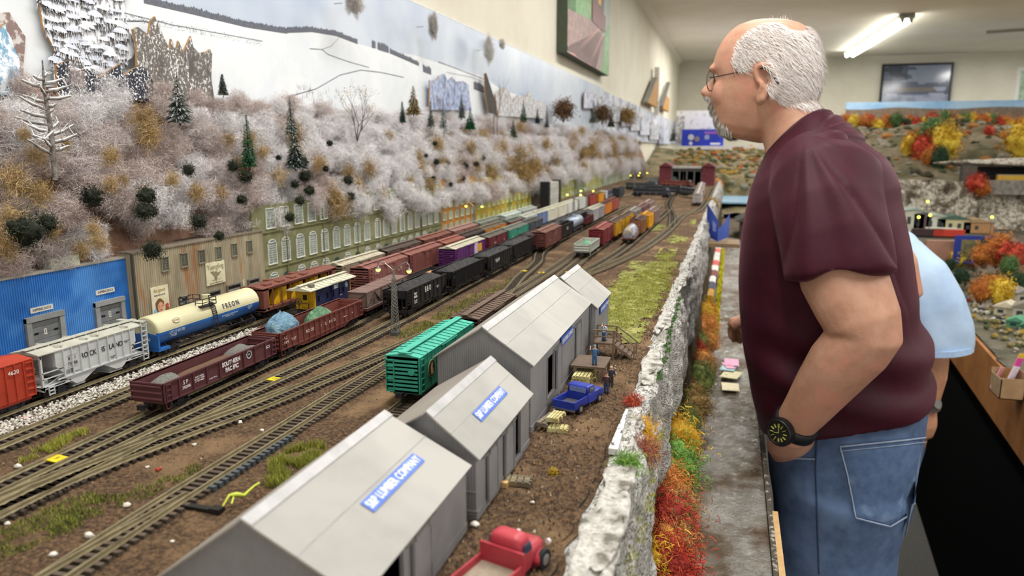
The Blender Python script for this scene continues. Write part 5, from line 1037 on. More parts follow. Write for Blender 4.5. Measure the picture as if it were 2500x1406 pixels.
# --- crated load on a flatcar
r = carroot(-.476, .872, 'brown flatcar loaded with long wooden braced crates', rz=.03, name='flatcar'); L = .150
MB().bx(-W2, W2, 0, L, .0105, .0135).bx(-.010, .010, .003, L, .007, .0105).build('car_body', P_('#5e3431'), r); MB().bx(-W2, W2, 0, L, .0135, .0142).build('plank_deck', M('#6d6157', .8, '#5c5148', 80, st=(.3, 3, 1)), r)
wc = M('#5d5048', .8, '#4e433d', 60); wl = M('#7b625a', .8, '#6b544e', 60)
for k, (a, b) in enumerate(((.004, .050), (.052, .098), (.100, .146))):
    cr = MB().bx(-.0135, .0135, a, b, .0145, .0345).bx(-.014, .014, a - .0004, b, .0340, .0352).build('crate', wl, r); g = MB()
    for yy in (a, (a + b) / 2, b - .0012): g.bx(.0135, .0143, yy, yy + .0014, .0145, .035)
    g.bar((.0140, a + .001, .0155), (.0140, (a + b) / 2, .0340), .0012).bar((.0140, (a + b) / 2, .0340), (.0140, b, .0155), .0012).bx(.0135, .0143, a, b, .0145, .0158).bx(-.0135, .0135, a - .0008, a, .0145, .0160).bar((-.0125, a - .0004, .0150), (.0125, a - .0004, .0335), .0012).bx(.0125, .0135, a - .0008, a, .0145, .035).bx(-.0135, -.0125, a - .0008, a, .0145, .035).bx(-.0135, .0135, a - .0008, a, .0335, .035)
    g.build('brace', wc, cr)
trucks(r, L); couplers(r, L)
# --- coal hoppers
hopper(-.4255, .886, .146, 'black coal hopper with large white B&O letters, nearest of the string', text=(('B & O', .0115, .50, .0165, dict(w=.75, off=.00012)), ('B&O\n65006', .0045, .20, .0150, dict(off=.0001)), ('CAPY 140000\nLD LMT 162\nLT WT 4720', .0018, .20, .0060, {}), ('LGTH 35-6\nCU FT', .0020, .75, .0130, {})))
hopper(-.4215, 1.047, .152, 'black ribbed coal hopper, second of the string', ribs=22, text=(('C', .0045, .05, .017, {}),))
hopper(-.418, 1.212, .152, 'black coal hopper with large faded letters, third of the string', ribs=10, text=(('N & W', .010, .35, .013, dict(w=.8)),))
hopper(-.420, 1.378, .150, 'black coal hopper heaped with coal, fourth of the string', ribs=14)
hopper(-.424, 1.545, .150, 'dark red brown coal hopper, fifth of the string', col='#4a2124')
hopper(-.426, 1.71, .150, 'distant black coal hopper behind the brown boxcar', ribs=14)
hopper(-.428, 1.88, .150, 'distant grey black hopper heaped with coal', col='#2c2b30')
hopper(-.43, 2.05, .150, 'faraway black hopper beside white boxcars', ribs=14)
# dark low gondola with planks
r = gondola(-.482, 1.035, .150, 'low black gondola carrying tan planks, behind the coal hoppers', '#2b282b', '#3a3536', .0215, 12)
MB().bx(-.013, .013, .02, .142, .0120, .0165).build('plank_load', M('#b98f64', .8, '#9c744c', 60, st=(3, .4, 1)), r)
# --- second track boxcars
boxcar(-.545, 1.014, .142, 'faded brown boxcar with pale railway logo, nearest of its row', '#865550', '#96655c', text=(('CANADIAN\nNATIONAL', .0030, .17, .0240, {}), ('578360', .0030, .17, .0130, {}), ('CN', .0115, .76, .0180, dict(w=1.1))), tc='#c9a8a2')
boxcar(-.546, 1.170, .150, 'faded brown boxcar, second of its row', '#77453f', '#95635a', tc='#b58f88')
boxcar(-.600, 1.03, .150, 'pale tan roofed boxcar beside the olive factory', '#8f7f6b', '#c4bda8')
boxcar(-.603, 1.20, .150, 'brown boxcar beside the olive factory doors', '#5b463d', '#5a4f47')
boxcar(-.604, 1.37, .15, 'dull brown boxcar at the end of the olive factory', '#6a3f36', '#8a5c50')
boxcar(-.544, 1.335, .110, 'orange brown boxcar behind the purple one', '#8d4b3c', '#9c6455')
boxcar(-.497, 1.262, .172, 'purple boxcar with cream roof and yellow emblem', '#5d2a68', '#c9c4b0', tc='#d9c9e0', rr=True)
r_ = bpy.data.objects['boxcar.009'] if 'boxcar.009' in bpy.data.objects else None
for o_ in [o for o in bpy.data.objects if o.get('label', '').startswith('purple boxcar')]:
    MB().bx(W2 + .0001, W2 + .0009, .126, .148, .022, .037).build('yellow_emblem', M('#e0a020', .5), o_); MB().bx(W2 + .0001, W2 + .0010, .104, .124, .011, .041).build('pale_panel', M('#c9b7d0', .5), o_)
boxcar(-.493, 1.448, .130, 'maroon boxcar between the purple and teal cars', '#6a2a30', '#6f6a60', text=(('ATSF', .006, .3, .018, {}), ('A', .008, .8, .018, {})))
boxcar(-.492, 1.592, .165, 'teal boxcar with grey roof in the middle of the yard', '#3f8f7c', '#7f8378', text=(('O', .008, .15, .016, {}),))
boxcar(-.4925, 1.772, .13, 'dark grey boxcar just beyond the teal one', '#4f5358', '#5f5f5a')
boxcar(-.546, 1.46, .12, 'black boxcar below the second lamp post', '#2b2624', '#4b3f38')
boxcar(-.548, 1.592, .160, 'orange boxcar with weathered brown roof', '#c4802c', '#766a58')
boxcar(-.604, 1.54, .16, 'dusty pink brown boxcar by the yellow building', '#8b5e55', '#a5837a')
boxcar(-.604, 1.72, .16, 'grey green boxcar by the yellow building', '#7d8176', '#8c9385')
boxcar(-.540, 1.77, .11, 'grey green roofed red boxcar behind the teal one', '#8b3a35', '#6b7268')
boxcar(-.538, 1.905, .118, 'white boxcar with grey lettering in the far row', '#bcc2cc', '#c6cabc', text=(('RBOX', .006, .6, .02, {}),), tc='#5a6478')
boxcar(-.538, 2.040, .100, 'blue and orange boxcar right of the white one', '#6d84b2', '#c9c8b6', text=(('BAR', .010, .5, .018, {}),), tc='#d38a4c')
boxcar(-.538, 2.152, .130, 'cream boxcar with yellow dot, right of the blue one', '#d8d6c6', '#d3d2bd', text=(('O', .012, .6, .018, {}),), tc='#d9a520')
boxcar(-.538, 2.294, .130, 'second cream boxcar with yellow dot', '#dcdac9', '#d3d2bd', text=(('O', .012, .6, .018, {}),), tc='#d9a520')
boxcar(-.537, 2.436, .15, 'large white boxcar at the head of the far row', '#e2e2dc', '#d8d8c8')
boxcar(-.600, 1.92, .16, 'pale grey green boxcar behind the white boxcar', '#b9c4ba', '#cfd8cf'); boxcar(-.600, 2.10, .16, 'pale grey boxcar behind the cream boxcars', '#aab0ae', '#bcc3bb')
boxcar(-.535, 2.62, .14, 'white boxcar below the ochre building', '#d3d7d2', '#c3c7bc')
boxcar(-.532, 2.80, .16, 'red boxcar below the green buildings far away', '#a03f38', '#7d4a40'); boxcar(-.527, 2.97, .13, 'golden yellow boxcar beside the far red one', '#d9971c', '#8a7a50')
# --- fifth track
boxcar(-.403, 1.572, .160, 'brown boxcar with ribbed roof standing forward of its row', '#6d403a', '#8f6a5c', text=(('CPR', .004, .25, .012, {}), ('PR\nOP\nEL', .0045, .62, .022, {})), tc='#b9a09a')
hopper(-.408, 1.745, .15, 'black hopper with white letters behind the brown boxcar', text=(('N S', .012, .5, .014, {}),), load=False)
boxcar(-.41, 2.20, .10, 'grey boxcar beyond the silver tank car', '#a9a6a8', '#c5c2b6', rr=True); boxcar(-.41, 2.31, .10, 'second grey boxcar beyond the silver tank car', '#9b9494', '#bab5aa'); boxcar(-.412, 2.43, .15, 'orange boxcar far up the fifth track', '#cf7f28', '#6d4a3c'); boxcar(-.412, 2.60, .15, 'reddish boxcar far up the fifth track', '#a5534a', '#8a4f46')
def tank(x, y, L, label, col, rz=0):
    r = carroot(x, y, label, rz, name='tank_car'); g = MB(); g.loft([[(.015 * q * cos(2 * pi * k / 20), yy, .026 + .015 * q * sin(2 * pi * k / 20)) for k in range(20)] for yy, q in ((0, .3), (.002, .85), (.005, 1), (L - .005, 1), (L - .002, .85), (L, .3))]).build('tank_shell', P_(col, .3), r)
    MB().cyl((0, L / 2, .038), (0, L / 2, .046), .006, 14).build('dome', P_(col, .3), r); MB().bx(-.014, .014, 0, L, .0085, .0110).build('underframe', CB, r); trucks(r, L); couplers(r, L); return r
tank(-.410, 1.925, .135, 'silver blue tank car behind the black hopper', '#8d9bb0')
gondola(-.408, 2.07, .12, 'maroon gondola under the grey boxcars', '#5a2426', '#5a2426', .03)
# --- sixth track
r = gondola(-.292, 1.508, .112, 'short pale grey gondola with green load, nearest of the right row', '#b5b8ae', '#8f918a', .0290, 9)
tarp(-.290, 1.548, .0135, .024, .0190, M('#4f8a68', .4, '#6aa882', 200, bump=1, bsc=300), 'green wrapped load in the pale grey gondola', 4, z=.018)
boxcar(-.290, 1.662, .150, 'dark red boxcar behind the pale grey gondola', '#7d2a2e', '#9a564e', rr=True)
boxcar(-.286, 1.832, .150, 'yellow boxcar with brown roof behind the dark red one', '#c99a24', '#6a5648', tc='#6a4a20'); boxcar(-.283, 1.998, .150, 'second yellow boxcar with brown roof', '#cf9f20', '#6d5c4a'); boxcar(-.280, 2.17, .15, 'grey boxcar behind the yellow ones', '#8a8784', '#98948a'); boxcar(-.277, 2.34, .15, 'mauve brown boxcar far behind the yellow ones', '#7b5458', '#8a6a66'); boxcar(-.274, 2.51, .15, 'faded pink grey boxcar at the end of the right row', '#9a7f7c', '#a08b84')
# --- seventh track: flatcar with printed tarp load and more
r = carroot(-.232, 1.775, 'flatcar with rounded blue and tan tarped load on the curved siding', name='flatcar', rz=.03); L = .12
MB().bx(-W2, W2, 0, L, .010, .0135).build('car_body', P_('#7b5a4c'), r)
g = MB(); g.loft([[(.0155 * cos(pi * k / 14) * q, yy, .0138 + .0235 * sin(pi * k / 14) * q) for k in range(15)] for yy, q in ((.004, .7), (.010, 1), (.055, 1.02), (.112, 1), (.118, .7))]); g.build('tarp_load', M('#9a8f74', .4, '#46609a', 55, .46, .52, c3='#c9c3b2', sc3=60), r); trucks(r, L); couplers(r, L)
boxcar(-.231, 1.915, .11, 'tan brown boxcar behind the tarped flatcar', '#8d5c3c', '#5b4238', rz=.01); boxcar(-.227, 2.045, .115, 'bright yellow boxcar near the end of the curved siding', '#e3a514', '#c48f1c'); boxcar(-.225, 2.19, .15, 'grey brown boxcar beyond the bright yellow one', '#8b7470', '#957f78')
# --- siding behind the sheds
boxcar(-.2740, .583, .143, 'teal green boxcar beside the lumber sheds with round goat style emblem', '#2b8a72', '#43ab95', text=(), ribs=1, zt=.0425, endc='#3a9f88')
for o_ in [o for o in bpy.data.objects if o.get('label', '').startswith('teal green boxcar')]:
    o_['label'] = 'teal green boxcar beside the lumber sheds with round dark emblem on its side'
    e = MB().prism([(.0255 + .0082 * cos(t * pi / 12), .0265 + .0082 * sin(t * pi / 12)) for t in range(24)], 'x', W2 + .0005, W2 + .0008).build('round_emblem', M('#b7a06a', .5), o_)
    MB().prism([(.0255 + .0074 * cos(t * pi / 12), .0265 + .0074 * sin(t * pi / 12)) for t in range(24)], 'x', W2 + .0008, W2 + .0010).build('emblem_disc', M('#1d2a22', .5), e)
    MB().prism([(.0235, .0205), (.0285, .0215), (.0280, .0250), (.0265, .0275), (.0275, .0310), (.0255, .0325), (.0240, .0300), (.0225, .0265)], 'x', W2 + .0010, W2 + .0012).build('emblem_figure', M('#b79a5e', .5), e)
boxcar(-.2725, .740, .145, 'dark brown boxcar with strongly ribbed roof behind the teal one', '#4b382f', '#5f4b3e', rr=True)
# --- locomotives far away
def loco(x, y, L, label, col, c2='#2a2a2e', rz=0):
    r = carroot(x, y, label, rz, cat='locomotive', name='locomotive', grp='locomotives at the far end')
    MB().bx(-.013, .013, 0, L, .010, .0145).build('frame', CB, r); MB().bx(-.0105, .0105, .030, L - .004, .0145, .040).bx(-.0105, .0105, .004, .014, .0145, .032).build('hood', P_(col), r)
    MB().bx(-.016, .016, .014, .032, .0145, .046).bx(-.012, -.002, .0136, .014, .036, .043, 1).bx(.002, .012, .0136, .014, .036, .043, 1).build('cab', [P_(c2), M('#8fa0a8', .2)], r)
    g = MB()
    for s in (-1, 1):
        for yy in lsp(0, L, .03): g.bar((s * .0155, yy, .012), (s * .0155, yy, .024), .0006)
        g.bar((s * .0155, 0, .024), (s * .0155, L, .024), .0006)
    g.build('handrail', M('#c9c9c0', .5), r); trucks(r, L); couplers(r, L); return r
for px, py, lab, c, c2, rz in ((1636, 486, 'black locomotive, leftmost of the far group', '#2d3038', '#3a3d46', 1.2), (1668, 478, 'dark locomotive in the middle of the far group', '#1f2330', '#26262c', 1.45), (1712, 486, 'dark blue grey locomotive, rightmost of the far group', '#39404f', '#2a2f3c', .5), (1608, 468, 'small dark switcher left of the far group', '#3d4548', '#474b4d', 1.3), (1690, 462, 'brown red locomotive behind the middle ones', '#7b3a30', '#5a3530', 1.1), (1655, 452, 'grey locomotive behind the far group', '#6d7372', '#505654', 1.5)):
    p = atZ(px, py); loco(p.x, p.y, .19, lab, c, c2, rz)
loco(-.52, 3.12, .19, 'dark blue diesel locomotive below the far buildings', '#2b3354', '#dadada'); boxcar(-.5, 3.36, .16, 'last dark boxcar beyond the blue locomotive', '#3a3f46', '#4a4a48')
# long train at the far right edge of the yard
for k in range(6): boxcar(-.128 - k * .004, 3.05 + k * .175, .155, ('white and grey', 'maroon', 'pink grey', 'white', 'dark red', 'grey')[k] + ' boxcar in the long train by the far right rim', ('#c9c4c0', '#7b3038', '#b58d8c', '#d3cfca', '#6a2a30', '#8f8c8a')[k], '#b5aca6')
# engine house
b = root('engine_house', (atZ(1682, 446).x, 4.75, 0), 'maroon engine house with dark stalls and grey roof at the end of the yard', 'building')
mr = M('#6e3038', .8, '#5c272f', 30)
for i, xx in enumerate((-.165, .095)): MB().bx(xx, xx + .075, 0, .3, 0, .115).prism([(xx - .005, .115), (xx + .08, .115), (xx + .0375, .14)], 'y', -.01, .31).build('brick_tower', mr, b)
MB().bx(-.09, .095, .02, .3, .085, .105).bx(-.09, .095, .02, .03, .105, .120, 1).build('lintel_roof', [M('#3f3c3a', .8), M('#b8b4ae', .6)], b)
for xx in (-.09, -.045, 0, .045, .088): MB().bx(xx, xx + .008, .01, .03, 0, .085).build('stall_post', M('#5d5a57', .7), b)
MB().bx(-.09, .095, .28, .3, 0, .085).build('dark_interior', M('#14100f', .9), b)
tt = tag(MB().cyl((-.30, 3.95, 0), (-.30, 3.95, .004), .13, 40).bx(-.42, -.18, 3.935, 3.965, .004, .012).build('turntable', M('#5a4a3c', .8)), 'round turntable pit in front of the engine house', 'turntable')
# ================================================================ lumber company sheds, workers, trucks, pallets
SW = M('#919194', .6, '#88888b', 40); SR = M('#9e9d98', .6, '#969590', 16, c3='#a6a5a0', sc3=7); SL_ = M('#8f8a83', .75, '#867f78', 14); RIDGE = M('#b0b0b1', .5); SIGN = M('#4468c8', .5, '#4f74d0', 80); SGT = M('#eef0f6', .5)
def shed(x0, x1, y0, y1, ze, zr, label, doors=(), openings=(), sign=None, xr=None, zl=None, base=.006, grp='lumber company sheds'):
    """x0 left wall, x1 right wall, ridge zr above the middle; walls with ribs; openings in the right wall (ya, yb, z0, z1)"""
    zl = zl or ze; s = root('lumber_shed', (x1, y0, 0), label, 'shed', grp); W = x1 - x0; L = y1 - y0; xm = -W / 2 if xr is None else xr - x1
    # right wall with openings, built from bands
    g = MB(); ys_ = sorted(openings); cur = 0
    for (a, b_, z0, z1) in ys_: g.bx(-.0012, 0, cur, a, 0, ze).bx(-.0012, 0, a, b_, 0, z0).bx(-.0012, 0, a, b_, z1, ze); cur = b_
    g.bx(-.0012, 0, cur, L, 0, ze)
    for k in range(3): g.bx(0, .0006, 0, L, .001 + k * .0020, .0022 + k * .0020)
    g.build('side_wall', SW, s)
    MB().bx(-W, -W + .0012, 0, L, 0, zl).build('side_wall', SW, s)
    slope = lambda t: (zl + (zr - zl) * (t + W) / (xm + W)) if t < xm else (ze + (zr - ze) * (t) / xm)
    for yy, sg in ((0, 1), (L, -1)):
        g = MB(); corr(g, yy, -W, 0, .0, slope, .0019, .00055 * sg, 0, 'y')
        g.add([(-W, yy + .0003 * sg, 0), (0, yy + .0003 * sg, 0), (0, yy + .0003 * sg, ze), (xm, yy + .0003 * sg, zr), (-W, yy + .0003 * sg, zl)], [(0, 1, 2, 3, 4)])
        if yy == 0:
            for k in range(4): g.bx(-W, .0006, -.0010, .0002, .0005 + k * .002, .0016 + k * .002)
            g.bx(-W, 0, -.0009, 0, ze * .45, ze * .45 + .0005)
        g.build('gable_wall', M('#8d8d8f', .6, '#858587', 40), s)
    ov = .0030; t_ = .0011; nx = Vector((zr - ze, 0, -xm)).normalized()
    def panel(xa, za, xb, zb, m, nm):
        d = Vector((xb - xa, 0, zb - za)).normalized(); e = (xb + d.x * ov, zb + d.z * ov); n = Vector((-d.z, 0, d.x)) * t_ * (1 if xb > xa else -1)
        g = MB().prism([(xa, za), e, (e[0] + n.x, e[1] + n.z), (xa + n.x, za + n.z)], 'y', -.0022, L + .0022)
        if nm == 'r':
            for f_ in (.5,): c = (xa + (xb - xa) * f_, za + (zb - za) * f_); g.bx(c[0] - .0002, c[0] + .0002, -.0022, L + .0022, c[1] + t_, c[1] + t_ + .0006, 1)
            for f_ in ((.47,) if L > .2 else ()): g.prism([(xa, za + t_ * 1.12), (xb, zb + t_ * 1.12), (xb, zb + t_ * 1.3), (xa, za + t_ * 1.3)], 'y', L * f_, L * f_ + .0004, 1)
        return g.build('roof_panel', [m, RIDGE], s)
    pr = panel(xm, zr, 0, ze, SR, 'r'); panel(xm, zr, -W, zl, SL_, 'l')
    d1 = Vector((-xm, 0, ze - zr)).normalized(); n1 = Vector((-d1.z, 0, d1.x)) * .0016
    MB().prism([(xm, zr + .0012), (xm + d1.x * .006, zr + d1.z * .006 + .0014), (xm + d1.x * .006, zr + d1.z * .006 + .0021), (xm, zr + .0022), (xm - .003, zr - .0004), (xm - .003, zr - .0012)], 'y', -.0026, L + .0026).build('ridge_cap', RIDGE, s)
    for (a, b_, z0, z1) in openings:
        f = MB().bx(0, .0010, a - .0012, a, z0, z1 + .001).bx(0, .0010, b_, b_ + .0012, z0, z1 + .001).bx(0, .0012, a - .0015, b_ + .0015, z0 - .0012, z0).build('door_frame', SW, s)
    for (a, b_, z0, z1) in doors:
        d = MB().bx(.0008, .0020, a, b_, z0, z1).bx(.0020, .0026, a, a + .0012, z0, z1).bx(.0020, .0026, b_ - .0012, b_, z0, z1).build('sliding_door', SW, s)
        MB().bx(.0004, .0020, a - .008, b_ + .008, z1 + .0006, z1 + .0014).bx(.0018, .0028, a + .002, a + .0034, z1 - .001, z1 + .002).bx(.0018, .0028, b_ - .0034, b_ - .002, z1 - .001, z1 + .002).build('door_track', M('#8a8a88', .5), s)
    if sign:
        kind, yc, ln = sign
        if kind == 'roof':
            f_ = .60; ang = math.atan2(zr - ze, -xm); c = Vector((xm * (1 - f_), yc, ze + (zr - ze) * (1 - f_) )) + Vector((sin(ang), 0, cos(ang))) * (t_ + .0004)
            o = MB().bx(-ln / 2, ln / 2, -.0042, .0042, 0, .0003).build('company_sign', SIGN, s, c); o.rotation_euler = (ang, 0, pi / 2); o.rotation_euler = Matrix(((0, -cos(ang), sin(ang)), (1, 0, 0), (0, sin(ang), cos(ang)))).to_euler() if 0 else Matrix(((0, -cos(ang), sin(ang)), (1, 0, 0), (0, sin(ang), cos(ang)))).to_euler()
            t = txt('S&P LUMBER COMPANY', .0072, SGT, o, (0, -.0001, .0004), (0, 0, 0), w=ln / .080, off=.00012)
        else:
            o = MB().bx(0, .0012, yc - ln / 2, yc + ln / 2, ze - .0135, ze - .0045).build('company_sign', SIGN, s, (.0010, 0, 0)); txt('S&P LUMBER COMPANY', .0060, SGT, o, (.0013, yc, ze - .009), RX, w=ln / .068, off=.0001)
    MB().bx(-W, 0, 0, L, -.002, .0008).build('floor_slab', M('#8a8378', .9), s)
    return s
s3 = shed(-.229, -.147, .5535, .806, .0605, .0875, 'largest grey lumber shed with open doorway, behind the blue pickup', openings=((.054, .080, .014, .049),), doors=((.086, .106, .012, .050), (.176, .200, .012, .050)), sign=('wall', .130, .050))
# lumber stacked inside, seen through the doorway
for k in range(5): tag(MB().bx(0, .030, -.012, .012, 0, .0052).build('lumber_stack', M('#d3bd86' if k % 2 else '#e2cf9b', .8, '#b79c66', 90, st=(1, 1, 6)), None, (-.183, .6215, .001 + k * .0058)), 'stack of yellow lumber inside the largest shed, layer %s' % ('at the floor', 'second from the floor', 'in the middle', 'second from the top', 'at the top')[k], 'lumber')
s4 = shed(-.222, -.140, .812, .905, .0540, .0850, 'grey wooden office annex with blue sign behind the largest shed', sign=('wall', .050, .055))
tag(s4, 'grey office annex with white weathered roof behind the largest shed')
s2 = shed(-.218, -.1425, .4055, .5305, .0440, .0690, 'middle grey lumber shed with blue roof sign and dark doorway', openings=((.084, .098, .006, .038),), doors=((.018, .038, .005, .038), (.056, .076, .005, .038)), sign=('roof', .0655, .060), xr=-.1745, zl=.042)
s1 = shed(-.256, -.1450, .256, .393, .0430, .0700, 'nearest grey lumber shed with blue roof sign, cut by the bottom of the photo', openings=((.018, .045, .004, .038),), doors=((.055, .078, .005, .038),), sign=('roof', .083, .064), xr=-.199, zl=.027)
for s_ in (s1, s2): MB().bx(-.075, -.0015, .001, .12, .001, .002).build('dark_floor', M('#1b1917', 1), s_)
# loading platform with posts beside the largest shed
WD = M('#6d5c4e', .8, '#5b4c40', 60, st=(1, 6, 1)); WD2 = M('#7d6a58', .8, '#6a5848', 90)
p = root('loading_platform', (-.1465, .700, 0), 'brown loading platform at the wall of the largest shed', 'platform')
g = MB()
for k in range(12): g.bx(.001, .036, k * .0034, k * .0034 + .0031, .0155, .0175)
g.build('deck', WD, p)
for xx, yy in ((.034, .001), (.034, .039), (.006, .001), (.006, .039)): MB().bx(xx - .0014, xx + .0014, yy - .0014, yy + .0014, 0, .0155).build('post', WD2, p)
# stairs with rails by the annex
p = root('wooden_stairs', (-.139, .790, 0), 'small brown wooden stair landing with handrails beside the annex', 'stairs')
MB().bx(0, .024, 0, .026, .0165, .0185).build('landing', WD, p)
for xx, yy in ((.001, .001), (.023, .001), (.023, .025), (.001, .025)): MB().bx(xx - .0009, xx + .0009, yy - .0009, yy + .0009, 0, .033).build('post', WD2, p)
g = MB()
for z in (.0255, .0325): g.bar((.001, .001, z), (.023, .001, z), .0013); g.bar((.001, .025, z), (.023, .025, z), .0013)
g.build('handrail', WD2, p)
for k in range(5): MB().bx(.024 + k * .0045, .0288 + k * .0045, .003, .023, .0145 - k * .0032, .0155 - k * .0032).build('step', WD, p)
for yy in (.002, .024):
    MB().bar((.024, yy, .0160), (.046, yy, .001), .0012, .0030).build('stringer', WD2, p); MB().bar((.024, yy, .0325), (.046, yy, .0170), .0013).bar((.046, yy, 0), (.046, yy, .0175), .0015).bar((.024, yy, .0255), (.046, yy, .0095), .0009).build('handrail', WD2, p)
# tiny painted workers
SKIN = M('#d9a887', .6)
def worker(x, y, z, rz, label, shirt, pants, hat=None, armup=0, bib=None, s=1.0):
    w_ = root('worker_figurine', (x, y, z), label, 'figurine', 'painted worker figurines', rz); h = .0208 * s
    g = MB()
    for sx in (-1, 1): g.tube([(sx * .0014, 0, .0006), (sx * .0014, .0002, h * .25), (sx * .0010, 0, h * .5)], [.0011, .0012, .0015], 8)
    g.loft([[(a * cos(2 * pi * k / 12), b_ * sin(2 * pi * k / 12), z_) for k in range(12)] for a, b_, z_ in ((.0021, .0015, h * .46), (.0022, .0015, h * .56), (.0027, .0016, h * .74), (.0022, .0013, h * .81), (.0009, .0009, h * .84))])
    for sx in (-1, 1):
        e = (sx * .0040, -.0006, h * .60); hd = (sx * .0036, -.0026, h * .50)
        if armup and sx == armup: e = (sx * .0048, -.0010, h * .72); hd = (sx * .0044, -.0022, h * .93)
        g.tube([(sx * .0026, 0, h * .79), e, hd], [.0009, .0008, .0006], 7)
    g.loft([[(a * cos(2 * pi * k / 12), -.0002 + a * sin(2 * pi * k / 12), z_) for k in range(12)] for a, z_ in ((.0008, h * .82), (.0012, h * .87), (.00135, h * .92), (.0011, h * .97), (.0004, h))])
    col = [M(pants, .7), M(shirt, .7), SKIN, M('#3c2a20', .7)]; o = g.build('body', col, w_)
    for pl in o.data.polygons:
        c = pl.center; pl.material_index = 0 if c.z < h * .5 else (1 if c.z < h * .815 else (2 if c.z < h * .95 or c.y < -.0006 else 3))
        if abs(c.x) > .0030 and (c.z < h * .53 or c.z > h * .86): pl.material_index = 2
        if c.z < .0011: pl.material_index = 3
    g = MB()
    for sx in (-1, 1): g.bx(sx * .0014 - .0010, sx * .0014 + .0010, -.0022, .0011, 0, .0010)
    g.build('shoes', M('#2a2019', .7), w_)
    if bib: MB().bx(-.0019, .0019, -.0019, -.0015, h * .5, h * .72).bx(-.0017, -.0011, -.0016, .0016, h * .7, h * .815).bx(.0011, .0017, -.0016, .0016, h * .7, h * .815).build('overall_bib', M(bib, .7), w_)
    if hat: MB().lathe([(.0016, h * .955), (.0014, h * .99), (.0006, h * 1.01)], 12, c=(0, -.0002, 0)).bx(-.0011, .0011, -.0026, -.0010, h * .955, h * .963).build('cap', M(hat, .7), w_)
    return w_
worker(-.128, .800, .0185, 2.6, 'worker in white shirt and blue overalls waving on the stair landing', '#e3e6ea', '#3f5f86', '#2f7d84', armup=1, bib='#3f5f86')
worker(-.122, .707, .0175, 3.3, 'worker in blue work clothes waving on the loading platform', '#3f6a92', '#3a6490', '#5f8a94', armup=1)
worker(atZ(1480, 962).x, atZ(1480, 962).y, .001, 3.0, 'worker in brown shirt and jeans with his back turned beside the pickup', '#4b3537', '#35486b', '#3a2f2c')
worker(atZ(1487, 948).x + .001, atZ(1487, 948).y + .004, .001, 0.2, 'worker in dark jacket facing the brown shirted one', '#35353d', '#33312f', '#b9a27e')
# pallets
def pallet(x, y, z, rz, sx, sy, n, col, label, name='pallet', grp='wooden pallets near the sheds'):
    p_ = root(name, (x, y, z), label, 'pallet', grp, rz); m = M(col, .8, '#a89a68' if col > '#c' else '#5f574a', 70, st=(1, 3, 1))
    for k in range(n): MB().bx(-sx / 2 + sx * k / n, -sx / 2 + sx * (k + .78) / n, -sy / 2, sy / 2, .0026, .0036).build('board', m, p_)
    for yy in (-sy / 2 + .0010, 0, sy / 2 - .0010): MB().bx(-sx / 2 - .0006, sx / 2 + .0002, yy - .0010, yy + .0010, 0, .0026).build('runner', m, p_)
    return p_
a = atZ(1430, 935)
for k in range(3): pallet(a.x - .002, a.y, k * .0038, -.10 + .05 * k, .0175, .030, 5, '#c9c48c', 'pale yellow pallet %s of the stack below the platform' % ('at the bottom', 'in the middle', 'on top')[k])
a = atZ(1363, 1052); pallet(a.x, a.y, .0005, .08, .0165, .0115, 5, '#c9c48c', 'pale pallet lying flat under the other boards by the middle shed')
a = atZ(1352, 1030); pallet(a.x - .002, a.y - .012, .0042, -.20, .010, .026, 2, '#857a68', 'grey brown narrow pallet leaning over the flat one'); a = atZ(1372, 1030); pallet(a.x - .002, a.y - .014, .0080, -.12, .0105, .019, 4, '#cfca94', 'pale yellow narrow pallet on top of the pile by the largest shed')
a = atZ(1258, 1180); pallet(a.x + .002, a.y, .0005, .1, .019, .011, 4, '#85795a', 'brown pallet lying beside the nearest shed wall'); a = atZ(1226, 1190); tag(MB().bx(-.004, .004, -.002, .002, 0, .004).build('wooden_block', M('#c9a670', .8), None, (a.x, a.y, .0005)), 'small tan wooden block between shed and brown pallet', 'block')
# vehicles: x across, y forward
def rbox(g, prof, x, m=0, n=3, r=.0012):
    """side profile (y, z) pushed across with rounded shoulders"""
    cx = sum(p_[0] for p_ in prof) / len(prof); cz = sum(p_[1] for p_ in prof) / len(prof); rings = []
    for xx, q in ((-x, .93), (-x + r * .4, .985), (-x + r, 1), (x - r, 1), (x - r * .4, .985), (x, .93)): rings.append([(xx, cx + (a_ - cx) * q, cz + (b_ - cz) * q) for a_, b_ in prof])
    g.loft(rings, m, True, True)
def wheel(v, x, y, r, w_=.0022):
    t = MB().cyl((x - w_ / 2, y, r), (x + w_ / 2, y, r), r, 20).build('wheel', M('#1c1b1c', .8), v); s = 1 if x > 0 else -1
    MB().cyl((x + s * w_ / 2, y, r), (x + s * (w_ / 2 + .0003), y, r), r * .55, 14).build('hubcap', M('#b9bcc0', .3, metal=.7), t)
PB = M('#2b3fa8', .4, '#2436952'[:7], 40)
a = Vector((-.1225, .632, .0006)); v = root('pickup_truck', a, 'blue toy pickup truck parked beside the largest shed', 'pickup truck', None, -.30); L = .056
hw = .0112
g = MB(); g.bx(-hw, hw, -.028, -.0025, .0052, .0066); g.bx(-hw, -hw + .0013, -.028, -.0025, .0052, .0128).bx(hw - .0013, hw, -.028, -.0025, .0052, .0128).bx(-hw, hw, -.0035, -.0025, .0052, .0135); g.build('cargo_bed', PB, v)
MB().bx(-hw + .0002, hw - .0002, -.0286, -.0276, .0052, .0126).build('tailgate', PB, v); g = MB(); rbox(g, [(-.003, .0045), (.027, .0045), (.028, .0070), (.0272, .0120), (.012, .0134), (-.003, .0134)], hw); g.build('lower_body', PB, v)
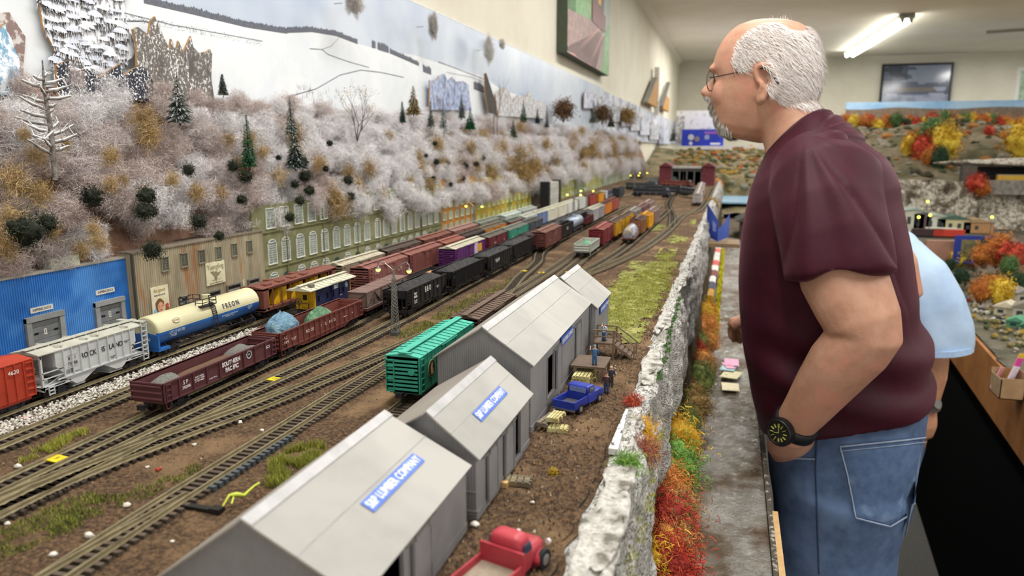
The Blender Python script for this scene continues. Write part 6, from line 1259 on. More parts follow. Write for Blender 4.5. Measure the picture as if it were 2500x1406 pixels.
g = MB(); rbox(g, [(-.0030, .0128), (.0125, .0128), (.0085, .0198), (-.0018, .0204), (-.0030, .0190)], hw - .0008, r=.0018); g.build('cab', PB, v)
gl_ = M('#3b3f58', .15, spec=.8); MB().bx(-hw + .0030, hw - .0030, -.0034, -.0029, .0142, .0188).build('rear_window', M('#7b87b5', .2, spec=.8), v)
for s in (-1, 1): MB().prism([(-.0005, .0138), (.0095, .0138), (.0070, .0185), (-.0005, .0190)], 'x', min(s * (hw - .0009), s * (hw - .0003)), max(s * (hw - .0009), s * (hw - .0003))).build('side_window', gl_, v)
MB().bx(-hw - .0002, hw + .0002, -.0300, -.0286, .0046, .0060).build('rear_bumper', M('#9fa3a8', .25, metal=.8), v); MB().bx(-hw + .0015, hw - .0015, -.0275, -.004, .0066, .0070).build('bed_liner', M('#4a4a52', .8), v)
for x_, y_ in ((-hw + .0005, -.018), (hw - .0005, -.018), (-hw + .0005, .018), (hw - .0005, .018)): wheel(v, x_, y_, .0044)
# red truck at the bottom edge
TR = M('#b03a46', .45, '#a53440', 50); pR = atZ(1255, 1372); v = root('flatbed_truck', (-.1085, .343, .0), 'old red stake bed toy truck with tan load at the bottom edge', 'truck', None, -.27)
hw = .0135; MB().bx(-hw, hw, -.052, .0035, .0085, .0100).bx(-hw, -hw + .0012, -.052, .0035, .0100, .0150).bx(hw - .0012, hw, -.052, .0035, .0100, .0150).bx(-hw - .0005, hw + .0005, .0025, .0040, .0085, .0215).build('cargo_bed', TR, v)
MB().bx(-hw + .0012, hw - .0012, -.052, .0025, .0100, .0106).build('bed_floor', M('#9c8f7f', .8, '#87796a', 50), v)
g = MB(); rings = []
for z, a_, y0_, y1_ in ((.0060, .0105, .0045, .0205), (.0130, .0112, .0045, .0205), (.0185, .0108, .0045, .0190), (.0235, .0101, .0048, .0172), (.0256, .0095, .0052, .0164), (.0268, .0080, .0062, .0152), (.0273, .0050, .0080, .0135)):
    rings.append([(a_ * (abs(cos(t)) ** .45) * (1 if cos(t) > 0 else -1), (y0_ + y1_) / 2 + (y1_ - y0_) / 2 * (abs(sin(t)) ** .45) * (1 if sin(t) > 0 else -1), z) for t in [2 * pi * k / 28 for k in range(28)]])
g.loft(rings); g.build('cab', TR, v)
g = MB(); rings = []
for y_, a_, z_ in ((.019, .0100, .0165), (.028, .0092, .0158), (.034, .0080, .0145), (.036, .0060, .0130)): rings.append([(a_ * (abs(cos(t)) ** .5) * (1 if cos(t) > 0 else -1), y_, .0105 + (z_ - .0105) * (abs(sin(t)) ** .6) * (1 if sin(t) > 0 else -1)) for t in [2 * pi * k / 24 for k in range(24)]])
g.loft(rings); g.build('hood', TR, v)
for s in (-1, 1):
    g = MB(); g.loft([[(s * (.0080 + .0045 * q), .028 + .0072 * cos(pi * k / 8) * q2, .0045 + .0070 * sin(pi * k / 8) * q2) for k in range(9)] for q, q2 in ((0, .9), (.5, 1), (1, .9))]); g.build('fender', TR, v)
    MB().cyl((s * .0100, .0355, .0120), (s * .0100, .0372, .0120), .0016, 12).build('headlight', M('#d9d9d4', .2), v)
    MB().prism([(.0075, .0175), (.0165, .0175), (.0145, .0228), (.0078, .0230)], 'x', min(s * .0104, s * .0112), max(s * .0104, s * .0112)).build('side_window', gl_, v)
for x_, y_ in ((-.0118, -.032), (.0118, -.032), (-.0118, .028), (.0118, .028)): wheel(v, x_, y_, .0058, .0030)
tag(MB().bx(-.005, .005, -.012, .012, 0, .0045).build('wooden_block', M('#d9c59a', .8), None, (-.1165, .312, .0107), -.27), 'tan wooden block lying in the bed of the red truck', 'block')
# shrubs growing on the rim
def shrub(loc, r, cols, label, seed, name='shrub', grp=None, sq=1.0, n=420, w_=.00045): 
    g = clump(n, r, w_, seed, len(cols), 5, .7); g.v = [(a_, b_ * sq, c_) for a_, b_, c_ in g.v]; return tag(g.build(name, [M(c, .85) for c in cols], None, loc), label, 'shrub', grp)
for px, py, z, r, c, lab in ((1532, 1132, .006, .010, ('#6f9a3a', '#55802c', '#86ad50'), 'bright green moss clump on the rim above the long slab'), (1565, 1055, -.012, .014, ('#dba31c', '#e8b93a', '#b9831a'), 'golden yellow shrub on the rock face'), (1573, 1102, -.012, .012, ('#7d2f2a', '#9a4a3c', '#b98a5a'), 'dark red and tan shrub on the rock face'), (1547, 982, .004, .008, ('#b8432f', '#c96a48', '#8a3a2c'), 'small red orange shrub on the rim above the white strip'), (1352, 1155, .001, .003, ('#c9a52c', '#a58a2a'), 'tiny yellow tuft on the dirt beside the nearest shed')):
    shrub(atZ(px, py, z), r, c, lab, px, 'shrub' if r > .004 else 'tuft')
g = MB()
for y in lsp(.36, .66, .0015): tuft(g, ex(y) + .031 + U(-.004, .004), y, 5, .002, .002, .004, (0, 2))
g.v = [(a_, b_, c_ - .030) for a_, b_, c_ in g.v]; tag(g.build('grass', GR), 'green yellow weeds clinging along the near rock face', 'grass', kind='stuff')
g = MB()
for y in lsp(.72, 1.15, .0012): tuft(g, ex(y) + .021 + U(-.002, .002), y, 7, .0015, .002, .003, (0, 3))
g.v = [(a_, b_, c_ + .002) for a_, b_, c_ in g.v]; tag(g.build('grass', [M('#5a8a3c', .9), M('#47702f', .9), M('#6a9a48', .9), M('#3f6a2c', .9)]), 'dark green grass strip along the rock rim beside the field', 'grass', kind='stuff')
# autumn shrubs along the river bank
RC, YC, OC, GC, BC, DC = ('#ad3324', '#c24b35', '#84241c'), ('#d9ae28', '#e3c64a', '#b5891f'), ('#c47a34', '#ad6327', '#d49350'), ('#4d7a2c', '#3c6424', '#6a9440'), ('#8a6a3c', '#6d5430', '#a58850'), ('#5a6a34', '#47582a', '#75803f')
bank = [(1612, 1290, RC, 1.5), (1600, 1360, RC, 1.2), (1570, 1385, YC, 1.3), (1625, 1225, OC, 1.1), (1610, 1185, OC, 1.3), (1640, 1140, GC, 1.4), (1645, 1075, YC, 1.4), (1630, 1060, OC, 1), (1672, 1100, RC, .8), (1668, 1030, DC, 1.1), (1690, 990, BC, 1.3), (1672, 985, GC, 1), (1700, 930, DC, 1.4), (1690, 900, RC, .9), (1675, 950, BC, 1), (1715, 880, OC, .9), (1698, 838, DC, 1.3), (1702, 800, OC, 1.1), (1712, 770, YC, 1.5), (1725, 795, OC, 1.2), (1730, 835, OC, .9), (1622, 1330, OC, .9), (1660, 1180, BC, 1), (1650, 1250, BC, 1), (1640, 1310, BC, 1), (1700, 850, RC, .8), (1730, 760, RC, .9), (1645, 1395, RC, 1), (1722, 905, BC, 1), (1750, 450, OC, 1.5), (1748, 420, BC, 1.5), (1735, 500, BC, 1.2)]
for i, (px, py, c, s) in enumerate(bank):
    z = (-.175 if px < 1660 else -.235) if py > 700 else (-.22 if py > 580 else -.02); p = atZ(px, py, z); s *= 1 if py > 700 else (2.2 if py > 580 else 1.1)
    nm = {id(RC): 'red', id(YC): 'yellow', id(OC): 'orange', id(GC): 'green', id(BC): 'brown', id(DC): 'olive'}[id(c)]
    tr = root('autumn_tree', p, '%s autumn foam tree, %s along the bank, %s' % (nm, ORD[i], ('near the bottom edge of the photo' if py > 1250 else 'below the moss covered rim' if py > 1020 else 'beside the stack of cards' if py > 870 else 'just below the passenger train' if py > 700 else 'far along the bank')), 'tree', 'autumn trees on the river bank')
    r0 = .025 * s; MB().cyl((0, 0, -.06), (0, 0, r0 * .3), .0018, 6, r2=.0010).build('trunk', M('#4f4030', .9), tr)
    g = clump(int(4200), r0 * 1.12, .0007 * s ** .5, i, 3, 2, .9, .12).ico((0, 0, 0), r0 * .80, 2, (1, 1, .9), .35, 2, i); g.build('foliage', [M(k, .9) for k in c], tr)
# small train on the lower shelf, yellow border, cards and brochures
for k, c in enumerate(('#c9921c', '#2c2f55', '#e3e3dc', '#7d2228', '#e3e3dc', '#d64f42', '#dcdcd4', '#d9d9d2', '#e2685a', '#dcdcd2', '#d9d9d0', '#cfcfc6')):
    y_ = 2.42 + k * .132; x_ = -.047 + .0030 * (k - 6) * 0 - (.004 if k < 3 else 0) + (.0 if k < 9 else -.006 * (k - 9))
    r = root('passenger_car', (x_, y_, RZ + .02), '%s car of the small train on the low river bank, place %s' % ({'#c9921c': 'yellow', '#2c2f55': 'navy', '#7d2228': 'maroon', '#d64f42': 'red', '#e2685a': 'pink red'}.get(c, 'white'), ('at the near end', 'second', 'third', 'fourth', 'fifth', 'sixth', 'seventh', 'eighth', 'ninth', 'tenth', 'eleventh', 'at the far end')[k]), 'railway car', 'cars of the small train on the river bank')
    MB().bx(-.015, .015, 0, .125, .008, .038).build('body', M(c, .6), r); MB().prism([(-.016, .038), (.016, .038), (.010, .043), (-.010, .043)], 'y', 0, .125).build('roof', M(c, .6), r); MB().bx(-.012, .012, .01, .115, 0, .008).build('underframe', CB, r)
tag(MB().bx(-.066, -.030, 2.3, 4.2, RZ - .004, RZ + .020).build('train_shelf', M('#5d4f3c', .9, '#6b7240', 30)), 'narrow earth ledge carrying the small train along the river', 'ledge')
g = MB()
for k in range(900): yy = U(2.0, 4.0); xx = -.022 + U(-.006, .006); s = U(.003, .006); g.add([(xx - s, yy, RZ + .004), (xx + s, yy, RZ + .004), (xx + U(-s, s), yy + U(-.01, .01), RZ + .004 + s * 2.4)], [(0, 1, 2)], R.randrange(2))
tag(g.build('weeds', [M('#d9cf2a', .9), M('#b9b424', .9)]), 'bright yellow weeds in a strip between the small train and river', 'weeds', kind='stuff')
for i, (px, py, sx, sy, c, rz, lab) in enumerate(((1783, 945, .037, .055, '#ded3ac', .05, 'cream card at the bottom of the stack on the river'), (1785, 915, .040, .060, '#d9cfa6', -.25, 'cream card turned slightly, below the blue card'), (1778, 898, .034, .05, '#a9d3dc', -.15, 'pale blue card between cream and pink cards'), (1786, 885, .033, .058, '#e8a5c6', .02, 'pink card on top of the stack'), (1778, 893, .020, .05, '#e3a7c0', .3, 'second pink card sticking out left under the top pink one'))):
    z = RZ + .006 + (i if i < 4 else 2.6) * .0035; p = atZ(px, py, z); tag(MB().bx(-sx / 2, sx / 2, -sy / 2, sy / 2, 0, .0014).build('card', M(c, .6), None, (p.x, p.y, z), rz), lab, 'card', 'stack of coloured cards on the river')
p = atZ(1758, 580, -.06); tag(MB().bx(-.075, .035, 2.37, 2.50, -.074, -.062).build('ledge', M('#8a7357', .8)), 'small wooden ledge on the rock rim carrying the blue brochure', 'ledge'); t_ = root('folded_brochure', (p.x - .006, 2.475, -.0615), 'blue folded brochure standing open beside the far rim of the yard', 'brochure'); t_.scale = (.58,) * 3; bb = M('#3a56b8', .3, '#2f479f', 6); 
MB().add([(-.065, 0, .02), (.0, -.10, 0), (.0, -.10, .11), (-.065, 0, .20), (-.067, .002, .02), (-.002, -.098, 0), (-.002, -.098, .11), (-.067, .002, .20)], [(0, 1, 2, 3), (7, 6, 5, 4), (0, 4, 5, 1), (1, 5, 6, 2), (2, 6, 7, 3), (3, 7, 4, 0)]).add([(-.055, -.016, .06), (-.012, -.083, .05), (-.012, -.083, .09), (-.055, -.016, .14)], [(0, 1, 2, 3)], 1).build('left_panel', [bb, M('#8f9fe0', .3)], t_)
MB().add([(.0, -.10, 0), (.055, -.03, .02), (.055, -.03, .15), (.03, -.06, .10), (.0, -.10, .07)], [(0, 1, 2, 3, 4)]).add([(.002, -.098, 0), (.057, -.028, .02), (.057, -.028, .15), (.032, -.058, .10), (.002, -.098, .07)], [(4, 3, 2, 1, 0)]).build('right_panel', M('#5f78cc', .3, '#4a62bb', 8), t_)
# ================================================================ second layout across the aisle, on the right and at the back
SZ = -.388
def edge_y(y): # fascia line x as a function of y
    return .75 + (y - 2.107) * .085
fr = root('far_layout_table', (0, 0, 0), 'second model railway across the aisle with orange wooden fascia and black skirt', 'table')
MB().prism([(edge_y(1.2), 1.2), (edge_y(1.2) + .012, 1.2), (edge_y(4.35) + .012, 4.35), (edge_y(4.35), 4.35)], 'z', SZ - .165, SZ).build('fascia_board', M('#a8703c', .6, '#96602f', 12), fr)
MB().prism([(edge_y(1.2) + .02, 1.2), (5.5, 1.2), (5.5, 9.4), (1.1, 9.4), (edge_y(4.35) + .02, 4.35)], 'z', SZ - .05, SZ - .012).build('table_top', M('#4c4740', .9), fr)
MB().prism([(edge_y(1.2) + .03, 1.2), (edge_y(1.2) + .05, 1.2), (edge_y(4.35) + .05, 4.35), (edge_y(4.35) + .03, 4.35)], 'z', FLZ, SZ - .05).build('black_skirt', M('#050506', 1, spec=.05), fr)
MB().prism([(-.05, 6.6), (1.2, 4.6), (1.24, 4.62), (-.05, 6.64)], 'z', FLZ, -.30).build('black_skirt', M('#050506', 1, spec=.05), fr)
def hillz(x, y):
    """height of the terrain across the aisle"""
    if y < 4.25: z = SZ + .004
    elif y < 5.3: z = -.22
    else: z = -.22
    def st(a, b, t): t = max(0, min(1, (t - a) / (b - a))); return t * t * (3 - 2 * t)
    z = SZ + .004 + .135 * st(4.22, 4.26, y)
    z += .265 * st(5.10, 5.22, y)      # cliff above the town
    z += .16 * st(5.6, 6.2, y + .35 * noise.noise(Vector((x * 2, 1, 0)))) + .20 * st(6.3, 8.2, y + .35 * noise.noise(Vector((x * 1.3, 4, 0))))
    a = 1 if y > 5.3 else 0; n = noise.noise(Vector((x * 2.2, y * 2.2, 0))); rid = 1 - abs(noise.noise(Vector((x * 1.6, y * 1.6, 7)))) * 2
    if y > 5.5: z += (.09 * n + .12 * rid) * st(5.5, 6.4, y) * (1 - .75 * st(7.3, 8.2, y)) + .03 * noise.noise(Vector((x * 9, y * 9, 2)))
    else: z += .006 * noise.noise(Vector((x * 12, y * 12, 2)))
    s_ = st(2.0, 3.3, x - .3 * (y - 3)) if y < 4.2 else 0; z += s_ * (.16 + .1 * noise.noise(Vector((x * 3, y * 3, 1))))
    return z
TER = M('#5d5238', .95, '#7b705a', 14, .35, .65, c3='#4b4a34', sc3=3, bump=2, bsc=30)
CLF = M('#857c6a', .95, '#d3cdc0', 50, .42, .58, bump=3, bsc=60, c3='#544b3c', sc3=11)
def ter(x0, x1, y0, y1, st_):
    return grid(lambda x, y: (x if y > 4.25 or x > edge_y(y) else edge_y(y) + .012 * (x < edge_y(y)), y, hillz(x, y)), lsp(x0, x1, st_), lsp(y0, y1, st_))
ter(.70, 4.6, 1.3, 5.08, .04).build('village_ground', M('#665f4c', .95, '#4c4a3c', 14, c3='#7b7a74', sc3=5, bump=2, bsc=60), fr)
o = ter(.86, 5.5, 5.06, 9.2, .035); o.build('hill_ground', TER, fr)
g = MB()
for k in range(1500):
    x_, y_ = U(.9, 4.4), U(5.6, 8.6); s = U(.010, .035) * (1 if noise.noise(Vector((x_ * 2, y_ * 2, 9))) > 0 else .5); g.ico((x_, y_, hillz(x_, y_) + s * .2), s, R.choice((0, 0, 1, 1, 2, 3, 4)), (1.4, 1, .8), .4)
tag(g.build('undergrowth', [M(c, .9) for c in ('#5d5738', '#8d8676', '#a3703a', '#46502e', '#3f3a2c')]), 'mixed dark undergrowth and rocks on the brown hills across the aisle', 'undergrowth', kind='stuff')
g = grid(lambda x, t: (x, 5.02 + .10 * t + .05 * noise.noise(Vector((x * 4, t * 2, 1))) + .03 * noise.noise(Vector((x * 14, t * 8, 1))), -.25 + .285 * t + .02 * noise.noise(Vector((x * 8, 3, 0)))), lsp(.9, 4.0, .02), lsp(0, 1, .05)); g.build('rock_cliff', CLF, fr)
MB().prism([(.98, 4.20), (4.4, 4.20), (4.4, 4.24), (.98, 4.24)], 'z', SZ, -.235).build('pink_riser', M('#b08570', .8, '#a07764', 8), fr)
# left part of the far scenery, seen past the man's chest: hill, pond
fl_ = root('far_hill', (0, 0, 0), 'brown rocky hill rising behind the river at the end of the room', 'hill')
def fh(x, y):
    def st(a, b, t): t = max(0, min(1, (t - a) / (b - a))); return t * t * (3 - 2 * t)
    return -.26 + .24 * st(6.9, 7.05, y) + .22 * st(7.3, 9, y) + .05 * noise.noise(Vector((x * 3, y * 3, 5))) + .02 * noise.noise(Vector((x * 11, y * 11, 5)))
grid(lambda x, y: (x, y, fh(x, y)), lsp(-.86, 1.3, .035), lsp(5.75, 9.3, .04)).build('hill_ground', M('#6f6040', .95, '#8f8366', 12, .35, .65, c3='#4e5034', sc3=5, bump=2, bsc=40), fl_)
g = MB()
for k in range(1100):
    x_, y_ = U(-.6, 1.2), U(6.85, 9.1); s = U(.010, .032); g.ico((x_, y_, fh(x_, y_) + s * .3), s, R.choice((0, 0, 1, 2, 3, 4)), (1.3, 1, .8), .4)
tag(g.build('undergrowth', [M(c, .9) for c in ('#6b6238', '#8d8878', '#a3803a', '#4a5530', '#9a5a34')]), 'mixed autumn undergrowth and rocks on the far brown hill', 'undergrowth', kind='stuff')
p = atZ(1810, 487, -.20)
tag(MB().bx(-.12, .55, 0, 1.0, 0, .012).build('pond', M('#9cc6e4', .25), None, (p.x - .12, p.y - .45, -.205)), 'pale blue flat pond beyond the blue brochure', 'pond')
q = atZ(1822, 570, -.28); b = root('timber_shed', (q.x - .02, q.y - .1, -.30), 'dark grey timber shed on the bank beyond the brochure', 'shed')
MB().bx(-.02, .26, 0, .3, .0, .10).build('wall', M('#5b5148', .9, '#463e37', 60), b); MB().prism([(-.05, .10), (.29, .10), (.12, .19)], 'y', -.02, .32).build('roof', M('#3d3a38', .9, '#5a5650', 60), b)
tag(MB().bx(-.1, .5, 4.66, 5.9, -.36, RZ + .01).build('far_bank', M('#6b5b45', .95, '#4f4536', 14)), 'earth bank at the far end of the river', 'bank')
# blue printed box and white patterned box by the back corner
c = atY(1715, 337, 9.0); b = root('blue_box', (c.x, 9.0, c.z - .09), 'bright blue printed cardboard box beyond the man\'s beard', 'box')
MB().bx(-.235, .235, 0, .3, 0, .19).build('box_body', M('#1b2fb8', .35, '#2a46cc', 4), b)
for x_, z_, s_, m_ in ((-.13, .10, .035, '#c7cbd6'), (-.06, .08, .03, '#8d8678'), (-.13, .03, .02, '#e4e6ee'), (.05, .10, .03, '#9aa6e0')): MB().cyl((x_, -.003, z_), (x_, 0, z_), s_, 10).build('printed_picture', M(m_, .4), b)
MB().bx(.09, .2, -.003, 0, .015, .035).build('white_strip', M('#eef0fa', .4), b); MB().tube([(.02 + .0075 * i, -.004, .148 + .014 * sin(i * 1.9)) for i in range(24)], .004, 5).build('pink_script', M('#e07ad6', .4), b)
tag(MB().bx(-.36, .62, 8.95, 9.7, c.z - .13, c.z - .09).bx(-.3, -.25, 9, 9.05, FLZ, c.z - .13).bx(.5, .55, 9, 9.05, FLZ, c.z - .13).bx(-.3, -.25, 9.6, 9.65, FLZ, c.z - .13).bx(.5, .55, 9.6, 9.65, FLZ, c.z - .13).build('side_table', M('#e9e8ee', .5)), 'white side table carrying the blue box and the white box', 'table')
ct = c.z - .09; c = atY(1705, 280, 9.4); b = root('white_box', (c.x, 9.4, ct + .06), 'tall white speckled box standing behind the blue box', 'box')
MB().bx(-.26, .26, 0, .2, -.06, .36).build('box_body', M('#e6e5df', .7, '#b6b5ae', 18, .55, .62), b); MB().bx(-.26, -.16, -.01, 0, .0, .30).build('printed_panel', M('#8f8f88', .7, '#d6d5cd', 30), b)
# hill back panel painted blue with a far tree line
pan = root('backdrop_panel', (0, 0, 0), 'low blue sky backdrop board behind the autumn hills at the back', 'backdrop')
MB().prism([(1.2, 9.30), (5.5, 9.30), (5.5, 9.33), (1.2, 9.33)], 'z', .2, .73).build('sky_print', M('#86b4e0', .6, '#a9cbea', 2.5), pan)
g = MB()
for k in range(90):
    x0 = 1.2 + k * .048; z = .655 + .03 * noise.noise(Vector((x0 * 2, 0, 0))); z1 = .655 + .03 * noise.noise(Vector(((x0 + .048) * 2, 0, 0))); g.add([(x0, 9.295, .3), (x0 + .048, 9.295, .3), (x0 + .048, 9.295, z1), (x0, 9.295, z)], [(0, 1, 2, 3)])
g.build('hill_print', M('#75695c', .8, '#8a7b70', 20, c3='#7d6a58', sc3=8), pan)
# autumn trees along the crest and on the slopes
cols = {'yellow': YC, 'orange': OC, 'red': RC, 'green': ('#5a7a44', '#47663a', '#6f8d56'), 'dark green': ('#2f4a30', '#263c28', '#3d5a3c')}
pro = {}
for i, (nm, c) in enumerate(cols.items()):
    for j in range(2):
        t_ = root('autumn_tree', (0, 0, -5), 'x', 'tree'); MB().cyl((0, 0, -.02), (0, 0, .03), .006, 6).build('trunk', M('#5a4632', .9), t_)
        g = clump(2200, .056, .0030, 70 + i * 3 + j, 3, 2, .9, .12); g.v = [(a_, b_, c_ * 1.15 + .06) for a_, b_, c_ in g.v]; g.ico((0, 0, .055), .043, 1, (1, 1, 1.15), .35, 2, i + j); g.build('foliage', [M(k, .9) for k in c], t_); pro[(nm, j)] = t_
rr = random.Random(11); n = 0
def put(px, py, y, s, nm, where, grp):
    p = atY(px, py, y); z = max(hillz(p.x, y) - .01, p.z - .015)
    dup(pro[(nm, rr.randrange(2))], (p.x, y, z if y > 5.2 else p.z), rr.uniform(0, 6), '%s foam tree %s%s' % (nm, where, ', %s from the left' % ORD[px_n] if 'crest' in where else ''), grp, sc=(s, s, s * rr.uniform(.9, 1.2)))
x = 2062; px_n = 0
while x < 2500:
    nm = ['orange', 'yellow', 'green', 'yellow', 'red', 'dark green', 'orange', 'yellow', 'red', 'green', 'orange', 'yellow', 'dark green', 'red', 'orange'][int(px_n) % 15]; px_n += 1
    put(x, 312 + rr.uniform(-6, 6), 8.35 + rr.uniform(-.1, .1), rr.uniform(.75, 1.15), nm, 'in the crest row below the blue board', 'autumn trees in the crest row'); x += rr.uniform(6, 10)
for px, py, y, s, nm, w in ((2360, 345, 7.0, .7, 'red', 'on the bare brown slope'), (2350, 352, 7.0, .5, 'yellow', 'on the bare brown slope'), (2412, 345, 7.0, .7, 'red', 'on the brown slope further right'), (2445, 350, 7.0, .6, 'orange', 'on the brown slope further right'), (2285, 355, 7.1, .8, 'red', 'low on the slope right of the man'), (2270, 365, 7.1, .9, 'orange', 'low on the slope right of the man'),
        (2268, 425, 6.0, 2.0, 'green', 'in the bright group above the grey cliff'), (2296, 430, 5.9, 2.0, 'yellow', 'in the bright group above the grey cliff'), (2250, 428, 5.9, 1.4, 'red', 'in the bright group above the grey cliff'), (2262, 438, 5.8, .9, 'orange', 'in front of the bright group'), (2290, 440, 5.75, 1.0, 'dark green', 'in front of the bright group'), (2218, 418, 6.0, 1.2, 'yellow', 'just right of the maroon shoulder'), (2490, 395, 6.0, 1.9, 'yellow', 'at the right edge above the tunnel portal'), (2225, 400, 6.2, 1, 'orange', 'just right of the maroon shoulder'),
        (2380, 470, 4.98, .9, 'red', 'clinging to the grey cliff'), (2395, 478, 4.98, .8, 'orange', 'clinging to the grey cliff')):
    put(px, py, y, s, nm, w, 'autumn trees on the far slopes')
for px, py, z, s, nm, w in ((2440, 590, -.20, 2.2, 'orange', 'in the dark autumn group beside the blue sign'), (2420, 580, -.20, 1.6, 'dark green', 'in the dark autumn group beside the blue sign'), (2470, 600, -.2, 2.0, 'red', 'in the dark autumn group at the right edge'), (2400, 615, -.24, 1.5, 'orange', 'below the blue sign'), (2340, 650, -.36, 1.5, 'yellow', 'left of the village houses'), (2318, 660, -.36, .9, 'dark green', 'left of the yellow village tree'), (2345, 690, -.36, 1.1, 'dark green', 'below the yellow village tree'),
        (2395, 735, -.36, 1.5, 'orange', 'tall, in the middle of the village'), (2420, 715, -.36, 1.2, 'orange', 'second tall one in the village'), (2440, 740, -.36, 1.6, 'yellow', 'spreading over the village street'), (2480, 710, -.36, 1.2, 'dark green', 'at the right edge of the village'), (2430, 650, -.32, 1.1, 'red', 'above the grey village roof'), (2497, 640, -.30, 1.4, 'red', 'at the very right edge'), (2310, 630, -.37, 1.3, 'orange', 'at the yellow patch right of the maroon shirt'), (2462, 668, -.30, 1.2, 'green', 'behind the grey roofed house')):
    p = atZ(px, py, z); dup(pro[(nm, rr.randrange(2))], (p.x, p.y, min(z, -.30) if p.y < 4.2 else z - .06), rr.uniform(0, 6), '%s foam tree %s' % (nm, w), 'autumn trees of the village', sc=s * .52)
for t_ in pro.values():
    for c in list(t_.children): bpy.data.objects.remove(c)
    bpy.data.objects.remove(t_)
# grey rock portal with a train
b = root('tunnel_gallery', (1.44, 5.10, .03), 'grey rock gallery with dark opening and a train inside at the right', 'tunnel')
MB().ico((0.36, .12, .105), .05, 0, (9.5, 2.6, .7), .25, 3, 2).build('rock_roof', CLF, b); MB().bx(-.05, .9, .06, .08, .0, .085).build('dark_opening', M('#1d1b1a', 1), b)
MB().bx(-.09, -.03, -.02, .1, -.02, .09).build('portal_wall', M('#57544d', .9), b); MB().bx(.02, .9, -.10, -.06, -.07, .012).build('stone_parapet', M('#6f6b64', .9, '#8f8b84', 40, bump=1), b)
for k, c in enumerate(('#c9a13a', '#5a3236', '#6a3a36', '#4a2e33')):
    r = root('freight_car', (1.52 + k * .165, 5.07, .028), '%s freight car of the train in the rock gallery' % ('yellow', 'maroon, second', 'brown, third', 'dark maroon, fourth')[k], 'railway car', 'cars in the rock gallery')
    MB().bx(0, .15, 0, .034, .008, .042).build('body', M(c, .6), r); MB().prism([(0, .042), (.034, .042), (.017, .047)], 'x', 0, .15).build('roof', M('#8f877c', .7), r); MB().bx(.01, .14, .004, .03, 0, .008).build('underframe', CB, r)
# town on the platform at the foot of the cliff
def house(x, y, z, w_, d, h, c, rc, label, gr='houses across the aisle', rz=0, hip=.5):
    b = root('model_house', (x, y, z), label, 'house', gr, rz); MB().bx(0, w_, 0, d, 0, h).build('wall', M(c, .8), b); MB().prism([(-.006, h), (w_ + .006, h), (w_ / 2, h + w_ * hip * .6)], 'y', -.006, d + .006).build('roof', M(rc, .8), b)
    m = M('#3c4248', .3)
    for k in range(max(1, int(w_ / .05))): MB().bx(.012 + k * .045, .030 + k * .045, -.002, 0, h * .35, h * .7).build('window', m, b)
    return b
T = -.246
for px, w_, h, c, rc, lab in ((2232, .10, .12, '#c9c9b8', '#9aa89c', 'pale town building behind the light blue shoulder'), (2252, .09, .10, '#6d545c', '#5f666a', 'mauve brown town building'), (2285, .10, .09, '#d6d9c8', '#b5bfb3', 'cream town building with light roof'), (2330, .17, .075, '#cfc89f', '#4f6a5c', 'long cream depot with dark green roof'), (2390, .15, .06, '#b98d62', '#a9906a', 'tan town building at the end of the street')):
    p = atY(px, 545, 4.75); house(p.x - w_ / 2, 4.75, T, w_, .12, h, c, rc, lab, hip=.25)
for px, c, lab in ((2268, '#3f2a2e', 'dark maroon car standing before the town'), (2320, '#c8402f', 'bright red car standing before the town'), (2300, '#d9d6c8', 'cream car behind the red one')):
    p = atY(px, 545, 4.45 if 'cream' not in lab else 4.55); r = root('freight_car', (p.x, p.y, T), lab, 'railway car', 'cars before the town'); MB().bx(-.075, .075, 0, .034, .008, .040).build('body', M(c, .6), r); MB().bx(-.077, .077, -.001, .035, .040, .043).build('roof', M(c, .6), r); MB().bx(-.06, .06, .004, .03, 0, .008).build('underframe', CB, r)
p = atY(2380, 600, 4.15); b = root('blue_sign', (p.x, 4.15, -.34), 'blue bordered sign board in front of the pink riser', 'sign'); MB().bx(-.09, .08, 0, .01, .0, .14).build('board', M('#2a3f9a', .5), b); MB().bx(-.06, .06, -.002, 0, .02, .12).build('printed_panel', M('#5b5d4a', .6, '#8f8352', 30), b)
for px, py, s in ((2243, 530, .0), (2271, 525, 0), (2422, 530, 0), (2265, 492, 0)):
    p = atY(px, py, 4.5); l = root('street_lamp', (p.x, 4.5, T), 'tiny lit street lamp in the town, %s' % {2243: 'leftmost', 2271: 'before the cream building', 2422: 'rightmost', 2265: 'tallest'}[px], 'street lamp', 'tiny street lamps across the aisle'); MB().cyl((0, 0, 0), (0, 0, max(.03, p.z - T)), .0018, 6).build('pole', M('#5a5a5a', .5), l); MB().ico((0, 0, max(.03, p.z - T)), .007, 0, (1, 1, 1), 0, 1).build('bulb', BULB, l)
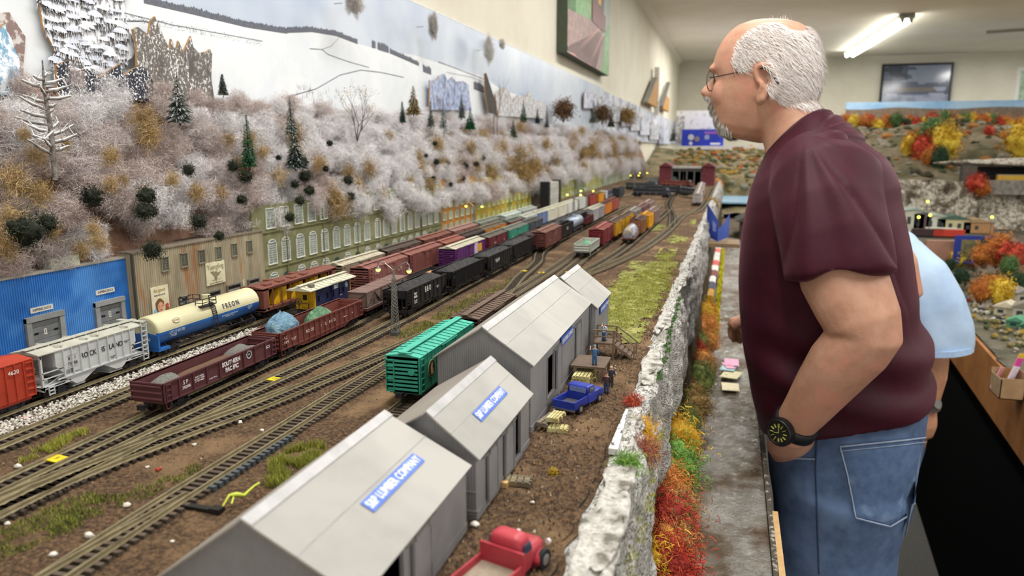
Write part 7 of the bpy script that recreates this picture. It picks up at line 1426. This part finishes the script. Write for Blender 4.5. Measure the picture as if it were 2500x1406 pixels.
# village houses
for px, py, w_, h, c, rc, lab, rz in ((2355, 655, .11, .06, '#c3beae', '#8f8a80', 'white timber house left of the village street', .3), (2390, 668, .12, .07, '#b7b2a2', '#77756f', 'pale house behind the tall orange tree', .2), (2460, 655, .13, .08, '#a9a79c', '#6f7574', 'grey house with steep grey roof', .4), (2488, 640, .12, .07, '#d0ccbe', '#7f8380', 'pale house with grey roof at the right edge', .4), (2375, 750, .12, .05, '#e2dfd8', '#cfcfcd', 'low white building by the village street', -.5), (2425, 770, .09, .035, '#c9bfa5', '#d6cbb2', 'small tan roofed kiosk near the fascia', -.5),
        (2470, 780, .10, .05, '#b9b3a4', '#8b8577', 'weathered timber shed near the fascia', -.4), (2350, 700, .09, .05, '#9a9284', '#6b665c', 'dark timber barn left of the orange tree', .3), (2490, 815, .07, .03, '#3f7a5e', '#3f7a5e', 'green low shed at the right edge', -.5), (2320, 735, .08, .05, '#8f8877', '#5f5a50', 'brown shed behind the light blue sleeve', .2), (2455, 800, .07, .025, '#5a9a78', '#5a9a78', 'small green covered stall near the fascia', -.5), (2480, 745, .08, .05, '#bdb6a6', '#8d8a84', 'cream cottage behind the timber shed', .1)):
    p = atZ(px, py, SZ); house(p.x, p.y, SZ + .004, w_ * .8, w_ * .8, h * .9, c, rc, lab, rz=rz)
for px, py, c, lab in ((2375, 742, '#a5342c', 'small red model car in the village street'), (2395, 768, '#d9d6cc', 'small white model car near the fascia'), (2345, 735, '#3f5f8a', 'small blue model car behind the light blue sleeve'), (2440, 790, '#cfcdbf', 'small cream model car beside the timber shed')):
    p = atZ(px, py, SZ); r = root('model_car', (p.x, p.y, SZ + .004), lab, 'car', 'model cars in the village', .8); MB().bx(-.010, .010, -.026, .026, .004, .014).build('body', M(c, .4), r); g = MB(); rbox(g, [(-.016, .013), (.014, .013), (.008, .021), (-.010, .021)], .009); g.build('cabin', M('#30343c', .3), r)
    for x_, y_ in ((-.010, -.016), (.010, -.016), (-.010, .016), (.010, .016)): MB().cyl((x_ - .001, y_, .0045), (x_ + .001, y_, .0045), .0045, 10).build('wheel', CB, r)
g = MB()
for k in range(3000):
    x_ = U(.85, 2.1); y_ = U(2.1, 4.15)
    if x_ < edge_y(y_) + .05: continue
    s = U(.004, .012); c_ = Vector((x_, y_, hillz(x_, y_) + s)); g.ico(c_, s, R.randrange(5), (1, 1, .9), .3)
tag(g.build('undergrowth', [M(c, .9) for c in ('#6f6a3c', '#4f5a34', '#8f8258', '#a88a3c', '#a9a294')]), 'low mixed undergrowth and rubble covering the village ground', 'undergrowth', kind='stuff')
# flyer box on the fascia
xx = edge_y(2.14)
b = root('flyer_box', (xx - .004, 2.14, SZ - .018), 'tan cardboard flyer box fixed to the orange fascia', 'box', None, .0); b.scale = (.74,) * 3
MB().bx(-.075, 0, -.055, .055, 0, .003).bx(-.075, 0, -.055, -.052, 0, .075).bx(-.075, 0, .052, .055, 0, .085).bx(-.075, -.072, -.055, .055, 0, .07).bx(-.003, 0, -.055, .055, 0, .095).build('carton', M('#a98b66', .8, '#9c7e5a', 30), b)
for k, (c, dy, h, lab) in enumerate((('#e9c33c', .030, .145, 'yellow flyer sticking out of the box'), ('#e24fa8', .004, .135, 'bright pink flyer in the middle of the box'), ('#e7e2ea', -.024, .110, 'white printed flyer at the near side of the box'), ('#d9a5a8', .045, .085, 'pale pink flyer at the far side of the box'))):
    o = tag(MB().bx(-.0015, .0015, -.017, .017, 0, h).build('flyer', M(c, .6), None, (xx - .030 - .0075 * k, 2.14 + dy * .74, SZ - .013)), lab, 'flyer', 'flyers in the cardboard box'); o.rotation_euler = (-.25, .18, -.9); o.scale = (.74,) * 3
# ================================================================ people
def remesh(o, v, sub=0, sm=6):
    m = o.modifiers.new('r', 'REMESH'); m.mode = 'VOXEL'; m.voxel_size = v; m.use_smooth_shade = True
    if sm: s = o.modifiers.new('s', 'SMOOTH'); s.factor = .5; s.iterations = sm
    return o
def bake(o):
    dg = bpy.context.evaluated_depsgraph_get(); me = bpy.data.meshes.new_from_object(o.evaluated_get(dg)); old = o.data; o.modifiers.clear(); o.data = me; me.polygons.foreach_set('use_smooth', [True] * len(me.polygons)); return o
def push(me, fn):
    V = [(v.co.copy(), v.normal.copy()) for v in me.vertices]; o = []
    for p, n in V: o += list(p + n * fn(p, n))
    me.vertices.foreach_set('co', o); me.update()
Yc = 1.42; TH = -.26; Xc = atY(1900, 300, Yc).x
cT, sT = cos(TH), sin(TH)
def ml(px, py, ly=0.0):
    """pixel -> local (x, z) on the figure's plane at lateral offset ly (local +y points away from the camera)"""
    d = ray(px, py)   # Xc + x cT - ly sT = t d.x ; Yc + x sT + ly cT = t d.y
    x = (d.x * (Yc + ly * cT) - d.y * (Xc - ly * sT)) / (d.y * cT - d.x * sT); t = (Yc + x * sT + ly * cT) / d.y
    return x, H + t * d.z
man = root('person', (Xc, Yc, 0), 'older man in maroon shirt and jeans facing left, left hand in his pocket', 'person', None, TH)
def ring(f, b, hw, n=36, cy=0.0, ef=.75, eb=.85, lyf=0.0, tilt=None):
    """closed ring between front pixel f and back pixel b, half width hw"""
    x0, z0 = ml(f[0], f[1], cy); x1, z1 = ml(b[0], b[1], cy); o = []
    for k in range(n):
        a = 2 * pi * k / n; c, s = cos(a), sin(a); e = eb if c > 0 else ef; t = .5 + .5 * (abs(c) ** e) * (1 if c > 0 else -1)
        o.append((x0 + (x1 - x0) * t, cy + hw * (abs(s) ** .9) * (1 if s > 0 else -1), z0 + (z1 - z0) * t))
    return o
def limb(g, pts, n=20, flat=1.0, m=0):
    P = [(ml(px, py, ly)[0], ly, ml(px, py, ly)[1]) for px, py, ly, r in pts]; g.tube(P, [q[3] for q in pts], n, m, True, True, flat)
SK = M('#c99b82', .5, '#bb8a72', 35, .35, .65, bump=.25, bsc=500, c3='#cf937d', sc3=16)
g = MB()
# head, level by level from the crown to the chin
HD = [((1880, 49), (1925, 49), .018), ((1838, 54), (1957, 57), .046), ((1806, 66), (1978, 72), .060), ((1784, 84), (1992, 92), .069), ((1766, 108), (2001, 115), .074), ((1754, 132), (2006, 142), .0765), ((1747, 156), (2008, 166), .077), ((1745, 170), (2006, 184), .0765), ((1754, 182), (2004, 200), .075), ((1756, 196), (2000, 216), .074), ((1748, 212), (1994, 232), .073), ((1744, 230), (1984, 250), .071), ((1742, 246), (1972, 268), .068), ((1745, 262), (1955, 284), .065), ((1748, 280), (1930, 302), .060), ((1752, 300), (1905, 322), .054), ((1760, 320), (1880, 342), .042), ((1778, 334), (1858, 350), .022)]
g.loft([ring(f, b, hw, 40, ef=.62 if i > 7 else .8) for i, (f, b, hw) in enumerate(HD)])
# neck
g.loft([ring((1845, 285), (1985, 235), .055), ring((1862, 330), (2003, 258), .058), ring((1872, 372), (2030, 285), .064), ring((1875, 420), (2080, 320), .085), ring((1880, 470), (2120, 380), .11)])
# nose
nx = [((1752, 180), (1775, 180), .0075), ((1738, 193), (1772, 193), .009), ((1724, 207), (1772, 208), .012), ((1712, 221), (1772, 224), .0165), ((1711, 230), (1772, 234), .0180), ((1722, 240), (1772, 242), .0150), ((1745, 248), (1770, 248), .006)]
g.loft([ring(f, b, hw, 16, ef=.9, eb=.5) for f, b, hw in nx])
# brow, lips, cheeks
for s in (-1, 1):
    x, z = ml(1752, 172); g.ico((x + .004, s * .026, z), .012, 0, (.9, 1.7, .75), 0, 2)
    x, z = ml(1790, 232); g.ico((x, s * .043, z), .024, 0, (1.1, .9, 1.2), 0, 2)
x, z = ml(1745, 254); g.ico((x, 0, z), .011, 0, (.7, 2.0, .6), 0, 2); x, z = ml(1748, 268); g.ico((x, 0, z), .011, 0, (.7, 1.8, .6), 0, 2)
# ears: shell with rim and hollow
def ear(s):
    y = s * .0745; P = []
    for px, py in ((1868, 208), (1853, 196), (1847, 180), (1851, 166), (1864, 159), (1879, 163), (1887, 176), (1889, 193), (1884, 210), (1876, 226), (1866, 242), (1858, 252), (1852, 246), (1854, 230)):
        x, z = ml(px, py, -.075 * 1); P.append((x, y + s * (.010 if px > 1860 else .004), z))
    g.tube(P + [P[0]], .0052, 8); x, z = ml(1868, 200, -.075); g.ico((x, y - s * .005, z), .016, 0, (.85, .35, 1.55), 0, 2); x, z = ml(1860, 240, -.075); g.ico((x, y + s * .006, z), .009, 0, (.8, .5, 1.2), 0, 2)
ear(-1); ear(1)
# near arm: upper arm, bent elbow, forearm, wrist, hand in the pocket
limb(g, [(2010, 470, -.150, .062), (2035, 580, -.195, .062), (2058, 680, -.225, .0600), (2085, 740, -.24, .0560), (2108, 790, -.245, .0520), (2118, 812, -.245, .0475), (2092, 845, -.24, .0485), (2050, 890, -.232, .0470), (2008, 945, -.222, .0415), (1968, 1000, -.210, .0350), (1940, 1036, -.202, .0305), (1925, 1062, -.196, .0320)], 24)
limb(g, [(2138, 800, -.252, .018), (2152, 812, -.252, .024), (2136, 838, -.250, .020)], 12)
limb(g, [(1935, 1040, -.196, .030), (1930, 1066, -.180, .037), (1932, 1090, -.160, .040), (1940, 1118, -.125, .036), (1948, 1145, -.095, .028)], 20, .55)
for k, (dx, ly) in enumerate(((-26, -.150), (-9, -.165), (9, -.172), (25, -.170))): limb(g, [(1930 + dx, 1085, ly, .0105), (1936 + dx, 1108, ly + .022, .0100), (1942 + dx * .8, 1135, ly + .055, .0090), (1948 + dx * .7, 1160, ly + .08, .008)], 10)
limb(g, [(1905, 1056, -.172, .014), (1894, 1080, -.155, .0125), (1898, 1104, -.135, .0110), (1905, 1125, -.11, .009)], 10)
# far arm: elbow shows behind his back, hand reaches forward over the river
limb(g, [(2060, 440, .150, .058), (2125, 575, .185, .048), (2182, 655, .200, .045), (2199, 703, .205, .041), (2155, 738, .205, .040), (2040, 765, .195, .038), (1930, 785, .185, .033), (1868, 795, .178, .029), (1845, 798, .175, .032), (1825, 802, .172, .036), (1812, 808, .170, .033)], 20)
for pts in ([(1822, 790, .158, .0105), (1802, 782, .154, .0100), (1788, 784, .150, .0092), (1782, 796, .150, .0085)], [(1818, 800, .168, .0105), (1798, 795, .165, .0100), (1785, 802, .163, .0094), (1786, 818, .163, .0086), (1792, 828, .165, .0075)], [(1818, 812, .178, .0105), (1800, 812, .178, .0098), (1790, 822, .178, .0090), (1796, 834, .180, .0080)], [(1822, 820, .188, .0095), (1808, 826, .190, .0088), (1802, 836, .190, .0078)], [(1838, 784, .150, .0125), (1818, 776, .140, .0110), (1800, 790, .135, .0095), (1790, 800, .138, .0085)]): limb(g, pts, 10)
body = g.build('body', SK, man); fixn(body); remesh(body, .0030, sm=5); bake(body)
body['label'] = 'bald headed ruddy skin with white stubble at the sides'
# white hair: fringe round the sides and back
HM = M('#f1e8e3', .7, '#dfd0c9', 300); HM2 = M('#f4f0ee', .6); r_ = random.Random(2)
import bmesh
from mathutils.bvhtree import BVHTree
bm = bmesh.new(); bm.from_mesh(body.data); bvh = BVHTree.FromBMesh(bm); bm.free()
def inpoly(x, y, P):
    c = False; j = len(P) - 1
    for i in range(len(P)):
        if (P[i][1] > y) != (P[j][1] > y) and x < (P[j][0] - P[i][0]) * (y - P[i][1]) / (P[j][1] - P[i][1]) + P[i][0]: c = not c
        j = i
    return c
hairP = [(1806, 165), (1812, 132), (1822, 108), (1842, 86), (1872, 70), (1905, 66), (1940, 78), (1968, 82), (1990, 76), (2020, 110), (2030, 180), (2020, 230), (1990, 262), (1950, 262), (1912, 250), (1898, 225), (1893, 190), (1888, 164), (1866, 150), (1848, 158), (1842, 178), (1824, 178)]
beardP = [(1735, 233), (1752, 238), (1764, 252), (1770, 270), (1785, 292), (1812, 320), (1800, 336), (1772, 338), (1745, 325), (1736, 290), (1733, 255)]
hp2 = [ml(a, b, 0) for a, b in hairP]; bp2 = [ml(a, b, 0) for a, b in beardP]
def strands(poly, n, ln, w_, dirf, side_only=True, lift=.25, yr=.10):
    g = MB(); xs_ = [p[0] for p in poly]; zs_ = [p[1] for p in poly]
    for k in range(n):
        x, z = r_.uniform(min(xs_), max(xs_)), r_.uniform(min(zs_), max(zs_))
        if not inpoly(x, z, poly): continue
        s = -1 if r_.random() < .65 else 1
        if side_only: o_, d_ = Vector((x, s * .2, z)), Vector((0, -s, 0))
        else:
            a = r_.uniform(-1.5, 1.5); o_ = Vector((x, 0, z)) + Vector((-cos(a) * .25, sin(a) * .25, 0)); d_ = Vector((cos(a), -sin(a), 0))
        h, nrm, _i, _d = bvh.ray_cast(o_, d_)
        if h is None: continue
        if side_only and r_.random() < .35:   # around the back of the skull
            a = r_.uniform(-1.2, 1.2); o2 = Vector((.02 + cos(a) * .3, sin(a) * .3, z)); h2, n2, _i, _d = bvh.ray_cast(o2, Vector((-cos(a), -sin(a), 0)))
            if h2 is not None and h2.x > hp2[8][0] - .045 and h2.x < hp2[10][0] + .05: h, nrm = h2, n2
        d = dirf(h); d = (d - nrm * d.dot(nrm)).normalized(); d = (d + nrm * lift + Vector((r_.gauss(0, .18), r_.gauss(0, .18), r_.gauss(0, .18)))).normalized(); L = ln * r_.uniform(.6, 1.1)
        c = nrm.cross(d).normalized() * w_ * .5; p0 = h - nrm * .001; p1 = h + d * L * .5 + nrm * .0012; p2 = h + d * L - nrm * .001
        g.add([p0 - c, p0 + c, p1 + c, p1 - c, p2], [(0, 1, 2, 3), (3, 2, 4)], r_.randrange(2))
    return g
strands(hp2, 30000, .024, .0007, lambda h: Vector((.9, 0, -.70 + .5 * noise.noise(h * 40))), lift=.07).build('hair', [HM, HM2], man)['label'] = 'short white hair around the sides and back'
strands(bp2, 22000, .014, .0009, lambda h: Vector((-.1, 0, -1)), False, lift=.30).build('beard', [M('#cfc9c4', .8), M('#ebe6e2', .8)], man)['label'] = 'white goatee and moustache'
g = MB()
for k in range(30):
    x, z = ml(1880 + k * 1.6, 50); a = Vector((x, r_.uniform(-.02, .02), z - .002)); g.tube([a, a + Vector((r_.uniform(-.003, .003), 0, r_.uniform(.004, .010)))], .0003, 3)
g.build('hair_wisp', HM2, man)
# eyes and glasses
for s in (-1, 1):
    x, z = ml(1762, 189); MB().ico((x + .008, s * .030, z), .0115, 0, (1, 1, 1), 0, 2).build('eye', M('#e6dfd8', .2), man); 
WIRE = M('#4b4038', .3, metal=.6); gs = MB()
for s in (-1, 1):
    x, z = ml(1731, 198, -.03); gs.tube([(x + .004 * cos(t * pi / 10) * 0 + .004, s * (.034 + .023 * cos(t * pi / 10)), z + .018 * sin(t * pi / 10)) for t in range(21)], .0009, 6)
    P = []
    for px, py in ((1730, 189), (1760, 186), (1800, 178), (1846, 169)): x, z = ml(px, py, -.070); P.append((x, s * (.060 if px < 1740 else .076), z))
    gs.tube(P, .0010, 6)
x, z = ml(1731, 190, 0); gs.tube([(x + .004, -.012, z), (x + .001, 0, z + .002), (x + .004, .012, z)], .0009, 6)
gl = gs.build('glasses', WIRE, man)
g = MB()
for s in (-1, 1):
    P = []
    for px, py in ((1846, 169), (1872, 166), (1890, 184), (1897, 196), (1903, 206)): x, z = ml(px, py, -.082); P.append((x, s * (.078 if px < 1860 else .089), z))
    g.tube(P, [.0011, .0013, .0020, .0024, .0020], 8)
g.build('temple_tip', BLACK, gl)
for s in (-1, 1):
    x, z = ml(1731, 198, -.03); MB().prism([(s * (.034 + .0225 * cos(t * pi / 10)), z + .0175 * sin(t * pi / 10)) for t in range(20)], 'x', x + .0036, x + .0042).build('lens', M('#cfd6d8', .05, alpha=.18, spec=.9), gl)
# shirt: torso and sleeves
SHM = M('#400f22', .60, '#340b1a', 20, .3, .7, bump=.15, bsc=900, spec=.22)
SHB = SHM.node_tree.nodes['Principled BSDF']; SHB.inputs['Sheen Weight'].default_value = .10; SHB.inputs['Sheen Roughness'].default_value = .35; SHB.inputs['Sheen Tint'].default_value = (.85, .30, .45, 1)
TS = [((1868, 392), (2006, 262), .070), ((1862, 410), (2035, 276), .092), ((1856, 432), (2072, 300), .130), ((1848, 462), (2112, 338), .165), ((1840, 500), (2160, 392), .188), ((1832, 545), (2196, 455), .196), ((1826, 600), (2218, 530), .196), ((1822, 660), (2230, 610), .192), ((1823, 730), (2234, 690), .188), ((1828, 800), (2238, 765), .186), ((1838, 870), (2258, 835), .188), ((1850, 930), (2275, 890), .190), ((1860, 975), (2284, 935), .190), ((1868, 1008), (2280, 972), .188)]
g = MB(); g.loft([ring(f, b, hw, 48, ef=.7, eb=.7) for f, b, hw in TS])
limb(g, [(1985, 400, -.100, .066), (2010, 455, -.150, .083), (2028, 530, -.188, .083), (2042, 600, -.212, .081), (2050, 655, -.224, .080), (2052, 674, -.226, .080)], 28)
limb(g, [(2020, 400, .100, .066), (2055, 460, .150, .076), (2100, 530, .170, .068), (2125, 570, .178, .062)], 24)
shirt = g.build('shirt', SHM, man); fixn(shirt); remesh(shirt, .0050, sm=8); bake(shirt)
# folds: creases radiating from the armpit, draped ridges down the back, gathers at the waist
def fold(me):
    ax, az = ml(2050, 660, -.1); bx_, bz = ml(2230, 900, 0); sx, sz = ml(1990, 330, -.1)
    def fn(p, n):
        d = 0
        dx, dz = p.x - sx, p.z - sz; an = math.atan2(dx, -dz); rr = math.hypot(dx, dz)
        nz = noise.noise(Vector((p.x * 3, p.y * 3, p.z * 3)))
        d += .0072 * sin(an * 13 + 2.4 * nz + rr * 3) * math.exp(-((rr - .26) / .17) ** 2) * max(0, min(1, (an + .1) * 3))
        d -= .011 * (1 - abs(sin(an * 4.2 + .6 + 1.2 * nz))) ** 5 * math.exp(-((rr - .17) / .13) ** 2) * max(0, min(1, (an + .05) * 4))
        w_ = math.exp(-((p.z - bz - .01) / .07) ** 2); d += .0085 * w_ * sin((p.z - bz) * 80 + p.x * 16 + 2 * nz) * max(0, min(1, (p.x + .02) * 9))
        d += .0028 * noise.noise(Vector((p.x * 7, p.y * 7, p.z * 3.5 + 4))) + .0012 * noise.noise(Vector((p.x * 18, p.y * 18, p.z * 8)))
        return d
    push(me, fn)
fold(shirt.data)
# collar
P = []
for k in range(33):
    a = 2 * pi * k / 32; f = ml(1870, 391); b = ml(2004, 264); t = .5 + .5 * cos(a); P.append((f[0] + (b[0] - f[0]) * t, .067 * sin(a), f[1] + (b[1] - f[1]) * t - .001))
MB().tube(P, .0032, 8).build('collar', M('#3c1a28', .6), man)
# jeans
JM = M('#44597c', .85, '#5a7096', 55, .3, .7, bump=.5, bsc=1600, c3='#6d86ab', sc3=9, lo3=.5, hi3=.75)
g = MB(); JT = [((1878, 985), (2268, 955), .168), ((1884, 1040), (2268, 1000), .178), ((1892, 1110), (2262, 1070), .184), ((1900, 1170), (2250, 1130), .184), ((1906, 1230), (2228, 1190), .180), ((1912, 1290), (2200, 1240), .170)]
g.loft([ring(f, b, hw, 44, ef=.65, eb=.75) for f, b, hw in JT])
FZ = FLZ
def leg(g, ly, x_top, x_ank):
    xa, za = ml(2055, 1180, ly); P = [(xa, ly, za), (xa - .004, ly, za - .14), (xa - .012, ly, za - .30), (xa - .015, ly, za - .45), (xa - .005, ly, za - .62), (xa + .0, ly, FZ + .13), (xa + .0, ly, FZ + .05)]
    g.tube(P, [.104, .100, .086, .073, .066, .060, .062], 30)
    return xa
xa = leg(g, -.092, 0, 0); leg(g, .095, 0, 0)
jeans = g.build('jeans', JM, man); fixn(jeans); remesh(jeans, .0055, sm=6); bake(jeans)
push(jeans.data, lambda p, n: (.0030 * noise.noise(Vector((p.x * 9, p.y * 9, p.z * 14))) + .0022 * sin(p.z * 60 + p.x * 22 + 3 * noise.noise(Vector((p.x * 4, p.y * 4, 0)))) * math.exp(-((p.z + .50) / .09) ** 2)))
bm = bmesh.new(); bm.from_mesh(jeans.data); jb = BVHTree.FromBMesh(bm); bm.free()
def onj(px, py, off=.0015):
    x, z = ml(px, py, -.15)
    for _ in range(3):
        h, n, _a, _b = jb.ray_cast(Vector((x, -.5, z)), Vector((0, 1, 0)))
        if h is None: break
        x, z = ml(px, py, h.y)
    if h is None: h, n = Vector((x, -.12, z)), Vector((0, -1, 0))
    return h + n * off
def patch(poly, off, name, mat, par, nx=14, nz=14):
    """cloth patch that follows the jeans, bilinear over four pixel corners"""
    a, b, c, d = poly; g = MB(); vs = []
    for i in range(nx + 1):
        for j in range(nz + 1):
            u, v = i / nx, j / nz; px = (a[0] * (1 - u) + b[0] * u) * (1 - v) + (d[0] * (1 - u) + c[0] * u) * v; py = (a[1] * (1 - u) + b[1] * u) * (1 - v) + (d[1] * (1 - u) + c[1] * u) * v
            if name == 'back_pocket' and v > .8: py += (1 - abs(2 * u - 1)) * 22 * (v - .8) / .2
            vs.append(onj(px, py, off if 0 < i < nx and 0 < j < nz else .0004))
    g.add(vs, [(i * (nz + 1) + j, (i + 1) * (nz + 1) + j, (i + 1) * (nz + 1) + j + 1, i * (nz + 1) + j + 1) for i in range(nx) for j in range(nz)], 0, True); return g.build(name, mat, par)
J2 = M('#4a6188', .85, '#5f789f', 60, .3, .7, bump=.5, bsc=1600, c3='#7d96ba', sc3=11); ST = M('#93a4bd', .8)
pk = patch([(2052, 1090), (2252, 1068), (2232, 1245), (2088, 1262)], .0042, 'back_pocket', J2, jeans)
def seam(pts, r=.0011, nm='seam', m=ST, off=.0022, n=10):
    P = []
    for a, b in zip(pts, pts[1:]):
        for k in range(n): P.append(onj(a[0] + (b[0] - a[0]) * k / n, a[1] + (b[1] - a[1]) * k / n, off))
    P.append(onj(pts[-1][0], pts[-1][1], off)); return MB().tube(P, r, 5).build(nm, m, jeans)
seam([(2052, 1090), (2252, 1068)], .0016, off=.0045); seam([(2052, 1100), (2252, 1079)], .0008, off=.005); seam([(2052, 1090), (2070, 1160), (2088, 1262), (2170, 1283), (2232, 1245)], .0014, off=.0035); seam([(1995, 1075), (1992, 1150), (1996, 1250), (2000, 1400)], .0013, m=M('#2a3a58', .8)); seam([(1892, 1112), (1930, 1118), (1990, 1120)], .0016, 'pocket_edge')
for s in (-.092, .095):
    g = MB(); xa_, za_ = ml(2055, 1180, s); g.loft([[(xa_ - .04 + a_ * cos(2 * pi * k / 20) * (1 if cos(2 * pi * k / 20) > 0 else 1.35), s + .046 * w__ * sin(2 * pi * k / 20), FZ + z_) for k in range(20)] for a_, w__, z_ in ((.115, .9, 0), (.122, 1, .02), (.115, .95, .05), (.075, .8, .085), (.06, .75, .10))]); g.build('shoe', M('#3a3632', .7), man)
# watch
x, z = ml(1921, 1040, -.235); wv = Vector((x, -.2310, z)); v0 = Vector((ml(1968, 1000, -.21)[0], -.21, ml(1968, 1000, -.21)[1])); v1 = Vector((ml(1925, 1062, -.196)[0], -.196, ml(1925, 1062, -.196)[1])); ax = (v1 - v0).normalized(); cc = v0.lerp(v1, .60)
u_ = Vector((-.25, -1, .22)); u_ = (u_ - ax * u_.dot(ax)).normalized(); w3 = ax.cross(u_)
st_ = MB(); R1, R2 = [], []
for off, rr in ((-.010, .0345), (-.009, .0365), (.009, .0355), (.010, .0335)): R1.append([cc + ax * off + (u_ * cos(2 * pi * k / 30) + w3 * sin(2 * pi * k / 30)) * rr for k in range(30)])
wa = st_.loft(R1).build('wristwatch', M('#16161a', .5), man); wa['label'] = 'black wristwatch with yellow green hour marks'
dc = cc + u_ * .034; MB().cyl(dc, dc + u_ * .010, .0225, 28).build('watch_case', M('#121215', .4), wa); g = MB(); g.tube([dc + u_ * .0105 + (ax * cos(t * pi / 14) + w3 * sin(t * pi / 14)) * .0200 for t in range(29)], .0024, 8); g.build('bezel', M('#1c1c20', .3), wa)
MB().cyl(dc + u_ * .0100, dc + u_ * .0106, .0175, 28).build('dial', M('#2a2c26', .3), wa); g = MB()
for k in range(12): d = ax * cos(k * pi / 6) + w3 * sin(k * pi / 6); g.bar(dc + u_ * .0108 + d * .009, dc + u_ * .0108 + d * .0150, .0034, .0006)
for a, L in ((.9, .008), (2.6, .011)): d = ax * cos(a) + w3 * sin(a); g.bar(dc + u_ * .0111, dc + u_ * .0111 + d * L, .0014, .0005)
g.build('hour_marks', M('#c9c76a', .5), wa)
# ---------------- second visitor, mostly hidden behind the first
Y2 = 2.12
def q2(px, py, dy=0.0): return atY(px, py, Y2 + dy)
p2 = root('person', (0, 0, 0), 'person in light blue shirt leaning forward behind the man in maroon', 'person')
def rr2(c, rx, ry, n=28, tilt=0): return [(c.x + rx * cos(2 * pi * k / n), c.y + ry * sin(2 * pi * k / n), c.z + tilt * rx * cos(2 * pi * k / n)) for k in range(n)]
def limb2(g, pts, n=18): g.tube([q2(a, b, d) for a, b, d, r in pts], [p[3] for p in pts], n)
g = MB(); limb2(g, [(2248, 720, -.16, .045), (2266, 800, -.17, .041), (2275, 860, -.17, .039), (2272, 920, -.165, .036), (2262, 975, -.155, .030), (2258, 1000, -.15, .027), (2252, 1030, -.145, .034), (2245, 1062, -.14, .030)])
for k in range(4): limb2(g, [(2246 + k * 9 - 14, 1055, -.165 + k * .012, .0095), (2242 + k * 9 - 14, 1078, -.165 + k * .012, .0090), (2236 + k * 9 - 14, 1096, -.155 + k * .012, .0080)], 8)
limb2(g, [(2236, 1035, -.15, .012), (2222, 1052, -.15, .010), (2214, 1070, -.15, .009)], 8)
limb2(g, [(2130, 560, 0, .05), (2080, 520, 0, .052), (2050, 500, 0, .05)]); hc = q2(2020, 470); g.ico(hc, .092, 0, (1.05, .82, 1.25), .05, 3); g.ico(hc + Vector((-.098, 0, -.01)), .016, 0, (1.2, .8, 1.4), 0, 2)
for s in (-1, 1): g.ico(hc + Vector((.01, s * .078, -.005)), .022, 0, (.8, .4, 1.4), 0, 2)
limb2(g, [(2100, 640, .2, .045), (2060, 760, .2, .04), (2000, 830, .18, .034), (1960, 850, .16, .03)])
b2 = g.build('body', M('#cf9c7e', .5, '#c38e70', 30), p2); fixn(b2); remesh(b2, .006, sm=4); bake(b2)
g = MB(); r_2 = random.Random(4)
for k in range(2500):
    d = Vector((r_2.gauss(.25, 1), r_2.gauss(0, 1), r_2.gauss(.6, 1))).normalized()
    if d.x < -.55 or d.z < -.35: continue
    a = hc + Vector((d.x * .097, d.y * .078, d.z * .115)); g.tube([a, a + Vector((.012, 0, -.008)) + d * .004], .0012, 3)
g.build('hair', M('#6b5a4c', .8), p2)
for s in (-1, 1): MB().ico(hc + Vector((-.082, s * .032, .012)), .012, 0, (1, 1, 1), 0, 1).build('eye', M('#e6e0da', .2), p2)
g = MB(); g.loft([rr2(q2(2110, 1000), .14, .165), rr2(q2(2112, 900), .135, .16), rr2(q2(2115, 800), .13, .165), rr2(q2(2120, 700), .130, .18), rr2(q2(2125, 630), .125, .19), rr2(q2(2135, 575), .10, .14), rr2(q2(2120, 545), .06, .07)])
limb2(g, [(2140, 622, -.10, .070), (2185, 648, -.14, .080), (2232, 690, -.16, .083), (2268, 752, -.170, .081), (2282, 800, -.172, .080), (2282, 850, -.172, .079)], 26)
limb2(g, [(2150, 600, .14, .07), (2120, 680, .2, .07), (2100, 740, .2, .068)], 20)
s2_ = g.build('shirt', M('#b3cbe6', .8, '#a5bfdf', 10, bump=.3, bsc=300), p2); fixn(s2_); remesh(s2_, .007, sm=6); bake(s2_)
push(s2_.data, lambda p, n: (.006 * noise.noise(Vector((p.x * 9, p.y * 9, p.z * 5))) + .003 * sin(p.x * 60 + p.z * 34)))
g = MB(); g.tube([q2(2282, 838, -.172), q2(2282, 852, -.172)], .0815, 28); g.build('sleeve_hem', M('#a9c4e6', .8), p2)
g = MB(); hp_ = q2(2112, 980); g.loft([rr2(hp_ + Vector((0, 0, .03)), .15, .165), rr2(hp_ + Vector((0, 0, -.10)), .155, .175), rr2(hp_ + Vector((-.005, 0, -.22)), .14, .165)])
for s in (-1, 1): g.tube([(hp_.x, hp_.y + s * .085, hp_.z - .12), (hp_.x - .01, hp_.y + s * .09, hp_.z - .35), (hp_.x, hp_.y + s * .09, hp_.z - .55), (hp_.x + .01, hp_.y + s * .09, FZ + .05)], [.092, .082, .07, .06], 20)
j2 = g.build('trousers', M('#5f7393', .85, '#51658a', 40), p2); fixn(j2); remesh(j2, .009, sm=4); bake(j2)
MB().tube([q2(2262, 980, -.158), q2(2260, 992, -.156)], .033, 20).cyl(q2(2283, 985, -.18), q2(2289, 984, -.185), .014, 14).build('wristwatch', M('#9a9c9e', .3, metal=.7), p2)
for s in (-1, 1):
    MB().loft([[(hp_.x - .04 + a_ * cos(2 * pi * k / 18), hp_.y + s * .09 + .045 * sin(2 * pi * k / 18), FZ + z_) for k in range(18)] for a_, z_ in ((.13, 0), (.13, .04), (.07, .09))]).build('shoe', M('#2e2c2a', .7), p2)
